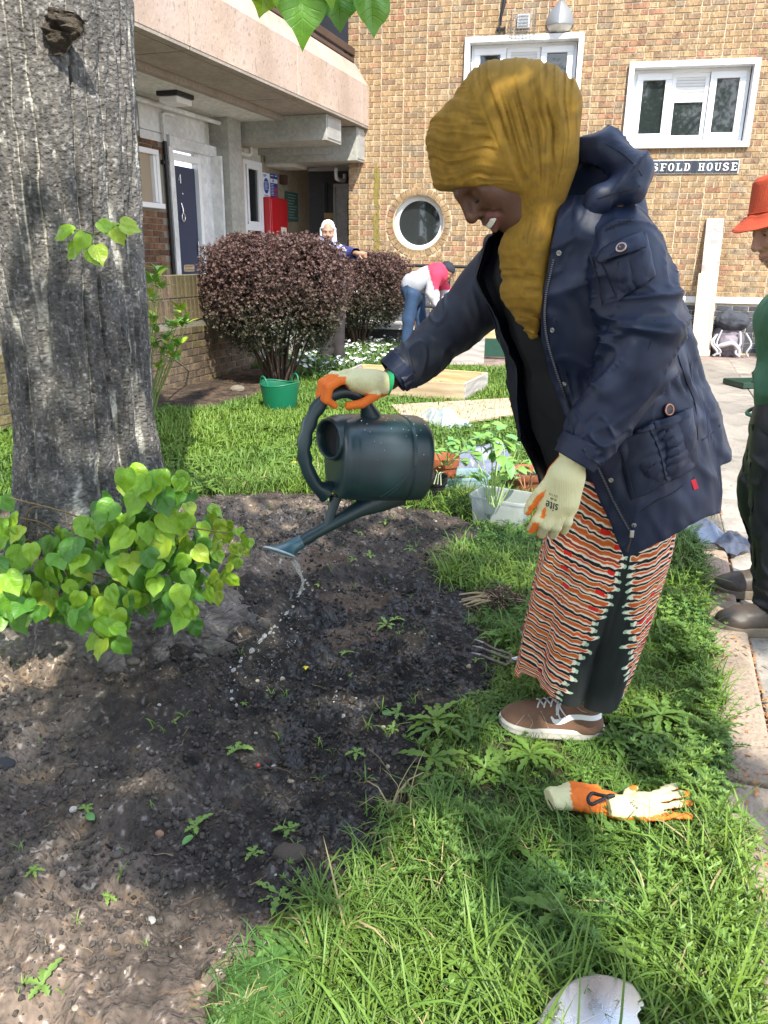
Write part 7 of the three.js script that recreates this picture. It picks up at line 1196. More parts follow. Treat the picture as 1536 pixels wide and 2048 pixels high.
  mesh('headscarf', scarf, ochre, woman);
  // --- jacket body: an open garment round the torso; angle 0 = back, quarter turn = towards us
  const rowAt = (tab, y) => { let i = 0; while (i < tab.length - 2 && tab[i + 1][0] < y) i++; const t = clamp((y - tab[i][0]) / (tab[i + 1][0] - tab[i][0])), s = t * t * (3 - 2 * t) * 0.35 + t * 0.65; return tab[i].map((q, k) => lerp(q, tab[i + 1][k], s)); };
  const rows = [[395, 1085, 1225, 1.80, 0.10], [430, 1035, 1268, 1.81, 0.165], [480, 985, 1300, 1.82, 0.195], [560, 966, 1322, 1.83, 0.195], [650, 1000, 1356, 1.83, 0.185], [740, 1026, 1390, 1.835, 0.18], [830, 1046, 1414, 1.84, 0.18], [950, 1082, 1438, 1.845, 0.185], [1075, 1112, 1446, 1.85, 0.19]];
  const zip = [[430, 1118], [520, 1100], [600, 1084], [660, 1085], [729, 1102], [840, 1143], [938, 1191], [1016, 1228], [1075, 1254]];
  const foldsJ = (a, y) => 0.006 * fbm(a * 1.6, y * 0.006, 3, 3) + 0.0045 * ridge(noise3(a * 3.2 + y * 0.003, y * 0.0045, 7)) * smooth(560, 760, y) + 0.004 * Math.exp(-Math.pow((y - 742) / 24, 2)) * Math.sin(a * 34) - 0.010 * Math.exp(-Math.pow((y - 745) / 40, 2)) + 0.0022 * noise3(a * 11, y * 0.03, 2) + 0.0055 * Math.pow(ridge(noise3(a * 2.1 + y * 0.006, y * 0.010 - a * 0.7, 31)), 6) + 0.004 * Math.pow(ridge(noise3(a * 4.1 - y * 0.008, y * 0.012 + a, 37)), 6);
  const ring = (a, y, off = 0) => { const [, xl, xr, D, b] = rowAt(rows, y), cx = (xl + xr) / 2, c = P(cx, y, D), L = P(xl, y, D), A = Math.abs(c.x - L.x), e = foldsJ(a, y) + off; return V(c.x + Math.cos(a) * (A + e), c.y, c.z + Math.sin(a) * (b + e)); };
  const angleOf = (x, y) => { const [, xl, xr, D, b] = rowAt(rows, y); const cx = (xl + xr) / 2, A = (xr - xl) / 2; let s = clamp((x - cx) / A, -1, 1), a = Math.acos(s); for (let i = 0; i < 6; i++) { const [px] = toPixel(ring(a, y)); a = clamp(a + (px - x) / (A * Math.max(0.2, Math.sin(a))) * 0.8, 0.01, Math.PI - 0.01); } return a; };
  const zipA = (y) => angleOf(rowAt(zip, y)[1], y);
  const farEnd = -Math.PI * 0.98;
  const hem = (a) => a > 1.0 ? lerp(990, 1072, smooth(0.95, 2.3, a)) : a > 0.62 ? lerp(905, 990, smooth(0.62, 0.75, a)) : lerp(868, 905, smooth(0, 0.62, Math.max(0, a)));
  const jacket = sheet(150, 120, (u, v) => {
    const y0 = 400; let a = 0, y = y0; const end = 1.0;
    // angle from the zip edge round the near side and the back to the far front edge
    for (let k = 0; k < 3; k++) { a = lerp(zipA(clamp(y, 430, 1075)), farEnd, u); y = lerp(y0, a < 0 ? 868 + 120 * smooth(0, -3, a) : hem(a), v); }
    const flare = a < 0.62 && a > -0.5 ? 0.012 * smooth(0.62, 0.45, a) : 0;
    const p = ring(a, y, flare + 0.004); return [p, a * 0.2, y * 0.0012];
  });
  const jk = mesh('jacket', shell(jacket, 0.0025), navy, woman);
  // dark dress inside the open front
  const dress = sheet(60, 50, (u, v) => { const y = lerp(470, 935, v), p = ring(u * Math.PI * 2, y, -0.022); return [p, u, y * 0.001]; }, true); mesh('dress', dress, std({ color: 0xffffff, roughness: 0.85, map: drawn(512, 512, (c, W) => { c.fillStyle = '#0e0e10'; c.fillRect(0, 0, W, W); const r = rng(8); for (let i = 0; i < 26; i++) { const x = 150 + r() * 200, y = 100 + r() * 400; c.fillStyle = r() < 0.6 ? '#8a8a72' : '#b06a30'; for (let k = 0; k < 5; k++) c.fillRect(x + r() * 18, y + r() * 26, 2 + r() * 7, 2); } }) }), woman);
  // far front panel edge with snaps, hanging before the body
  const farPanel = sheet(16, 60, (u, v) => { const y = lerp(470, 945, v), a = Math.PI * 1.03 + (u - 0.62) * 0.42, p = ring(a, y, 0.012 + 0.006 * Math.sin(v * 9 + u * 3)); return [p, u * 0.1, y * 0.0012]; });
  mesh('front_panel', shell(farPanel, 0.002), navyDark, woman);
  const metal = std({ color: lin(0.55, 0.53, 0.50), roughness: 0.3, metalness: 1 }), copper = std({ color: lin(0.40, 0.20, 0.13), roughness: 0.35, metalness: 0.9 });
  function disc(name, p, n, r, mat, depth = 0.003) { const g = new THREE.CylinderGeometry(r, r * 1.05, depth, 24); g.applyQuaternion(new THREE.Quaternion().setFromUnitVectors(V(0, 1, 0), n)); g.translate(p.x, p.y, p.z); return g; }
  function snap(m, x, y, r = 0.0042) { const h = hitOn(m, x, y); if (!h) return; const t = new THREE.TorusGeometry(r, 0.0013, 8, 20); t.applyQuaternion(new THREE.Quaternion().setFromUnitVectors(V(0, 0, 1), h.n)); const q = h.p.clone().addScaledVector(h.n, 0.001); t.translate(q.x, q.y, q.z); mesh('snap', merge([t, disc('', q, h.n, r * 0.75, metal, 0.001)]), metal, woman); }
  const fp = woman.children[woman.children.length - 1];
  for (const [x, y] of [[975, 506], [975, 546], [1004, 648], [1035, 747]]) snap(fp, x, y);
  for (const [x, y] of [[1118, 506], [1092, 548], [1105, 660], [1128, 768], [1222, 960], [1268, 1050]]) snap(jk, x, y);
  // zip along the near edge: tape and teeth
  { const pts = zip.filter((q) => q[0] >= 520).map(([y, x]) => { const h = hitOn(jk, x + 7, Math.min(y, 1062)); return h && h.p.addScaledVector(h.n, 0.002); }).filter(Boolean);
    if (pts.length > 3) { mesh('zip_tape', tube(pts, 0.0035, 60, 6), navyDark, woman); const c = new THREE.CatmullRomCurve3(pts), teeth2 = []; const n = 150; for (let i = 0; i < n; i++) { const p = c.getPointAt(i / n); teeth2.push(box(0.0042, 0.0016, 0.0025, p.x - 0.001, p.y, p.z + 0.003)); } stuff(mesh('zip_teeth', merge(teeth2), std({ color: lin(0.16, 0.17, 0.20), roughness: 0.35, metalness: 0.9 }), woman));
      const e = pts[pts.length - 1]; mesh('zip_slider', merge([box(0.010, 0.018, 0.006, e.x + 0.002, e.y - 0.004, e.z + 0.006, 0.002)]), metal, woman); mesh('zip_pull', tube([V(e.x + 0.001, e.y - 0.01, e.z + 0.007), V(e.x - 0.002, e.y - 0.028, e.z + 0.008), V(e.x - 0.005, e.y - 0.045, e.z + 0.006)], [0.002, 0.003, 0.004], 8, 6), std({ color: lin(0.03, 0.02, 0.02), roughness: 0.7 }), woman); } }
  // seams on the jacket: raised double stitching
  const seam = (m, list, r = 0.0016, mat = navyDark) => { const pts = list.map(([x, y]) => { const h = hitOn(m, x, y); return h && h.p.addScaledVector(h.n, 0.0006); }).filter(Boolean); if (pts.length > 1) mesh('seam', tube(pts, r, pts.length * 8, 5), mat, woman); };
  seam(jk, [[1342, 655], [1352, 700], [1372, 760], [1390, 810], [1395, 880]]); seam(jk, [[1265, 1052], [1310, 1020], [1350, 1000], [1392, 968]].map(([x, y]) => [x - 4, y - 14])); seam(jk, [[1405, 880], [1425, 866], [1440, 850]]);
  seam(jk, [[1112, 640], [1130, 740], [1165, 850], [1185, 900], [1220, 965], [1250, 1020], [1268, 1055]], 0.0013);
  // lower pocket with flap, button and seams
  { const q = [[1222, 832], [1392, 800], [1402, 905], [1265, 985]].map(([x, y]) => [x, y]);
    const pk = patch(jk, [[1235, 880], [1380, 815], [1392, 930], [1262, 1000]], 34, 30, (u, v) => 0.004 + 0.020 * Math.pow(Math.sin(Math.PI * clamp(u)), 0.7) * Math.pow(Math.sin(Math.PI * clamp(v * 0.95 + 0.03)), 0.7) + 0.003 * noise3(u * 6, v * 5, 3) - 0.006 * Math.exp(-Math.pow((u - 0.48 - 0.1 * v) / 0.06, 2)) + 0.0025 * Math.sin(v * 40) * Math.exp(-Math.pow((u - 0.5 - 0.1 * v) / 0.16, 2)));
    const pm = mesh('pocket', shell(pk, 0.004), navy, woman);
    const fl = patch(pm, [[1252, 838], [1352, 768], [1372, 838], [1275, 868]], 24, 14, (u, v) => 0.006 + 0.004 * v + 0.002 * noise3(u * 5, v * 4, 9)), f0 = mesh('pocket_flap', shell(fl, 0.003), navy, woman);
    const b = hitOn(f0, 1335, 820) ?? hitOn(jk, 1335, 820); const t = new THREE.TorusGeometry(0.0115, 0.0026, 10, 28); t.applyQuaternion(new THREE.Quaternion().setFromUnitVectors(V(0, 0, 1), b.n)); const o = b.p.clone().addScaledVector(b.n, 0.005); t.translate(o.x, o.y, o.z); mesh('button', merge([t]), copper, woman); mesh('button_centre', disc('', o.clone().addScaledVector(b.n, -0.0005), b.n, 0.011, copper), std({ color: lin(0.045, 0.022, 0.016), roughness: 0.4 }), woman);
    seam(pm, [[1240, 882], [1255, 940], [1268, 995]]); seam(pm, [[1300, 860], [1318, 900], [1330, 950], [1335, 962]]); }
  { const h = hitOn(jk, 1388, 968); if (h) { const g = box(0.011, 0.024, 0.003, 0, 0, 0, 0.001); g.rotateZ(0.45); g.translate(h.p.x, h.p.y, h.p.z + 0.004); mesh('red_tag', g, std({ color: lin(0.45, 0.012, 0.03), roughness: 0.7 }), woman); } }
  // waist cord
  { const h = hitOn(jk, 1190, 738), h2 = hitOn(jk, 1183, 752); if (h) { const a = h.p.clone().addScaledVector(h.n, 0.004), cord = std({ color: lin(0.018, 0.012, 0.012), roughness: 0.8 }); mesh('cord', merge([tube([a, P(1183, 765, 1.62), P(1186, 800, 1.62)], 0.003, 12, 6), tube([h2.p.clone().addScaledVector(h2.n, 0.004), P(1192, 775, 1.62), P(1194, 790, 1.62)], 0.003, 12, 6)]), cord, woman); mesh('cord_loop', tube([P(1045, 822, 1.92), P(1040, 850, 1.92), P(1036, 872, 1.92), P(1044, 878, 1.91), P(1050, 860, 1.91), P(1048, 830, 1.92)], 0.0025, 26, 6), cord, woman); const tg = new THREE.SphereGeometry(0.012, 16, 10); tg.scale(1, 0.5, 0.6); tg.rotateZ(0.3); const tp = P(1043, 878, 1.915); tg.translate(tp.x, tp.y, tp.z); mesh('toggle', tg, std({ color: lin(0.04, 0.022, 0.018), roughness: 0.6 }), woman); } }
  // --- sleeves
  const px = (r) => r / 985;
  const slN = [[1172, 462, 1.73], [1214, 474, 1.69], [1246, 520, 1.65], [1268, 590, 1.62], [1280, 650, 1.60], [1274, 712, 1.585], [1248, 770, 1.58], [1212, 825, 1.58], [1178, 875, 1.575], [1157, 908, 1.57]].map((q) => P(...q));
  const wrN = (t, a) => { const el = Math.exp(-Math.pow((t - 0.52) / 0.14, 2)); return 0.006 * Math.pow(ridge(noise3(t * 11 + a * 0.7, a * 0.9 - t * 3, 41)), 6) + 0.005 * Math.pow(ridge(noise3(t * 7 - a * 1.1, a * 0.8, 43)), 7) + 0.005 * fbm(a * 1.2, t * 9, 3, 3) + 0.009 * ridge(noise3(t * 6 - a * 0.9, a * 0.4 + 3, 21)) * smooth(0.05, 0.25, t) - 0.005 + el * (0.021 * Math.pow(ridge(noise3(t * 15 + 0.4 * Math.sin(a * 1.5), a * 0.5, 5)), 3) - 0.004) + 0.0035 * ridge(noise3(t * 8 + a * 0.8, a * 0.7, 9)) + 0.004 * smooth(0.9, 0.97, t) * Math.sin(a * 13) * (1 - smooth(0.97, 1, t)); };
  const nS = mesh('sleeve', shell(softTube(slN, [54, 74, 82, 82, 79, 75, 66, 60, 53, 46].map(px), 150, 84, wrN, [1, 0.92]), 0.003), navy, woman);
  const slF = [[1085, 500, 1.95], [1025, 545, 1.98], [955, 605, 1.985], [902, 658, 1.96], [852, 705, 1.92], [808, 739, 1.89], [792, 750, 1.885]].map((q) => P(...q));
  const wrF = (t, a) => 0.005 * Math.pow(ridge(noise3(t * 10 + a * 0.7, a * 0.9, 51)), 6) + 0.003 * fbm(a * 1.2, t * 9, 13, 3) + 0.006 * ridge(noise3(t * 9 + a * 0.3, a * 0.6, 15)) * (0.5 + 0.5 * Math.sin(Math.PI * t)) + 0.002 * smooth(0.86, 0.95, t) * Math.sin(a * 14);
  mesh('sleeve', shell(softTube(slF, [76, 76, 60, 50, 43, 38, 36].map((r) => r / 830), 110, 70, wrF), 0.003), phys({ ...{ color: lin(0.011, 0.014, 0.026), roughness: 0.6, side: THREE.DoubleSide, bumpMap: tiled(weaveBump, 34), bumpScale: 0.00015, sheen: 0.2, sheenColor: lin(0.1, 0.12, 0.18) } }), woman);
  mesh('cuff', shell(softTube([[1172, 882, 1.572], [1160, 903, 1.57], [1148, 922, 1.568]].map((q) => P(...q)), [54, 53, 50].map(px), 12, 60, (t, a) => 0.001 * Math.sin(a * 30), [1, 0.92]), 0.003), navy, woman);
  mesh('cuff', shell(softTube([[812, 727, 1.89], [798, 741, 1.887], [784, 752, 1.883]].map((q) => P(...q)), [40, 40, 38].map((r) => r / 830), 10, 50, (t, a) => 0.001 * Math.sin(a * 30)), 0.003), navy, woman);
  // sleeve pocket
  { const pm = mesh('sleeve_pocket', shell(patch(nS, [[1198, 508], [1290, 470], [1308, 555], [1238, 600]], 26, 24, (u, v) => 0.003 + 0.011 * Math.pow(Math.sin(Math.PI * clamp(u)), 0.6) * Math.pow(Math.sin(Math.PI * clamp(v)), 0.6) + 0.0015 * noise3(u * 7, v * 7, 5) - 0.004 * Math.exp(-Math.pow((u - 0.5) / 0.05, 2)) * smooth(0.2, 0.5, v)), 0.003), navy, woman);
    const fm = mesh('pocket_flap', shell(patch(pm, [[1188, 494], [1280, 456], [1290, 498], [1205, 526]], 24, 12, (u, v) => 0.005 + 0.003 * v + 0.0016 * noise3(u * 6, v * 5, 2)), 0.003), navy, woman);
    seam(fm, [[1194, 498], [1230, 482], [1276, 463]], 0.0011); seam(fm, [[1207, 520], [1245, 508], [1285, 495]], 0.0011); seam(pm, [[1236, 525], [1250, 570], [1256, 590]], 0.0012);
    const b = hitOn(fm, 1243, 497) ?? hitOn(nS, 1243, 497), o = b.p.clone().addScaledVector(b.n, 0.004), t = new THREE.TorusGeometry(0.0088, 0.0017, 10, 28); t.applyQuaternion(new THREE.Quaternion().setFromUnitVectors(V(0, 0, 1), b.n)); t.translate(o.x, o.y, o.z); mesh('button', t, std({ color: lin(0.50, 0.36, 0.30), roughness: 0.35, metalness: 0.8 }), woman); mesh('button_centre', disc('', o.clone().addScaledVector(b.n, -0.0005), b.n, 0.0085, copper), std({ color: lin(0.03, 0.018, 0.016), roughness: 0.4 }), woman); mesh('button_thread', merge([disc('', o.clone().add(V(-0.002, 0.0005, 0)), b.n, 0.0014, copper, 0.004), disc('', o.clone().add(V(0.002, -0.0005, 0)), b.n, 0.0014, copper, 0.004)]), std({ color: lin(0.3, 0.27, 0.25) }), woman);
    const em = patch(nS, [[1206, 452], [1262, 430], [1266, 446], [1210, 468]], 12, 4, () => 0.0012); mesh('embroidery', em, std({ color: lin(0.008, 0.009, 0.014), roughness: 0.9, side: THREE.DoubleSide, alphaTest: 0.4, alphaMap: drawn(256, 72, (c, W, H) => { c.fillStyle = '#000'; c.fillRect(0, 0, W, H); c.strokeStyle = '#fff'; c.lineWidth = 7; c.translate(0, H); c.scale(1, -1); c.beginPath(); for (let x = 6; x < 250; x += 2) { const y = 38 + 15 * Math.sin(x * 0.21) * Math.sin(x * 0.05 + 1) + 8 * Math.sin(x * 0.47); x === 6 ? c.moveTo(x, y) : c.lineTo(x, y); } c.stroke(); }, false) }), woman);
    seam(nS, [[1165, 470], [1190, 540], [1205, 610]], 0.0014); seam(nS, [[1310, 640], [1300, 690], [1270, 760]], 0.0012); }
  // --- hood and gathered collar
  { const c = (x, y, D) => P(x, y, D);
    const hoodF = (p) => { let d = cone(p, c(1172, 296, 1.72), c(1214, 292, 1.70), px(20), px(24)); d = smin(d, cone(p, c(1214, 296, 1.70), c(1272, 340, 1.66), px(26), px(26)), 0.02); d = smin(d, cone(p, c(1272, 342, 1.66), c(1262, 378, 1.64), px(26), px(26)), 0.02); d = smin(d, cone(p, c(1258, 374, 1.66), c(1200, 396, 1.65), px(26), px(22)), 0.02); d = smin(d, cone(p, c(1198, 394, 1.65), c(1166, 470, 1.665), px(20), px(9)), 0.015); d = smin(d, cone(p, c(1128, 372, 1.78), c(1140, 450, 1.76), px(24), px(40)), 0.03); d = smin(d, cone(p, c(1148, 345, 1.80), c(1160, 440, 1.78), px(36), px(46)), 0.03); d = smin(d, cone(p, c(1205, 340, 1.78), c(1200, 430, 1.76), px(44), px(56)), 0.03); d = smin(d, cone(p, c(1230, 350, 1.86), c(1230, 430, 1.86), px(50), px(70)), 0.03); const n = 0.010 * ridge(noise3(p[0] * 11 + p[1] * 5, p[1] * 9, p[2] * 9)) + 0.004 * ridge(noise3(p[0] * 24, p[1] * 16 + p[0] * 10, p[2] * 20)) + 0.009 * Math.pow(ridge(noise3(p[0] * 9 - p[1] * 8, p[1] * 7 + p[0] * 6, p[2] * 8 + 3)), 7); return d - n + 0.008; };
    const h = surface(hoodF, c(1060, 480, 1.5).add(V(0, -0.05, -0.4)), c(1340, 230, 1.9).add(V(0.05, 0.05, 0.42)), 0.008, 1); softUV(h); const hd2 = mesh('hood', h, navy, woman);
    seam(hd2, [[1212, 288], [1240, 304], [1266, 326], [1284, 352]], 0.0012); seam(hd2, [[1196, 396], [1224, 388], [1254, 380], [1280, 372]], 0.0014);
  }
  // --- skirt
  const sk = [[0.98, 1150, 1372, 1.83, 0.13], [0.80, 1120, 1362, 1.84, 0.15], [0.62, 1092, 1338, 1.86, 0.155], [0.42, 1066, 1298, 1.91, 0.175], [0.30, 1052, 1274, 1.945, 0.185], [0.165, 1040, 1246, 1.975, 0.195]].reverse();
  const skirt = sheet(200, 150, (u, v) => {
    const h = lerp(0.165, 0.98, v), [, xl, xr, D, b] = rowAt(sk, h), a = u * Math.PI * 2, py = toPixel(V(0.5, h, -D))[1], L = P(xl, py, D), Rr = P(xr, py, D), cx = (L.x + Rr.x) / 2, A = (Rr.x - L.x) / 2;
    const low = smooth(0.75, 0.25, h), fo = 0.013 * low * Math.sin(a * 6 + 1.2 + h * 2 + 0.8 * noise3(a, h * 2, 4)) + 0.006 * low * Math.sin(a * 11 + h * 3) + 0.006 * fbm(a * 2.2, h * 4, 3, 3) + 0.004 * ridge(noise3(a * 6, h * 3, 8)) + 0.003 * noise3(a * 14, h * 18, 4) - 0.018 * low * Math.exp(-Math.pow((a - 1.62) / 0.10, 2));
    const dy = v < 0.08 ? (1 - v / 0.08) * (0.012 * Math.sin(a * 3) - (a > 1.62 && a < 2.9 ? -0.02 : 0.0)) : 0;
    return [V(cx + Math.cos(a) * (A + fo), h + dy, -D + Math.sin(a) * (b + fo)), u, v];
  }, true);
  const skTex = texture(2048, 1024, (u, v) => {
    const a = u * 6.2832, near = a < Math.PI, warp = 0.014 * noise3(u * 9, v * 7, 3) + 0.003 * noise3(u * 90, v * 40, 5);
    // dark wedge on the near side (from the hem up), and dark panels on the far side
    const mid = 1.46 + 0.06 * noise3(v * 3, 1, 1), N = 35, left = a > mid, tilt = left ? (a - mid) * 0.058 : (mid - a) * 0.045;
    const s = (v + warp - tilt * 1.0 + 0.02 * noise3(u * 5, v * 2, 9)) * N, i = Math.floor(s), f = s - i, r1 = hash3(i, 3, 1), r2 = hash3(i, 7, left ? 2 : 5), r3 = hash3(i, 9, left ? 4 : 8);
    const half = lerp(0.72, 0.03, Math.pow(clamp(v / 0.62), 0.8)), jag = 0.13 * r2 * (1 - Math.pow(Math.abs(f - 0.5) * 2, 2)), dist = near ? (left ? a - mid - half * 0.95 : mid - half * 0.85 - a) : Math.min(a - Math.PI - 0.3, 6.2832 - 0.35 - a) < 0 ? 0.3 : (a > 4.2 && a < 5.4 ? -0.1 : 0.3);
    const dd = dist + jag * 1.2 + 0.015 * noise3(u * 60, v * 120, 2);
    const dark = [0.075, 0.105, 0.105];
    if (dd < 0.0) return dark;
    if (dd < 0.045) return f > 0.30 && f < 0.78 ? [0.62, 0.74, 0.62] : dark;
    if (dd < 0.10) return f > 0.2 && f < 0.85 ? [0.88, 0.86, 0.78] : [0.1, 0.11, 0.11];
    const w = 0.05 * noise3(u * 130, i, 3); let c;
    const k = hash3(i, 1, 1);
    const b1 = 0.12 + 0.13 * k, b2 = 0.50 + 0.2 * r1, b3 = b2 + 0.08 + 0.08 * r2, m = noise3(u * 40, v * 300, 6); if (f + w < b1) c = [0.90, 0.86, 0.79]; else if (f + w < b1 + 0.07) c = [0.90, 0.66, 0.50]; else if (f + w < b2) c = r1 < 0.5 ? [0.82 + 0.05 * m, 0.30 + 0.08 * m, 0.09] : [0.76 + 0.06 * m, 0.36 + 0.08 * m, 0.13]; else if (f + w < b3) c = [0.88, 0.78, 0.66]; else c = r3 < 0.12 ? [0.55, 0.20, 0.10] : [0.10, 0.085, 0.08];
    if (f > 0.18 && f < 0.72 && hash3(Math.floor(a * 7 + r3 * 5), i, 2) > 0.955) c = [0.83, 0.12, 0.05];
    return c;
  });
  mesh('skirt', shell(skirt, 0.0015), std({ map: skTex, roughness: 0.9, side: THREE.DoubleSide, bumpMap: tiled(weaveBump, 12, 8), bumpScale: 0.0006 }), woman);
  // --- shoes
  const suede = std({ color: lin(0.22, 0.118, 0.072), roughness: 0.95, map: grainMap, bumpMap: tiled(grainBump, 10), bumpScale: 0.001 }), rubber = std({ color: lin(0.66, 0.63, 0.56), roughness: 0.7, map: grainMap }), lace = std({ color: lin(0.55, 0.54, 0.52), roughness: 0.9 }), stripe = std({ color: lin(0.74, 0.73, 0.70), roughness: 0.6 });
  function shoe(toe, heel, side) {                      // toe and heel on the ground
    const s = new THREE.Group(); s.name = 'shoe'; woman.add(s); const d = toe.clone().sub(heel), Ls = d.length(), k = Ls / 0.285; s.position.copy(heel); s.rotation.y = Math.atan2(-d.z, d.x); s.scale.setScalar(k);
    const width = (t) => 0.036 + 0.012 * Math.sin(Math.PI * clamp(t * 1.05)) + 0.006 * smooth(0.45, 0.78, t), out = []; for (let i = 0; i <= 40; i++) { const t = i / 40; const e = Math.sqrt(clamp(1 - Math.pow(clamp((t - 0.80) / 0.20), 2.2))) * Math.sqrt(clamp(1 - Math.pow(clamp((0.12 - t) / 0.12), 2.2))); out.push([t * 0.285, width(t) * e]); }
    const pts = [...out.map(([x, w]) => V(x, 0, w)), ...out.slice(1, -1).reverse().map(([x, w]) => V(x, 0, -w))], O = new THREE.CatmullRomCurve3(pts, true, 'catmullrom', 0.3).getSpacedPoints(160);
    const sole = sheet(160, 9, (u, v) => { const o = O[Math.round(u * 160) % 160], q = [[0, 0.02], [0.0, 0.97], [0.004, 1.02], [0.008, 1.03], [0.020, 1.03], [0.0205, 1.045], [0.024, 1.045], [0.032, 1.02], [0.034, 0.98], [0.030, 0.3]][Math.round(v * 9)]; const lift = 0.010 * Math.pow(clamp((o.x - 0.2) / 0.085), 2); return [V(0.142 + (o.x - 0.142) * q[1], q[0] + lift, o.z * q[1]), u * 0.7, q[0]]; }, true); mesh('sole', sole, rubber, s);
    const E = (x, y, z) => V(x, y, z), upF = (p) => { const q = [p[0], p[1], Math.abs(p[2])]; let f = ell(q, E(0.225, 0.034, 0), E(0.062, 0.040, 0.047)); f = smin(f, cone(q, E(0.20, 0.045, 0), E(0.09, 0.078, 0), 0.036, 0.036), 0.03); f = smin(f, cone(q, E(0.052, 0.04, 0), E(0.056, 0.115, 0), 0.046, 0.042), 0.03); f = smin(f, cone(q, E(0.04, 0.035, 0.006), E(0.19, 0.035, 0.008), 0.036, 0.038), 0.02); f = smax(f, p[1] - 0.128 + (p[0] - 0.05) * -0.2, 0.006); return smax(f, 0.022 - p[1], 0.003); };
    const ug = surface(upF, V(-0.02, 0.0, -0.07), V(0.31, 0.16, 0.07), 0.0045, 2); softUV(ug); const um = mesh('upper', ug, suede, s);
    const hit = (x, y, z, dir) => { caster.set(V(x, y, z), dir); um.updateMatrixWorld(true); const l = new THREE.Mesh(ug, new THREE.MeshBasicMaterial({ side: THREE.DoubleSide })); const h = caster.intersectObject(l)[0]; return h ? { p: h.point, n: h.face.normal.clone() } : null; };
    const zs = side, zd = V(0, 0, -zs);
    const stripPts = [[0.150, 0.068], [0.138, 0.056], [0.120, 0.058], [0.095, 0.072], [0.070, 0.078], [0.045, 0.076], [0.012, 0.074]], w = 0.0055;
    const sg = sheet(60, 4, (u, v) => { const c = new THREE.CatmullRomCurve3(stripPts.map(([x, y]) => V(x, y, 0))), p = c.getPoint(u), tn = c.getTangent(u), ww = w * (0.5 + 0.9 * smooth(0, 0.25, u)); const h = hit(p.x - tn.y * (v - 0.5) * 2 * ww, p.y + tn.x * (v - 0.5) * 2 * ww, 0.2 * zs, zd); return [h ? h.p.addScaledVector(h.n.dot(zd) > 0 ? h.n.negate() : h.n, 0.0012) : V(p.x, p.y, 0.045 * zs)]; }); mesh('side_stripe', shell(sg, 0.0008), stripe, s);
    const stitch = (list) => { const q = list.map(([x, y]) => { const h = hit(x, y, 0.2 * zs, zd); return h && h.p.addScaledVector(V(0, 0, zs), 0.0004); }).filter(Boolean); if (q.length > 1) mesh('stitching', tube(q, 0.0007, 30, 4), std({ color: lin(0.5, 0.42, 0.33) }), s); };
    stitch([[0.205, 0.036], [0.200, 0.052], [0.212, 0.068]]); stitch([[0.155, 0.036], [0.166, 0.06], [0.178, 0.078]]); stitch([[0.02, 0.092], [0.06, 0.094], [0.085, 0.104]]); stitch([[0.245, 0.036], [0.235, 0.05], [0.222, 0.066]]);
    for (let i = 0; i < 6; i++) { const t = i / 5, x = lerp(0.185, 0.095, t), a = hit(x, 0.25, 0.016, V(0, -1, 0)), b = hit(x - 0.014, 0.25, -0.016, V(0, -1, 0)), a2 = hit(x, 0.25, -0.016, V(0, -1, 0)), b2 = hit(x - 0.014, 0.25, 0.016, V(0, -1, 0)); const go = (p, q) => p && q && mesh('lace', tube([p.p.clone().add(V(0.002, -0.012, Math.sign(p.p.z) * 0.007)), p.p.clone().add(V(0, 0.003, 0)), p.p.clone().lerp(q.p, 0.5).add(V(0, 0.006, 0)), q.p.clone().add(V(0, 0.003, 0))], 0.0026, 14, 6), lace, s); go(a, b); go(a2, b2); }
    mesh('bow', merge([[-0.3, 1], [0.5, 0.7], [1.2, 1.1], [2.2, 0.8]].map(([an, l]) => tube([V(0.098, 0.108, 0.0), V(0.112 + 0.02 * l, 0.112 - 0.014 * l, zs * (0.02 + 0.012 * Math.sin(an))), V(0.118 + 0.018 * Math.cos(an), 0.082 - 0.02 * l * Math.abs(Math.sin(an)), zs * (0.038 + 0.004 * l))], 0.0024, 12, 6))), lace, s);
    return s;
  }
  shoe(onGround(1000, 1452, 0.012), onGround(1204, 1468, 0.012), -1);
  shoe(onGround(1041, 1281, 0.012), onGround(1180, 1262, 0.012), -1);
  mesh('trouser_leg', softTube([P(1200, 1100, 2.08), P(1185, 1180, 2.2), P(1170, 1235, 2.36)], [0.08, 0.075, 0.065], 24, 30, (t, a) => 0.004 * noise3(t * 6, a * 2, 1)), black, woman);
  // --- gloved hand hanging beside us (left hand, seen from its back)
  {
    const Q = (x, y, D) => P(x, y, D), D = 1.56;
    const palm = [[Q(1148, 915, D), Q(1132, 950, D), 0.029, 0.031], [Q(1132, 950, D), Q(1128, 1000, D), 0.030, 0.028], [Q(1120, 955, D - 0.005), Q(1092, 1010, D), 0.026, 0.018], [Q(1130, 960, D + 0.005), Q(1112, 1020, D), 0.026, 0.017], [Q(1145, 955, D + 0.01), Q(1140, 1015, D + 0.012), 0.024, 0.017]];
    const chains = [
      [Q(1090, 1012, D), Q(1074, 1040, D - 0.004), Q(1063, 1058, D + 0.012)],                                            // index
      [Q(1106, 1018, D - 0.004), Q(1092, 1052, D - 0.008), Q(1083, 1068, D + 0.010)],                                    // middle
      [Q(1122, 1020, D - 0.002), Q(1113, 1054, D - 0.006), Q(1106, 1069, D + 0.012)],
      [Q(1140, 1016, D + 0.010), Q(1134, 1044, D + 0.004), Q(1128, 1060, D + 0.018)],
      [Q(1112, 945, D - 0.006), Q(1078, 985, D - 0.004), Q(1062, 1008, D + 0.002), Q(1056, 1022, D + 0.006)],             // thumb
    ];
    const f = handField(palm, chains, 0.0118), all = [...palm.flatMap((c) => [c[0], c[1]]), ...chains.flat()], [a, b] = box3(all, 0.045), wr = Q(1152, 900, D), wd = Q(1132, 960, D).sub(wr).normalize();
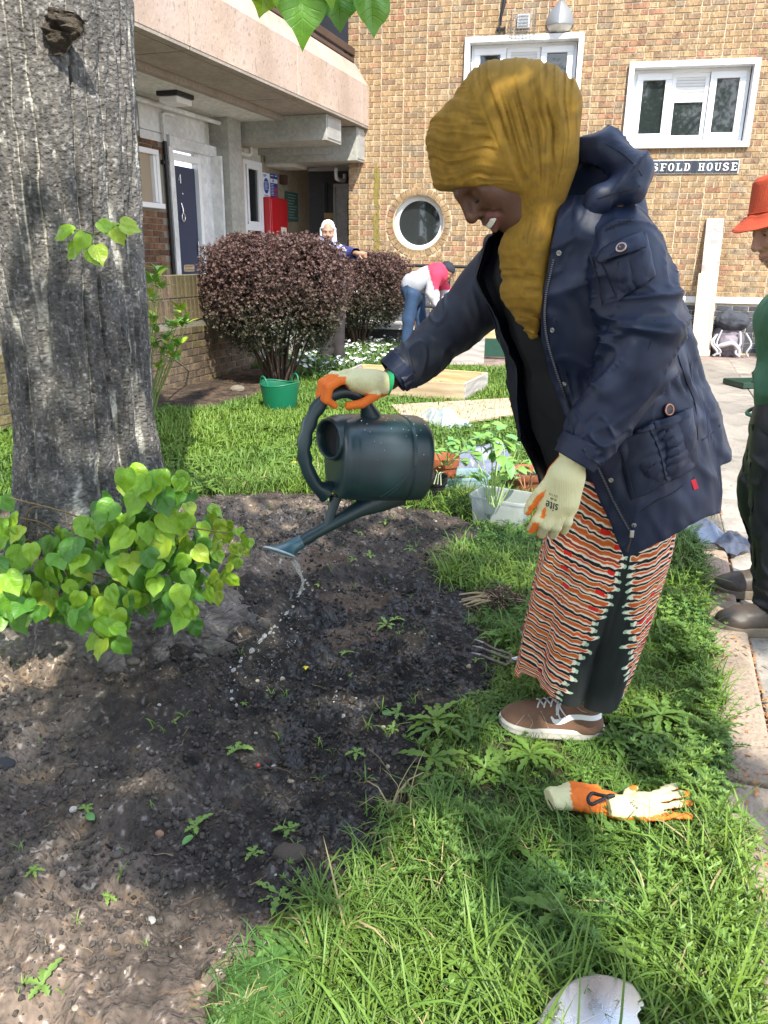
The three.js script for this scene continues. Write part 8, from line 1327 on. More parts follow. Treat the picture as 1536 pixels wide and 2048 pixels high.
    const g = surface((p) => smax(f(p), ((wr.x - p[0]) * wd.x + (wr.y - p[1]) * wd.y + (wr.z - p[2]) * wd.z) + 0.006, 0.004), a, b, 0.0028, 2); softUV(g);
    paint(g, (p, n) => { const [x, y] = toPixel(p); const side = n.z < 0.02 + 0.10 * noise3(p.x * 60, p.y * 60, 3); const thumb = x < 1092 && y > 965 && y < 1036, tip = smooth(1040, 1062, y) * (x < 1100 ? 1 : 0.6), gr = clamp(0.75 * tip + 0.5 * Math.max(0, noise3(p.x * 90, p.y * 90, 7)) * smooth(1000, 1050, y)); if (side || (thumb && (x - 1042) * 0.75 + (y - 1024) > -8 && n.x * 0.6 - n.y * 0.8 > -0.15)) return ORANGE; if (y > 1044 && x < 1078 && n.y < -0.25) return ORANGE; return CREAM.map((c, i) => lerp(c, GRIME[i], gr * 0.7)); });
    const gm = mesh('glove', g, gloveMat, woman);
    const word = drawn(256, 192, (c, W, H) => { c.clearRect(0, 0, W, H); c.fillStyle = '#000'; c.fillRect(0, 0, W, H); c.fillStyle = '#fff'; c.save(); c.translate(W / 2, H / 2); c.rotate(Math.PI); c.font = 'bold 84px sans-serif'; c.textAlign = 'center'; c.fillText('site', 0, 10); c.font = '24px sans-serif'; c.fillText('EN 388', -6, 44); c.fillText('CE 2 1 3 2', 6, 74); c.restore(); }, false);
    GLOVE_WORD = word;
    const em = patch(gm, [[1083, 992], [1122, 1004], [1128, 1042], [1082, 1026]].map(([x, y]) => [x, y]), 14, 10, () => 0.0008);
    const wm = std({ color: lin(0.05, 0.05, 0.045), alphaMap: word, alphaTest: 0.45, side: THREE.DoubleSide, roughness: 0.8 });
    mesh('glove_print', patch(gm, [[1078, 1022], [1122, 1040], [1130, 990], [1088, 976]], 14, 10, () => 0.0008), wm, woman);
    // knitted cuff edge
    mesh('glove_cuff', softTube([Q(1153, 893, D), Q(1147, 912, D), Q(1141, 930, D)], [0.0305, 0.031, 0.022], 10, 40, (t, q) => 0.0006 * Math.sin(q * 60)), std({ color: lin(...CREAM), roughness: 0.8, side: THREE.DoubleSide }), woman);
  }
  // --- gloved hand on the can's handle
  {
    const Q = (x, y, D) => P(x, y, D), H = (x, y, z = 0) => CAN.obj.localToWorld(CAN.L(x, y, 0).add(V(0, 0, z)));
    const grip = [[H(716, 790), H(672, 786)], [H(695, 784), H(652, 797)]];
    const D = 1.83;
    const palm = [[H(782, 768, 0.0), H(748, 768, 0.0), 0.026, 0.030], [H(748, 768, 0), H(712, 762, 0.0), 0.031, 0.029], [H(735, 762, 0.022), H(700, 757, 0.03), 0.022, 0.018], [H(735, 764, -0.022), H(700, 760, -0.03), 0.022, 0.018]];
    const curl = (z, e) => [H(702, 757, z), H(676, 753 + e, z * 1.02), H(650, 768 + e, z), H(643, 792 + e, z * 0.96)].map((p) => p);
    const chains = [curl(-0.034, 2), curl(-0.012, -2), curl(0.012, -2), curl(0.034, 3).slice(0, 4), [H(738, 785, -0.03), H(712, 800, -0.034), H(688, 806, -0.020), H(668, 806, -0.004)], ];
    // fingers go round the far side and come back under the grip
    for (const [i, z] of [[0, -0.036], [1, -0.013], [2, 0.011], [3, 0.033]]) chains[i] = [H(702, 757, z), H(674, 755, z), H(651, 770, z), H(646, 795, z), H(662, 806, z * 0.9)];
    chains[4] = [H(744, 785, -0.034), H(715, 802, -0.036), H(690, 807, -0.030)];
    const f = handField(palm, chains, 0.0112), all = [...palm.flatMap((c) => [c[0], c[1]]), ...chains.flat()], [a, b] = box3(all, 0.045);
    const wr = H(774, 766), dir = H(740, 766).sub(wr).normalize();
    const g = surface((p) => smax(f(p), ((wr.x - p[0]) * dir.x + (wr.y - p[1]) * dir.y + (wr.z - p[2]) * dir.z), 0.004), a, b, 0.0028, 2); softUV(g);
    paint(g, (p, n) => { const [x, y] = toPixel(p); const e = 5 * noise3(p.x * 70, p.y * 70, p.z * 70); return y > 788 + e + 0.25 * (x - 720) * (x > 720 ? -0.4 : 1) * 0 || (x < 694 + e * 1.2 && y > 748 && !(n.y > 0.8 && x > 676)) ? ORANGE : CREAM; });
    mesh('glove', g, gloveMat, woman);
    const c0 = H(774, 766), c1 = H(779, 767); mesh('glove_hem', softTube([H(771, 766), c0, c1], [0.0285, 0.0292, 0.0285], 6, 36), std({ color: lin(0.01, 0.28, 0.10), roughness: 0.8, side: THREE.DoubleSide }), woman);
  }
}

// ---------------------------------------------------------------- the pair of gloves on the grass
function looseGlove(name, label, cat, palm, chains, rF, colour, extra) {
  const t = thing(name, label, cat), all = [...palm.flatMap((c) => [c[0], c[1]]), ...chains.flat()], [a, b] = box3(all, 0.04), f0 = handField(palm, chains, rF);
  const f = (p) => { const q = [p[0], 0.058 + (p[1] - 0.058) * 1.7, p[2]]; let d = f0(q) * 0.75 + 0.0022 * noise3(p[0] * 55, p[1] * 40, p[2] * 55) + 0.0012 * noise3(p[0] * 130, p[1] * 90, p[2] * 130); return extra ? extra(p, d) : d; };
  const g = surface(f, a, b, 0.0028, 1); softUV(g); paint(g, colour); return [t, mesh('fabric', g, gloveMat, t)];
}
{
  const Q = (x, y, h = 0.058) => onGround(x, y, h);
  const cutEnd = (x0, y0, x1, y1) => { const a = Q(x0, y0), d = Q(x1, y1).sub(a).normalize(); return (p, d0) => smax(d0, (a.x - p[0]) * d.x + (a.z - p[2]) * d.z, 0.003); };
  const [ga, ma] = looseGlove('work_glove', 'orange-palmed work glove lying palm up under the other glove on the grass', 'glove',
    [[Q(1105, 1598, 0.06), Q(1150, 1590, 0.06), 0.036, 0.036], [Q(1150, 1592, 0.06), Q(1215, 1608, 0.058), 0.040, 0.038], [Q(1215, 1610, 0.055), Q(1270, 1632, 0.05), 0.036, 0.026], [Q(1165, 1580, 0.06), Q(1190, 1578, 0.055), 0.024, 0.014]],
    [[Q(1265, 1634, 0.045), Q(1300, 1640, 0.042), Q(1320, 1636, 0.04)], [Q(1260, 1618, 0.045), Q(1300, 1618, 0.04), Q(1325, 1612, 0.038)], [Q(1255, 1604, 0.045), Q(1295, 1600, 0.038), Q(1320, 1596, 0.036)]], 0.011,
    (p) => { const [x, y] = toPixel(p); return x < 1139 + 0.12 * (y - 1560) + 2.5 * noise3(p.x * 160, p.z * 160, 1) ? CREAM : ORANGE; }, cutEnd(1098, 1600, 1120, 1597));
  { const e = [[1094, 1580], [1098, 1598], [1108, 1618], [1120, 1634]].map(([x, y]) => Q(x, y, 0.055)); mesh('hem', tube(e, 0.0035, 16, 6), std({ color: lin(0.015, 0.015, 0.016), roughness: 0.9 }), ga); }
  const h2 = 0.088, Q2 = (x, y, h = h2) => onGround(x, y, h);
  const [gb, mb] = looseGlove('work_glove', 'cream-backed work glove with dark print lying on top of the orange one', 'glove',
    [[Q2(1205, 1606), Q2(1240, 1606), 0.020, 0.030], [Q2(1240, 1606), Q2(1290, 1606), 0.034, 0.036], [Q2(1285, 1590), Q2(1310, 1586), 0.022, 0.016], [Q2(1290, 1618), Q2(1320, 1622), 0.022, 0.016]],
    [[Q2(1302, 1585), Q2(1330, 1572, 0.084), Q2(1348, 1567, 0.078)], [Q2(1308, 1594), Q2(1345, 1584, 0.082), Q2(1372, 1583, 0.072)], [Q2(1312, 1607), Q2(1350, 1603, 0.082), Q2(1378, 1602, 0.07)], [Q2(1312, 1622), Q2(1345, 1624, 0.078), Q2(1376, 1630, 0.065)], [Q2(1252, 1592), Q2(1258, 1576, 0.084), Q2(1268, 1570, 0.078)]], 0.0112,
    (p, n) => { const [x, y] = toPixel(p), e = 2.5 * noise3(p.x * 150, p.z * 150, 3); const edge = y > 1634 - (x > 1300 ? (x - 1300) * 0.27 : 0) + e && x > 1230; if (edge || (x > 1366 + e) || (x > 1300 && y < 1590 && n.y < 0.42 && y < 1577 + e) || (x > 1248 && x < 1275 && y < 1582 && x > 1258 + e) || n.y < -0.1) return ORANGE; const g = clamp(noise3(p.x * 70, p.z * 70, 9) * 1.4 - 0.2) * smooth(1290, 1350, x) + smooth(1580, 1566, y) * smooth(1310, 1340, x); return CREAM.map((c, i) => lerp(c, GRIME[i] * 0.8, clamp(g * 0.7))); }, cutEnd(1206, 1606, 1240, 1606));
  const pr = patch(mb, [[1266, 1592], [1290, 1614], [1276, 1626], [1250, 1604]], 12, 8, () => 0.0009);
  mesh('print', pr, std({ color: lin(0.05, 0.05, 0.045), alphaMap: (() => drawn(256, 192, (c, W, H) => { c.fillStyle = '#000'; c.fillRect(0, 0, W, H); c.fillStyle = '#fff'; c.translate(W / 2, H / 2); c.font = 'bold 92px sans-serif'; c.textAlign = 'center'; c.save(); c.scale(1, 1); c.fillText('site', 0, -6); c.font = '26px sans-serif'; c.fillText('CE EN 388', 0, 40); c.fillText('2 1 3 2', 0, 74); c.restore(); }, false))(), alphaTest: 0.45, side: THREE.DoubleSide, roughness: 0.8 }), gb);
  const cb = thing('carabiner', 'small black snap hook clipped through the cuff of the upper glove', 'carabiner'), K = (x, y, h = 0.118) => onGround(x, y, h);
  mesh('hook', tube([K(1216, 1593), K(1200, 1590), K(1185, 1587), K(1177, 1595), K(1178, 1605), K(1186, 1608), K(1196, 1603), K(1210, 1596)], [0.0042, 0.0042, 0.0045, 0.0045, 0.0045, 0.0042, 0.004, 0.004], 60, 8), std({ color: lin(0.014, 0.014, 0.015), roughness: 0.45 }), cb);
  mesh('swivel', tube([K(1214, 1594), K(1222, 1592), K(1229, 1591)], [0.0055, 0.0062, 0.004], 10, 8), std({ color: lin(0.012, 0.012, 0.013), roughness: 0.5 }), cb);
}
// ---------------------------------------------------------------- clothes helper: one smooth garment from tapered bones
function garment(bones, k, cell, wr = () => 0, m = 0.16) { const pts = bones.flatMap((b) => [b[0], b[1]]), [a, b] = box3(pts, m); const g = surface((p) => { let d = 1e9; for (const [x, y, ra, rb] of bones) d = smin(d, cone(p, x, y, ra, rb), k); return d + wr(p); }, a, b, cell, 1); softUV(g); return g; }
const foldNoise = (f, amp) => (p) => amp * (ridge(noise3(p[0] * f, p[1] * f * 0.7, p[2] * f)) - 0.6);
function figureHead(parent, c, fwd, up, s, skin, cell, o) { const m = headFrame(c, fwd, up).multiply(new THREE.Matrix4().makeScale(s, s, s)); const g = headSurface(cell, o); g.applyMatrix4(m); softUV(g); return [g, m]; }
// ---------------------------------------------------------------- the man at the right edge
{
  const man = thing('person', 'person in orange-red bucket hat, green shirt and dark trousers at the right edge', 'person'), P = (x, y, D) => at(x, y, D), D = 2.75;
  const skin = phys({ color: lin(0.50, 0.27, 0.18), roughness: 0.5, bumpMap: tiled(grainBump, 8), bumpScale: 0.0003 });
  const hc = P(1566, 452, D), fwd = V(-0.90, -0.42, 0.12), up = V(-0.42, 0.90, 0);
  const [hg, hm] = figureHead(man, hc, fwd, up, 1.02, skin, 0.005, { smile: 0, nose: 1.2 });
  const shN = P(1600, 610, D - 0.2), shF = P(1600, 605, D + 0.2), elN = P(1660, 735, D - 0.24), wrN = P(1690, 850, D - 0.2), elF = P(1660, 735, D + 0.25), wrF = P(1690, 850, D + 0.2);
  const armG = garment([[shN, elN, 0.05, 0.042], [elN, wrN, 0.042, 0.03], [shF, elF, 0.05, 0.042], [elF, wrF, 0.042, 0.03], [P(1600, 620, D), P(1585, 560, D), 0.07, 0.055], [P(1585, 570, D), P(1572, 500, D), 0.055, 0.05], [shN, shF, 0.06, 0.06], [P(1600, 620, D), P(1590, 860, D), 0.10, 0.11], [P(1580, 870, D - 0.06), P(1556, 1200, 2.66), 0.07, 0.045], [P(1580, 870, D + 0.06), P(1535, 985, 2.93), 0.07, 0.055], [P(1535, 985, 2.93), P(1540, 1160, 2.98), 0.055, 0.04]], 0.03, 0.015);
  mesh('body', merge([armG, hg]), skin, man);
  for (const [c0, e] of [[wrN, 1], [wrF, -1]]) { const ch = []; for (let i = 0; i < 4; i++) ch.push([c0.clone().add(V(-0.06, -0.03, (i - 1.5) * 0.02)), c0.clone().add(V(-0.10, -0.055, (i - 1.5) * 0.021)), c0.clone().add(V(-0.115, -0.085, (i - 1.5) * 0.02))]); ch.push([c0.clone().add(V(-0.02, -0.02, e * 0.03)), c0.clone().add(V(-0.05, -0.05, e * 0.045)), c0.clone().add(V(-0.075, -0.065, e * 0.04))]); const pm = [[c0, c0.clone().add(V(-0.06, -0.03, 0)), 0.026, 0.030]], [a, b] = box3([...ch.flat(), c0], 0.05), g = surface(handField(pm, ch, 0.009), a, b, 0.004, 1); softUV(g); mesh('hand', g, skin, man); }
  const hL = (x, y, z) => V(x, y, z).applyMatrix4(hm);
  for (const s of [-1, 1]) { const e = new THREE.SphereGeometry(0.009, 14, 10); e.applyMatrix4(new THREE.Matrix4().setPosition(hL(s * 0.031, 0.006, 0.0775))); mesh('eye', e, phys({ color: lin(0.10, 0.07, 0.05), roughness: 0.2 }), man); mesh('eyebrow', tube([hL(s * 0.014, 0.030, 0.094), hL(s * 0.032, 0.035, 0.087), hL(s * 0.05, 0.030, 0.072)], 0.003, 10, 6), std({ color: lin(0.10, 0.06, 0.04), roughness: 0.9 }), man); }
  mesh('lips', tube([hL(-0.022, -0.066, 0.086), hL(0, -0.067, 0.101), hL(0.022, -0.066, 0.086)], [0.002, 0.0045, 0.002], 12, 6), skin.clone(), man).material.color.setRGB(0.42, 0.18, 0.14);
  // bucket hat: crown with panels, stitched brim sloping down
  const hatM = hm.clone().multiply(new THREE.Matrix4().makeRotationX(-0.30)), red = std({ color: lin(0.62, 0.085, 0.03), roughness: 0.85, map: grainMap, bumpMap: tiled(grainBump, 8), bumpScale: 0.0008, side: THREE.DoubleSide });
  const pr = [[0.0, 0.168], [0.045, 0.167], [0.082, 0.160], [0.094, 0.145], [0.100, 0.10], [0.106, 0.052], [0.108, 0.046], [0.116, 0.040], [0.132, 0.024], [0.148, 0.010], [0.153, 0.006]];
  const hat = sheet(72, 40, (u, v) => { const a = u * Math.PI * 2, k = v * (pr.length - 1), i = Math.min(pr.length - 2, Math.floor(k)), f = k - i, r = lerp(pr[i][0], pr[i + 1][0], f), y = lerp(pr[i][1], pr[i + 1][1], f), n = 0.004 * noise3(Math.cos(a) * 3, y * 20, Math.sin(a) * 3) * smooth(0.02, 0.08, r) + (r > 0.115 ? 0.006 * Math.sin(a * 3 + 1) : 0); return [V(Math.cos(a) * r * 0.94, y + n + 0.0015 * Math.sin(r * 900) * (r > 0.115 ? 1 : 0), Math.sin(a) * r * 1.08 - 0.008).applyMatrix4(hatM), u * 0.7, r * 3]; }, true);
  mesh('hat', shell(hat, 0.003), red, man);
  const band = []; for (let i = 0; i < 40; i++) { const a = i / 40 * 6.2832; band.push(V(Math.cos(a) * 0.108 * 0.94, 0.050, Math.sin(a) * 0.108 * 1.08 - 0.008).applyMatrix4(hatM)); } mesh('hat_seam', tube(band, 0.0018, 80, 6, true), red, man);
  mesh('hair', garment([[hL(-0.07, -0.01, -0.05), hL(0.07, -0.01, -0.05), 0.035, 0.035], [hL(-0.066, 0.01, 0.0), hL(-0.07, -0.03, -0.04), 0.016, 0.02], [hL(0.066, 0.01, 0.0), hL(0.07, -0.03, -0.04), 0.016, 0.02]], 0.03, 0.007, foldNoise(60, 0.003), 0.06), std({ color: lin(0.09, 0.055, 0.035), roughness: 0.9 }), man);
  // shirt and trousers
  const green = std({ color: lin(0.085, 0.22, 0.13), roughness: 0.9, map: grainMap, bumpMap: tiled(weaveBump, 34), bumpScale: 0.00015 });
  mesh('shirt', garment([[P(1592, 640, D - 0.10), P(1590, 640, D + 0.10), 0.105, 0.105], [P(1598, 650, D), P(1588, 790, D), 0.142, 0.120], [P(1588, 770, D - 0.06), P(1590, 770, D + 0.06), 0.112, 0.112], [P(1588, 800, D), P(1590, 815, D), 0.120, 0.120], [shN, shN.clone().lerp(elN, 0.75), 0.075, 0.07], [shF, shF.clone().lerp(elF, 0.75), 0.075, 0.07]], 0.05, 0.011, (p) => foldNoise(7, 0.014)(p) + foldNoise(17, 0.006)(p) - 0.012 * Math.pow(ridge(noise3(p[0] * 6 + p[1] * 5, p[1] * 4 - p[0] * 3, p[2] * 6)), 6), 0.2), green, man);
  const hemC = []; for (let i = 0; i < 28; i++) { const a = i / 28 * 6.2832, c = P(1582, 832, D); hemC.push(V(c.x + Math.cos(a) * 0.140, c.y + 0.006 * Math.sin(a * 3), c.z + Math.sin(a) * 0.165)); } mesh('shirt_hem', tube(hemC, 0.007, 84, 8, true), green, man);
  const dark = phys({ color: lin(0.017, 0.020, 0.032), roughness: 0.42, sheen: 0.2, side: THREE.DoubleSide, map: grainMap, bumpMap: tiled(weaveBump, 34), bumpScale: 0.00015 });
  const wr = (s) => (t, a) => 0.006 * fbm(a * 1.2, t * 7, s, 3) + 0.009 * Math.pow(ridge(noise3(t * 9 + a * 0.8, a * 0.9 - t * 3, s + 11)), 5) + 0.010 * ridge(noise3(t * 9 + a * 0.5, a * 0.7, s + 5)) * smooth(0.5, 0.9, t) + 0.006 * ridge(noise3(t * 7, a, s + 2));
  mesh('trousers', garment([[P(1582, 836, D - 0.05), P(1582, 836, D + 0.05), 0.128, 0.128], [P(1582, 870, D - 0.06), P(1582, 870, D + 0.06), 0.125, 0.125]], 0.04, 0.014, foldNoise(8, 0.010), 0.2), dark, man);
  mesh('trouser_leg', softTube([[1580, 850, 2.70], [1572, 930, 2.68], [1566, 1020, 2.66], [1562, 1110, 2.65], [1560, 1180, 2.65], [1562, 1222, 2.65]].map((q) => P(...q)), [0.125, 0.118, 0.104, 0.092, 0.082, 0.080], 90, 60, wr(3)), dark, man);
  mesh('trouser_leg', softTube([[1580, 850, 2.82], [1556, 920, 2.88], [1536, 980, 2.93], [1546, 1060, 2.97], [1552, 1120, 2.98], [1550, 1172, 2.98]].map((q) => P(...q)), [0.125, 0.116, 0.108, 0.090, 0.080, 0.076], 90, 60, wr(8)), dark, man);
  // work boots
  const leather = phys({ color: lin(0.075, 0.056, 0.042), roughness: 0.5, map: grainMap, bumpMap: tiled(grainBump, 6), bumpScale: 0.0003 }), soleM = std({ color: lin(0.20, 0.165, 0.12), roughness: 0.85, map: grainMap });
  const boot = (toe, heel) => {
    const b = new THREE.Group(); b.name = 'boot'; man.add(b); const d = toe.clone().sub(heel); b.position.copy(heel); b.rotation.y = Math.atan2(-d.z, d.x); b.scale.set(d.length() / 0.30, d.length() / 0.30 * 0.92, d.length() / 0.30 * 0.86);
    const E = V, f = (p) => { const q = [p[0], p[1], Math.abs(p[2])]; let k = ell(q, E(0.232, 0.044, 0), E(0.066, 0.042, 0.050)) + 0.0025 * Math.exp(-Math.pow((p[0] - 0.205) / 0.004, 2)); k = smin(k, cone(q, E(0.21, 0.046, 0), E(0.10, 0.098, 0), 0.036, 0.042), 0.03); k = smin(k, cone(q, E(0.06, 0.05, 0), E(0.065, 0.19, 0), 0.048, 0.050), 0.03); k = smin(k, cone(q, E(0.045, 0.05, 0), E(0.2, 0.048, 0.004), 0.040, 0.043), 0.02); k += 0.002 * noise3(p[0] * 30, p[1] * 40, p[2] * 30); k = smax(k, p[1] - 0.185, 0.006); return smax(k, 0.028 - p[1], 0.003); };
    const g = surface(f, E(-0.02, 0, -0.08), E(0.32, 0.22, 0.08), 0.006, 1); softUV(g); mesh('upper', g, leather, b);
    const pts = []; for (let i = 0; i <= 30; i++) { const t = i / 30, w = (0.037 + 0.013 * Math.sin(Math.PI * clamp(t * 1.05)) + 0.004 * smooth(0.4, 0.8, t)) * Math.sqrt(clamp(1 - Math.pow(clamp((t - 0.78) / 0.22), 2.2))) * Math.sqrt(clamp(1 - Math.pow(clamp((0.12 - t) / 0.12), 2.2))); pts.push([t * 0.305, w]); }
    const O = new THREE.CatmullRomCurve3([...pts.map(([x, w]) => V(x, 0, w)), ...pts.slice(1, -1).reverse().map(([x, w]) => V(x, 0, -w))], true, 'catmullrom', 0.3).getSpacedPoints(120);
    mesh('sole', sheet(120, 7, (u, v) => { const o = O[Math.round(u * 120) % 120], q = [[0, 0.02], [0, 0.98], [0.003, 1.03], [0.014, 1.05 + 0.015 * Math.sign(Math.sin(u * 120))], [0.030, 1.06], [0.034, 1.05], [0.036, 1.0], [0.034, 0.3]][Math.round(v * 7)]; return [V(0.152 + (o.x - 0.152) * q[1], q[0] + 0.012 * Math.pow(clamp((o.x - 0.22) / 0.085), 2), o.z * q[1])]; }, true), soleM, b);
    for (let i = 0; i < 4; i++) { const x = 0.165 - i * 0.022, y = 0.098 + i * 0.020; mesh('lace', tube([V(x, y - 0.018, 0.040), V(x - 0.004, y + 0.012, 0.018), V(x - 0.008, y + 0.018, -0.012), V(x - 0.010, y - 0.012, -0.040)], 0.003, 14, 6), std({ color: lin(0.03, 0.022, 0.016), roughness: 0.9 }), b); }
    mesh('bow', merge([tube([V(0.10, 0.165, 0.02), V(0.13, 0.17, 0.045), V(0.135, 0.13, 0.058), V(0.125, 0.10, 0.056)], 0.003, 14, 6), tube([V(0.10, 0.165, 0.02), V(0.11, 0.15, 0.055), V(0.10, 0.11, 0.062)], 0.003, 12, 6)]), std({ color: lin(0.03, 0.022, 0.016), roughness: 0.9 }), b);
  };
  boot(onGround(1421, 1188, -0.03), onGround(1590, 1192, -0.03)); boot(onGround(1424, 1262, -0.03), onGround(1616, 1266, -0.03));
}
// ---------------------------------------------------------------- person bending by the ramp
{
  const o = thing('person', 'person in grey and pink sweatshirt, blue jeans and navy cap bending by the wall', 'person'), D = 10.4, P = (x, y, d = D) => at(x - 13, y, d), skin = std({ color: lin(0.30, 0.15, 0.09), roughness: 0.6 });
  const hip = P(842, 570), sh = P(888, 548), hd = P(905, 545), ls = P(884, 553, D - 0.18), rs = P(892, 553, D + 0.18), le = P(876, 585, D - 0.22), lw = P(884, 608, D - 0.2), re = P(905, 585, D + 0.2), rw = P(900, 605, D + 0.15);
  const [hg, hm] = figureHead(o, hd, V(0.80, -0.55, 0.35), V(0.5, 0.85, 0), 0.98, skin, 0.010, { smile: 0 });
  const body = garment([[hip, sh, 0.10, 0.10], [sh, P(898, 548), 0.06, 0.055], [le, lw, 0.035, 0.03], [re, rw, 0.035, 0.03], [ls, le, 0.04, 0.035], [rs, re, 0.04, 0.035], [P(838, 580, D - 0.08), P(824, 688, D - 0.1), 0.06, 0.04], [P(846, 580, D + 0.08), P(850, 684, D + 0.1), 0.06, 0.04]], 0.03, 0.02); mesh('body', merge([body, hg]), skin, o);
  const sw = garment([[hip.clone().add(V(0, 0.01, 0)), sh, 0.15, 0.15], [P(850, 566, D - 0.06), P(880, 556, D - 0.1), 0.12, 0.10], [ls, le, 0.09, 0.075], [le, lw, 0.075, 0.055], [rs, re, 0.085, 0.07], [re, rw, 0.07, 0.055], [hip, P(836, 572), 0.14, 0.13]], 0.06, 0.018, (p) => foldNoise(9, 0.016)(p) + foldNoise(22, 0.006)(p), 0.2);
  paint(sw, (p) => { let [x, y] = toPixel(p); x += 13; const k = x - 0.28 * (y - 545); if (y > 581 && x > 864) return [0.62, 0.60, 0.66]; if (k > 868 && y < 588) return k < 871 ? [0.70, 0.62, 0.64] : [0.55, 0.035, 0.085]; if (k > 862) return [0.60, 0.56, 0.60]; return [0.36, 0.37, 0.42]; });
  mesh('sweatshirt', sw, std({ color: 0xffffff, vertexColors: true, roughness: 0.9 }), o);
  const denim = std({ color: lin(0.035, 0.075, 0.16), roughness: 0.9, map: grainMap });
  mesh('jeans', garment([[hip.clone().add(V(-0.03, -0.04, 0)), P(840, 590), 0.15, 0.14], [P(838, 590, D - 0.09), P(830, 640, D - 0.1), 0.10, 0.075], [P(830, 640, D - 0.1), P(824, 690, D - 0.1), 0.075, 0.065], [P(848, 590, D + 0.09), P(854, 640, D + 0.1), 0.10, 0.075], [P(854, 640, D + 0.1), P(850, 688, D + 0.1), 0.075, 0.065]], 0.04, 0.018, foldNoise(10, 0.012), 0.18), denim, o);
  const cm = hm.clone(); const cap = sheet(30, 10, (u, v) => { const a = u * 6.2832, r = 0.098 * Math.sin(v * 1.57), y = 0.045 + 0.095 * Math.cos(v * 1.57); return [V(Math.cos(a) * r * 0.9, y, Math.sin(a) * r * 1.12 - 0.012).applyMatrix4(cm)]; }, true); mesh('cap', shell(cap, 0.004), std({ color: lin(0.012, 0.016, 0.028), roughness: 0.8 }), o);
  const gl = [-1, 1].map((s) => { const t = new THREE.TorusGeometry(0.021, 0.0025, 6, 20); t.translate(s * 0.031, 0.006, 0.095); return t; }); gl.push(tube([V(0.05, 0.008, 0.09), V(0.078, 0.005, 0.02)], 0.0025, 4, 5), tube([V(-0.05, 0.008, 0.09), V(-0.078, 0.005, 0.02)], 0.0025, 4, 5)); const gg = merge(gl); gg.applyMatrix4(hm); mesh('glasses', gg, M.blackMetal, o);
  for (const [c, e] of [[lw, 1], [rw, -1]]) { const ch = [0, 1, 2, 3].map((i) => [c.clone().add(V((i - 1.5) * 0.02, -0.07, 0)), c.clone().add(V((i - 1.5) * 0.022 + 0.01, -0.12, 0.01))]); ch.push([c.clone().add(V(0.03, -0.04, 0)), c.clone().add(V(0.055, -0.075, 0.01))]); const [a, b] = box3([...ch.flat(), c], 0.05), g = surface(handField([[c, c.clone().add(V(0, -0.07, 0)), 0.028, 0.034]], ch, 0.011), a, b, 0.009, 1); softUV(g); mesh('glove', g, std({ color: lin(0.02, 0.02, 0.022), roughness: 0.8 }), o); }
  for (const [x, y, d] of [[822, 693, D - 0.1], [849, 690, D + 0.1]]) { const c = P(x, y, d); c.y = 0.0; const g = garment([[c.clone().add(V(-0.04, 0.05, 0)), c.clone().add(V(0.14, 0.035, 0.02)), 0.05, 0.04], [c.clone().add(V(-0.03, 0.05, 0)), c.clone().add(V(-0.03, 0.10, 0)), 0.05, 0.05]], 0.03, 0.012); mesh('shoe', g, std({ color: lin(0.05, 0.05, 0.06), roughness: 0.7 }), o); }
  const bx = thing('planting_crate', 'grey wooden crate before the bending person by the railing', 'crate', P(900, 640, D - 0.25).setY(0).toArray(), 0.05), y0 = P(890, 612, D - 0.25).y;
  for (const z of [-0.2, 0.2]) mesh('panel', box(0.62, y0, 0.03, 0.2, y0 / 2, z, 0.004), woodGrey, bx); for (const x of [-0.095, 0.495]) mesh('end_panel', box(0.03, y0, 0.368, x, y0 / 2, 0, 0.004), woodGrey, bx);
}
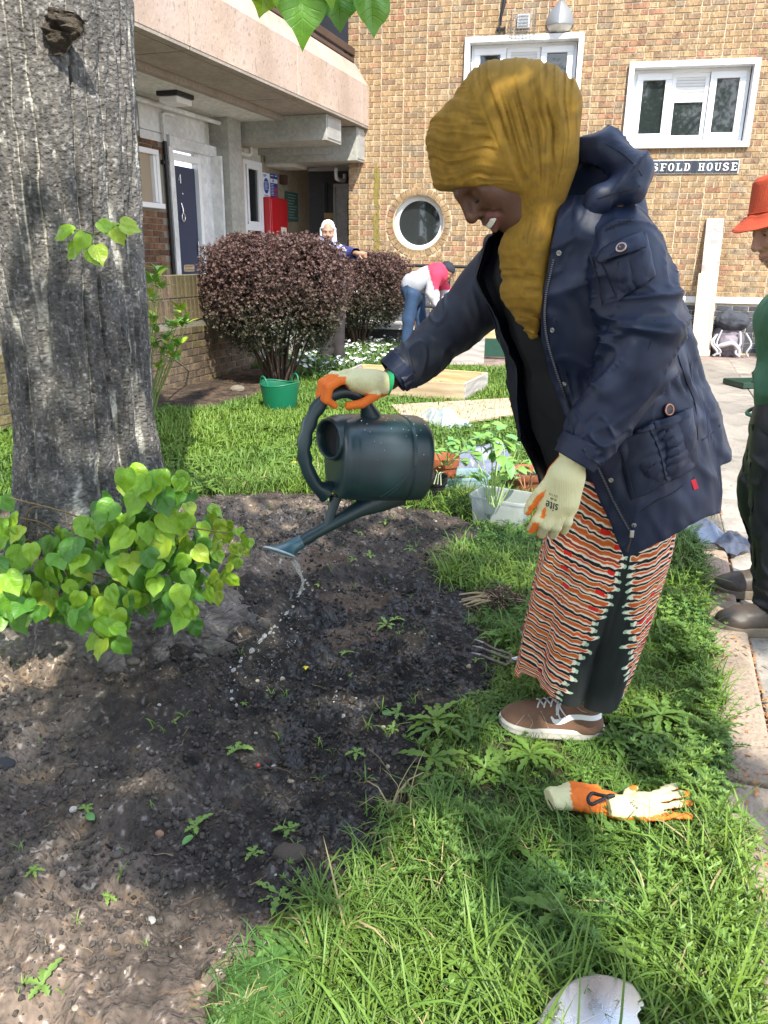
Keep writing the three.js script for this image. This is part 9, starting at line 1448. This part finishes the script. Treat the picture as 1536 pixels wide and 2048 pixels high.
// ---------------------------------------------------------------- white-haired woman behind the hedge
{
  const o = thing('person', 'white-haired person in blue and white clothes standing behind the purple shrubs', 'person'), D = 9.7, P = (x, y, d = D) => at(x, y, d), skin = std({ color: lin(0.36, 0.20, 0.13), roughness: 0.6 });
  const hd = P(656, 466), nk = P(658, 492), ch = P(660, 525), hp = P(664, 590), ls = P(640, 505, D), rs = P(680, 504, D), re = P(698, 506, D + 0.1), rw = P(716, 507, D - 0.05), le = P(630, 545, D), lw = P(648, 570, D - 0.15);
  const [hg, hm] = figureHead(o, hd, V(0.05, -0.10, 1), V(0, 1, 0.08), 1.0, skin, 0.010, { smile: 0 });
  const ft = hp.clone().setY(0.0);
  mesh('body', merge([garment([[nk, ch, 0.055, 0.11], [ch, hp, 0.11, 0.12], [ls, le, 0.04, 0.035], [le, lw, 0.035, 0.03], [rs, re, 0.04, 0.035], [re, rw, 0.035, 0.028], [hp.clone().add(V(-0.08, 0, 0)), ft.clone().add(V(-0.09, 0.08, 0)), 0.08, 0.045], [hp.clone().add(V(0.08, 0, 0)), ft.clone().add(V(0.09, 0.08, 0)), 0.08, 0.045], [ls, rs, 0.05, 0.05]], 0.04, 0.02), hg]), skin, o);
  const L = (x, y, z) => V(x, y, z).applyMatrix4(hm);
  mesh('hair', garment([[L(0, 0.068, -0.04), L(0, 0.045, -0.055), 0.080, 0.084], [L(-0.07, 0.04, -0.01), L(-0.085, -0.13, 0.0), 0.028, 0.022], [L(0.07, 0.04, -0.01), L(0.085, -0.13, 0.0), 0.028, 0.022], [L(-0.02, 0.105, 0.02), L(-0.065, 0.06, 0.03), 0.020, 0.018], [L(0.02, 0.105, 0.02), L(0.065, 0.06, 0.03), 0.020, 0.018], [L(0, 0.0, -0.07), L(0, -0.13, -0.06), 0.07, 0.05]], 0.016, 0.010, foldNoise(40, 0.005), 0.12), std({ color: lin(0.62, 0.61, 0.60), roughness: 0.8 }), o);
  for (const s of [-1, 1]) { const e = new THREE.SphereGeometry(0.009, 10, 8); e.applyMatrix4(new THREE.Matrix4().setPosition(L(s * 0.031, 0.007, 0.079))); mesh('eye', e, std({ color: lin(0.03, 0.02, 0.015), roughness: 0.3 }), o); mesh('eyebrow', tube([L(s * 0.014, 0.030, 0.094), L(s * 0.032, 0.034, 0.087), L(s * 0.05, 0.030, 0.072)], 0.004, 8, 5), std({ color: lin(0.2, 0.17, 0.15), roughness: 0.9 }), o); }
  const sm = garment([[nk.clone().add(V(0, -0.08, 0)), ch, 0.13, 0.16], [ch, hp, 0.16, 0.18], [hp.clone().add(V(-0.07, 0, 0)), ft.clone().add(V(-0.08, 0.06, 0)), 0.11, 0.06], [hp.clone().add(V(0.07, 0, 0)), ft.clone().add(V(0.08, 0.06, 0)), 0.11, 0.06], [ls, rs, 0.085, 0.085], [ls, le, 0.075, 0.065], [le, lw, 0.065, 0.05]], 0.06, 0.020, foldNoise(9, 0.015), 0.3);
  paint(sm, (p) => { const n = noise3(p.x * 38, p.y * 38, p.z * 38), [x] = toPixel(p); return p.y < 0.95 ? [0.035, 0.03, 0.03] : n > 0.05 ? [0.62, 0.62, 0.70] : [0.12, 0.14, 0.36]; }); mesh('tunic', sm, std({ color: 0xffffff, vertexColors: true, roughness: 0.9 }), o);
  mesh('scarf', garment([[P(643, 482, D - 0.09), P(646, 505, D - 0.13), 0.055, 0.05], [P(646, 505, D - 0.13), P(655, 530, D - 0.15), 0.05, 0.04], [P(668, 482, D - 0.09), P(666, 505, D - 0.13), 0.04, 0.035]], 0.03, 0.012, foldNoise(22, 0.006), 0.1), std({ color: lin(0.40, 0.46, 0.72), roughness: 0.9 }), o);
  mesh('sleeve', softTube([rs.clone().add(V(-0.05, 0.0, 0)), P(690, 505, D + 0.05), re, P(712, 507, D - 0.02)], [0.085, 0.08, 0.07, 0.06], 40, 30, (t, a) => 0.008 * noise3(t * 9, a * 1.5, 2)), std({ color: lin(0.028, 0.030, 0.13), roughness: 0.85, side: THREE.DoubleSide }), o);
  const c = [[0, 1, 2, 3].map((i) => [rw.clone().add(V(0.05, -0.005 + (i - 1.5) * -0.016, 0)), rw.clone().add(V(0.10, -0.02 + (i - 1.5) * -0.018, 0.01))])][0]; c.push([rw.clone().add(V(0.02, -0.03, 0.02)), rw.clone().add(V(0.05, -0.06, 0.03))]); const [a, b] = box3([...c.flat(), rw], 0.05), hgm = surface(handField([[rw, rw.clone().add(V(0.05, -0.004, 0)), 0.026, 0.032]], c, 0.0095), a, b, 0.008, 1); softUV(hgm); mesh('hand', hgm, skin, o);
}
// ---------------------------------------------------------------- trees across the way, seen mirrored in the window panes
{
  const r = rng(7001), g = (() => { const q = new THREE.BufferGeometry(); q.setAttribute('position', new THREE.Float32BufferAttribute([0, 0, 0, 0.36, 0.02, 0.05, 0, -0.98, -0.12, -0.36, 0.02, 0.05], 3)); q.setIndex([0, 2, 1, 0, 3, 2]); q.computeVertexNormals(); worldUV(q); return q; })();
  for (const [x, z, h, w, lab] of [[0.5, 17, 12, 5.0, 'tall leafy tree across the path, mirrored in the left window panes'], [9.5, 18, 11, 4.6, 'broad leafy tree across the path, mirrored in the right window panes'], [-10.5, 16, 9, 4.5, 'rounded leafy tree across the path, mirrored in the porthole']]) {
    const t = thing('far_tree', lab, 'tree', [x, 0, z]), m = [], c = [], cl = []; mesh('trunk', tube([V(0, -0.1, 0), V(0.1, h * 0.3, 0), V(0, h * 0.6, 0.1), V(0.1, h * 0.9, 0)], [0.3, 0.22, 0.15, 0.04], 20, 10), barkBrown, t);
    for (let i = 0; i < 60; i++) { const a = r() * 6.28, k = Math.sqrt(r()), y = h * (0.24 + 0.74 * r()); cl.push(V(Math.cos(a) * w * k * Math.sin(Math.PI * clamp(y / h * 0.9 + 0.05)) , y, Math.sin(a) * w * 0.7 * k)); }
    for (let i = 0; i < 8; i++) { const e = cl[i * 7]; mesh('limb', tube([V(0, h * 0.3, 0), e.clone().multiplyScalar(0.5).add(V(0, h * 0.2, 0)), e], [0.1, 0.06, 0.02], 12, 6), barkBrown, t); }
    for (let i = 0; i < 9000; i++) { const q = cl[Math.floor(r() * 60)], d = V(r() - 0.5, r() - 0.5, r() - 0.5).normalize().multiplyScalar(1.25 * Math.cbrt(r())); m.push(place(q.clone().add(d), eul(-r() * 1.4, r() * 6.28, r() - 0.5), 0.16 + 0.12 * r())); const k = 0.6 + 0.8 * r(); c.push(lin(0.08 * k, 0.16 * k, 0.03 * k)); }
    stuff(instanced('crown', g, std({ color: 0xffffff, roughness: 0.6, side: THREE.DoubleSide }), m, c, t));
  }
}

renderer.render(scene, camera);
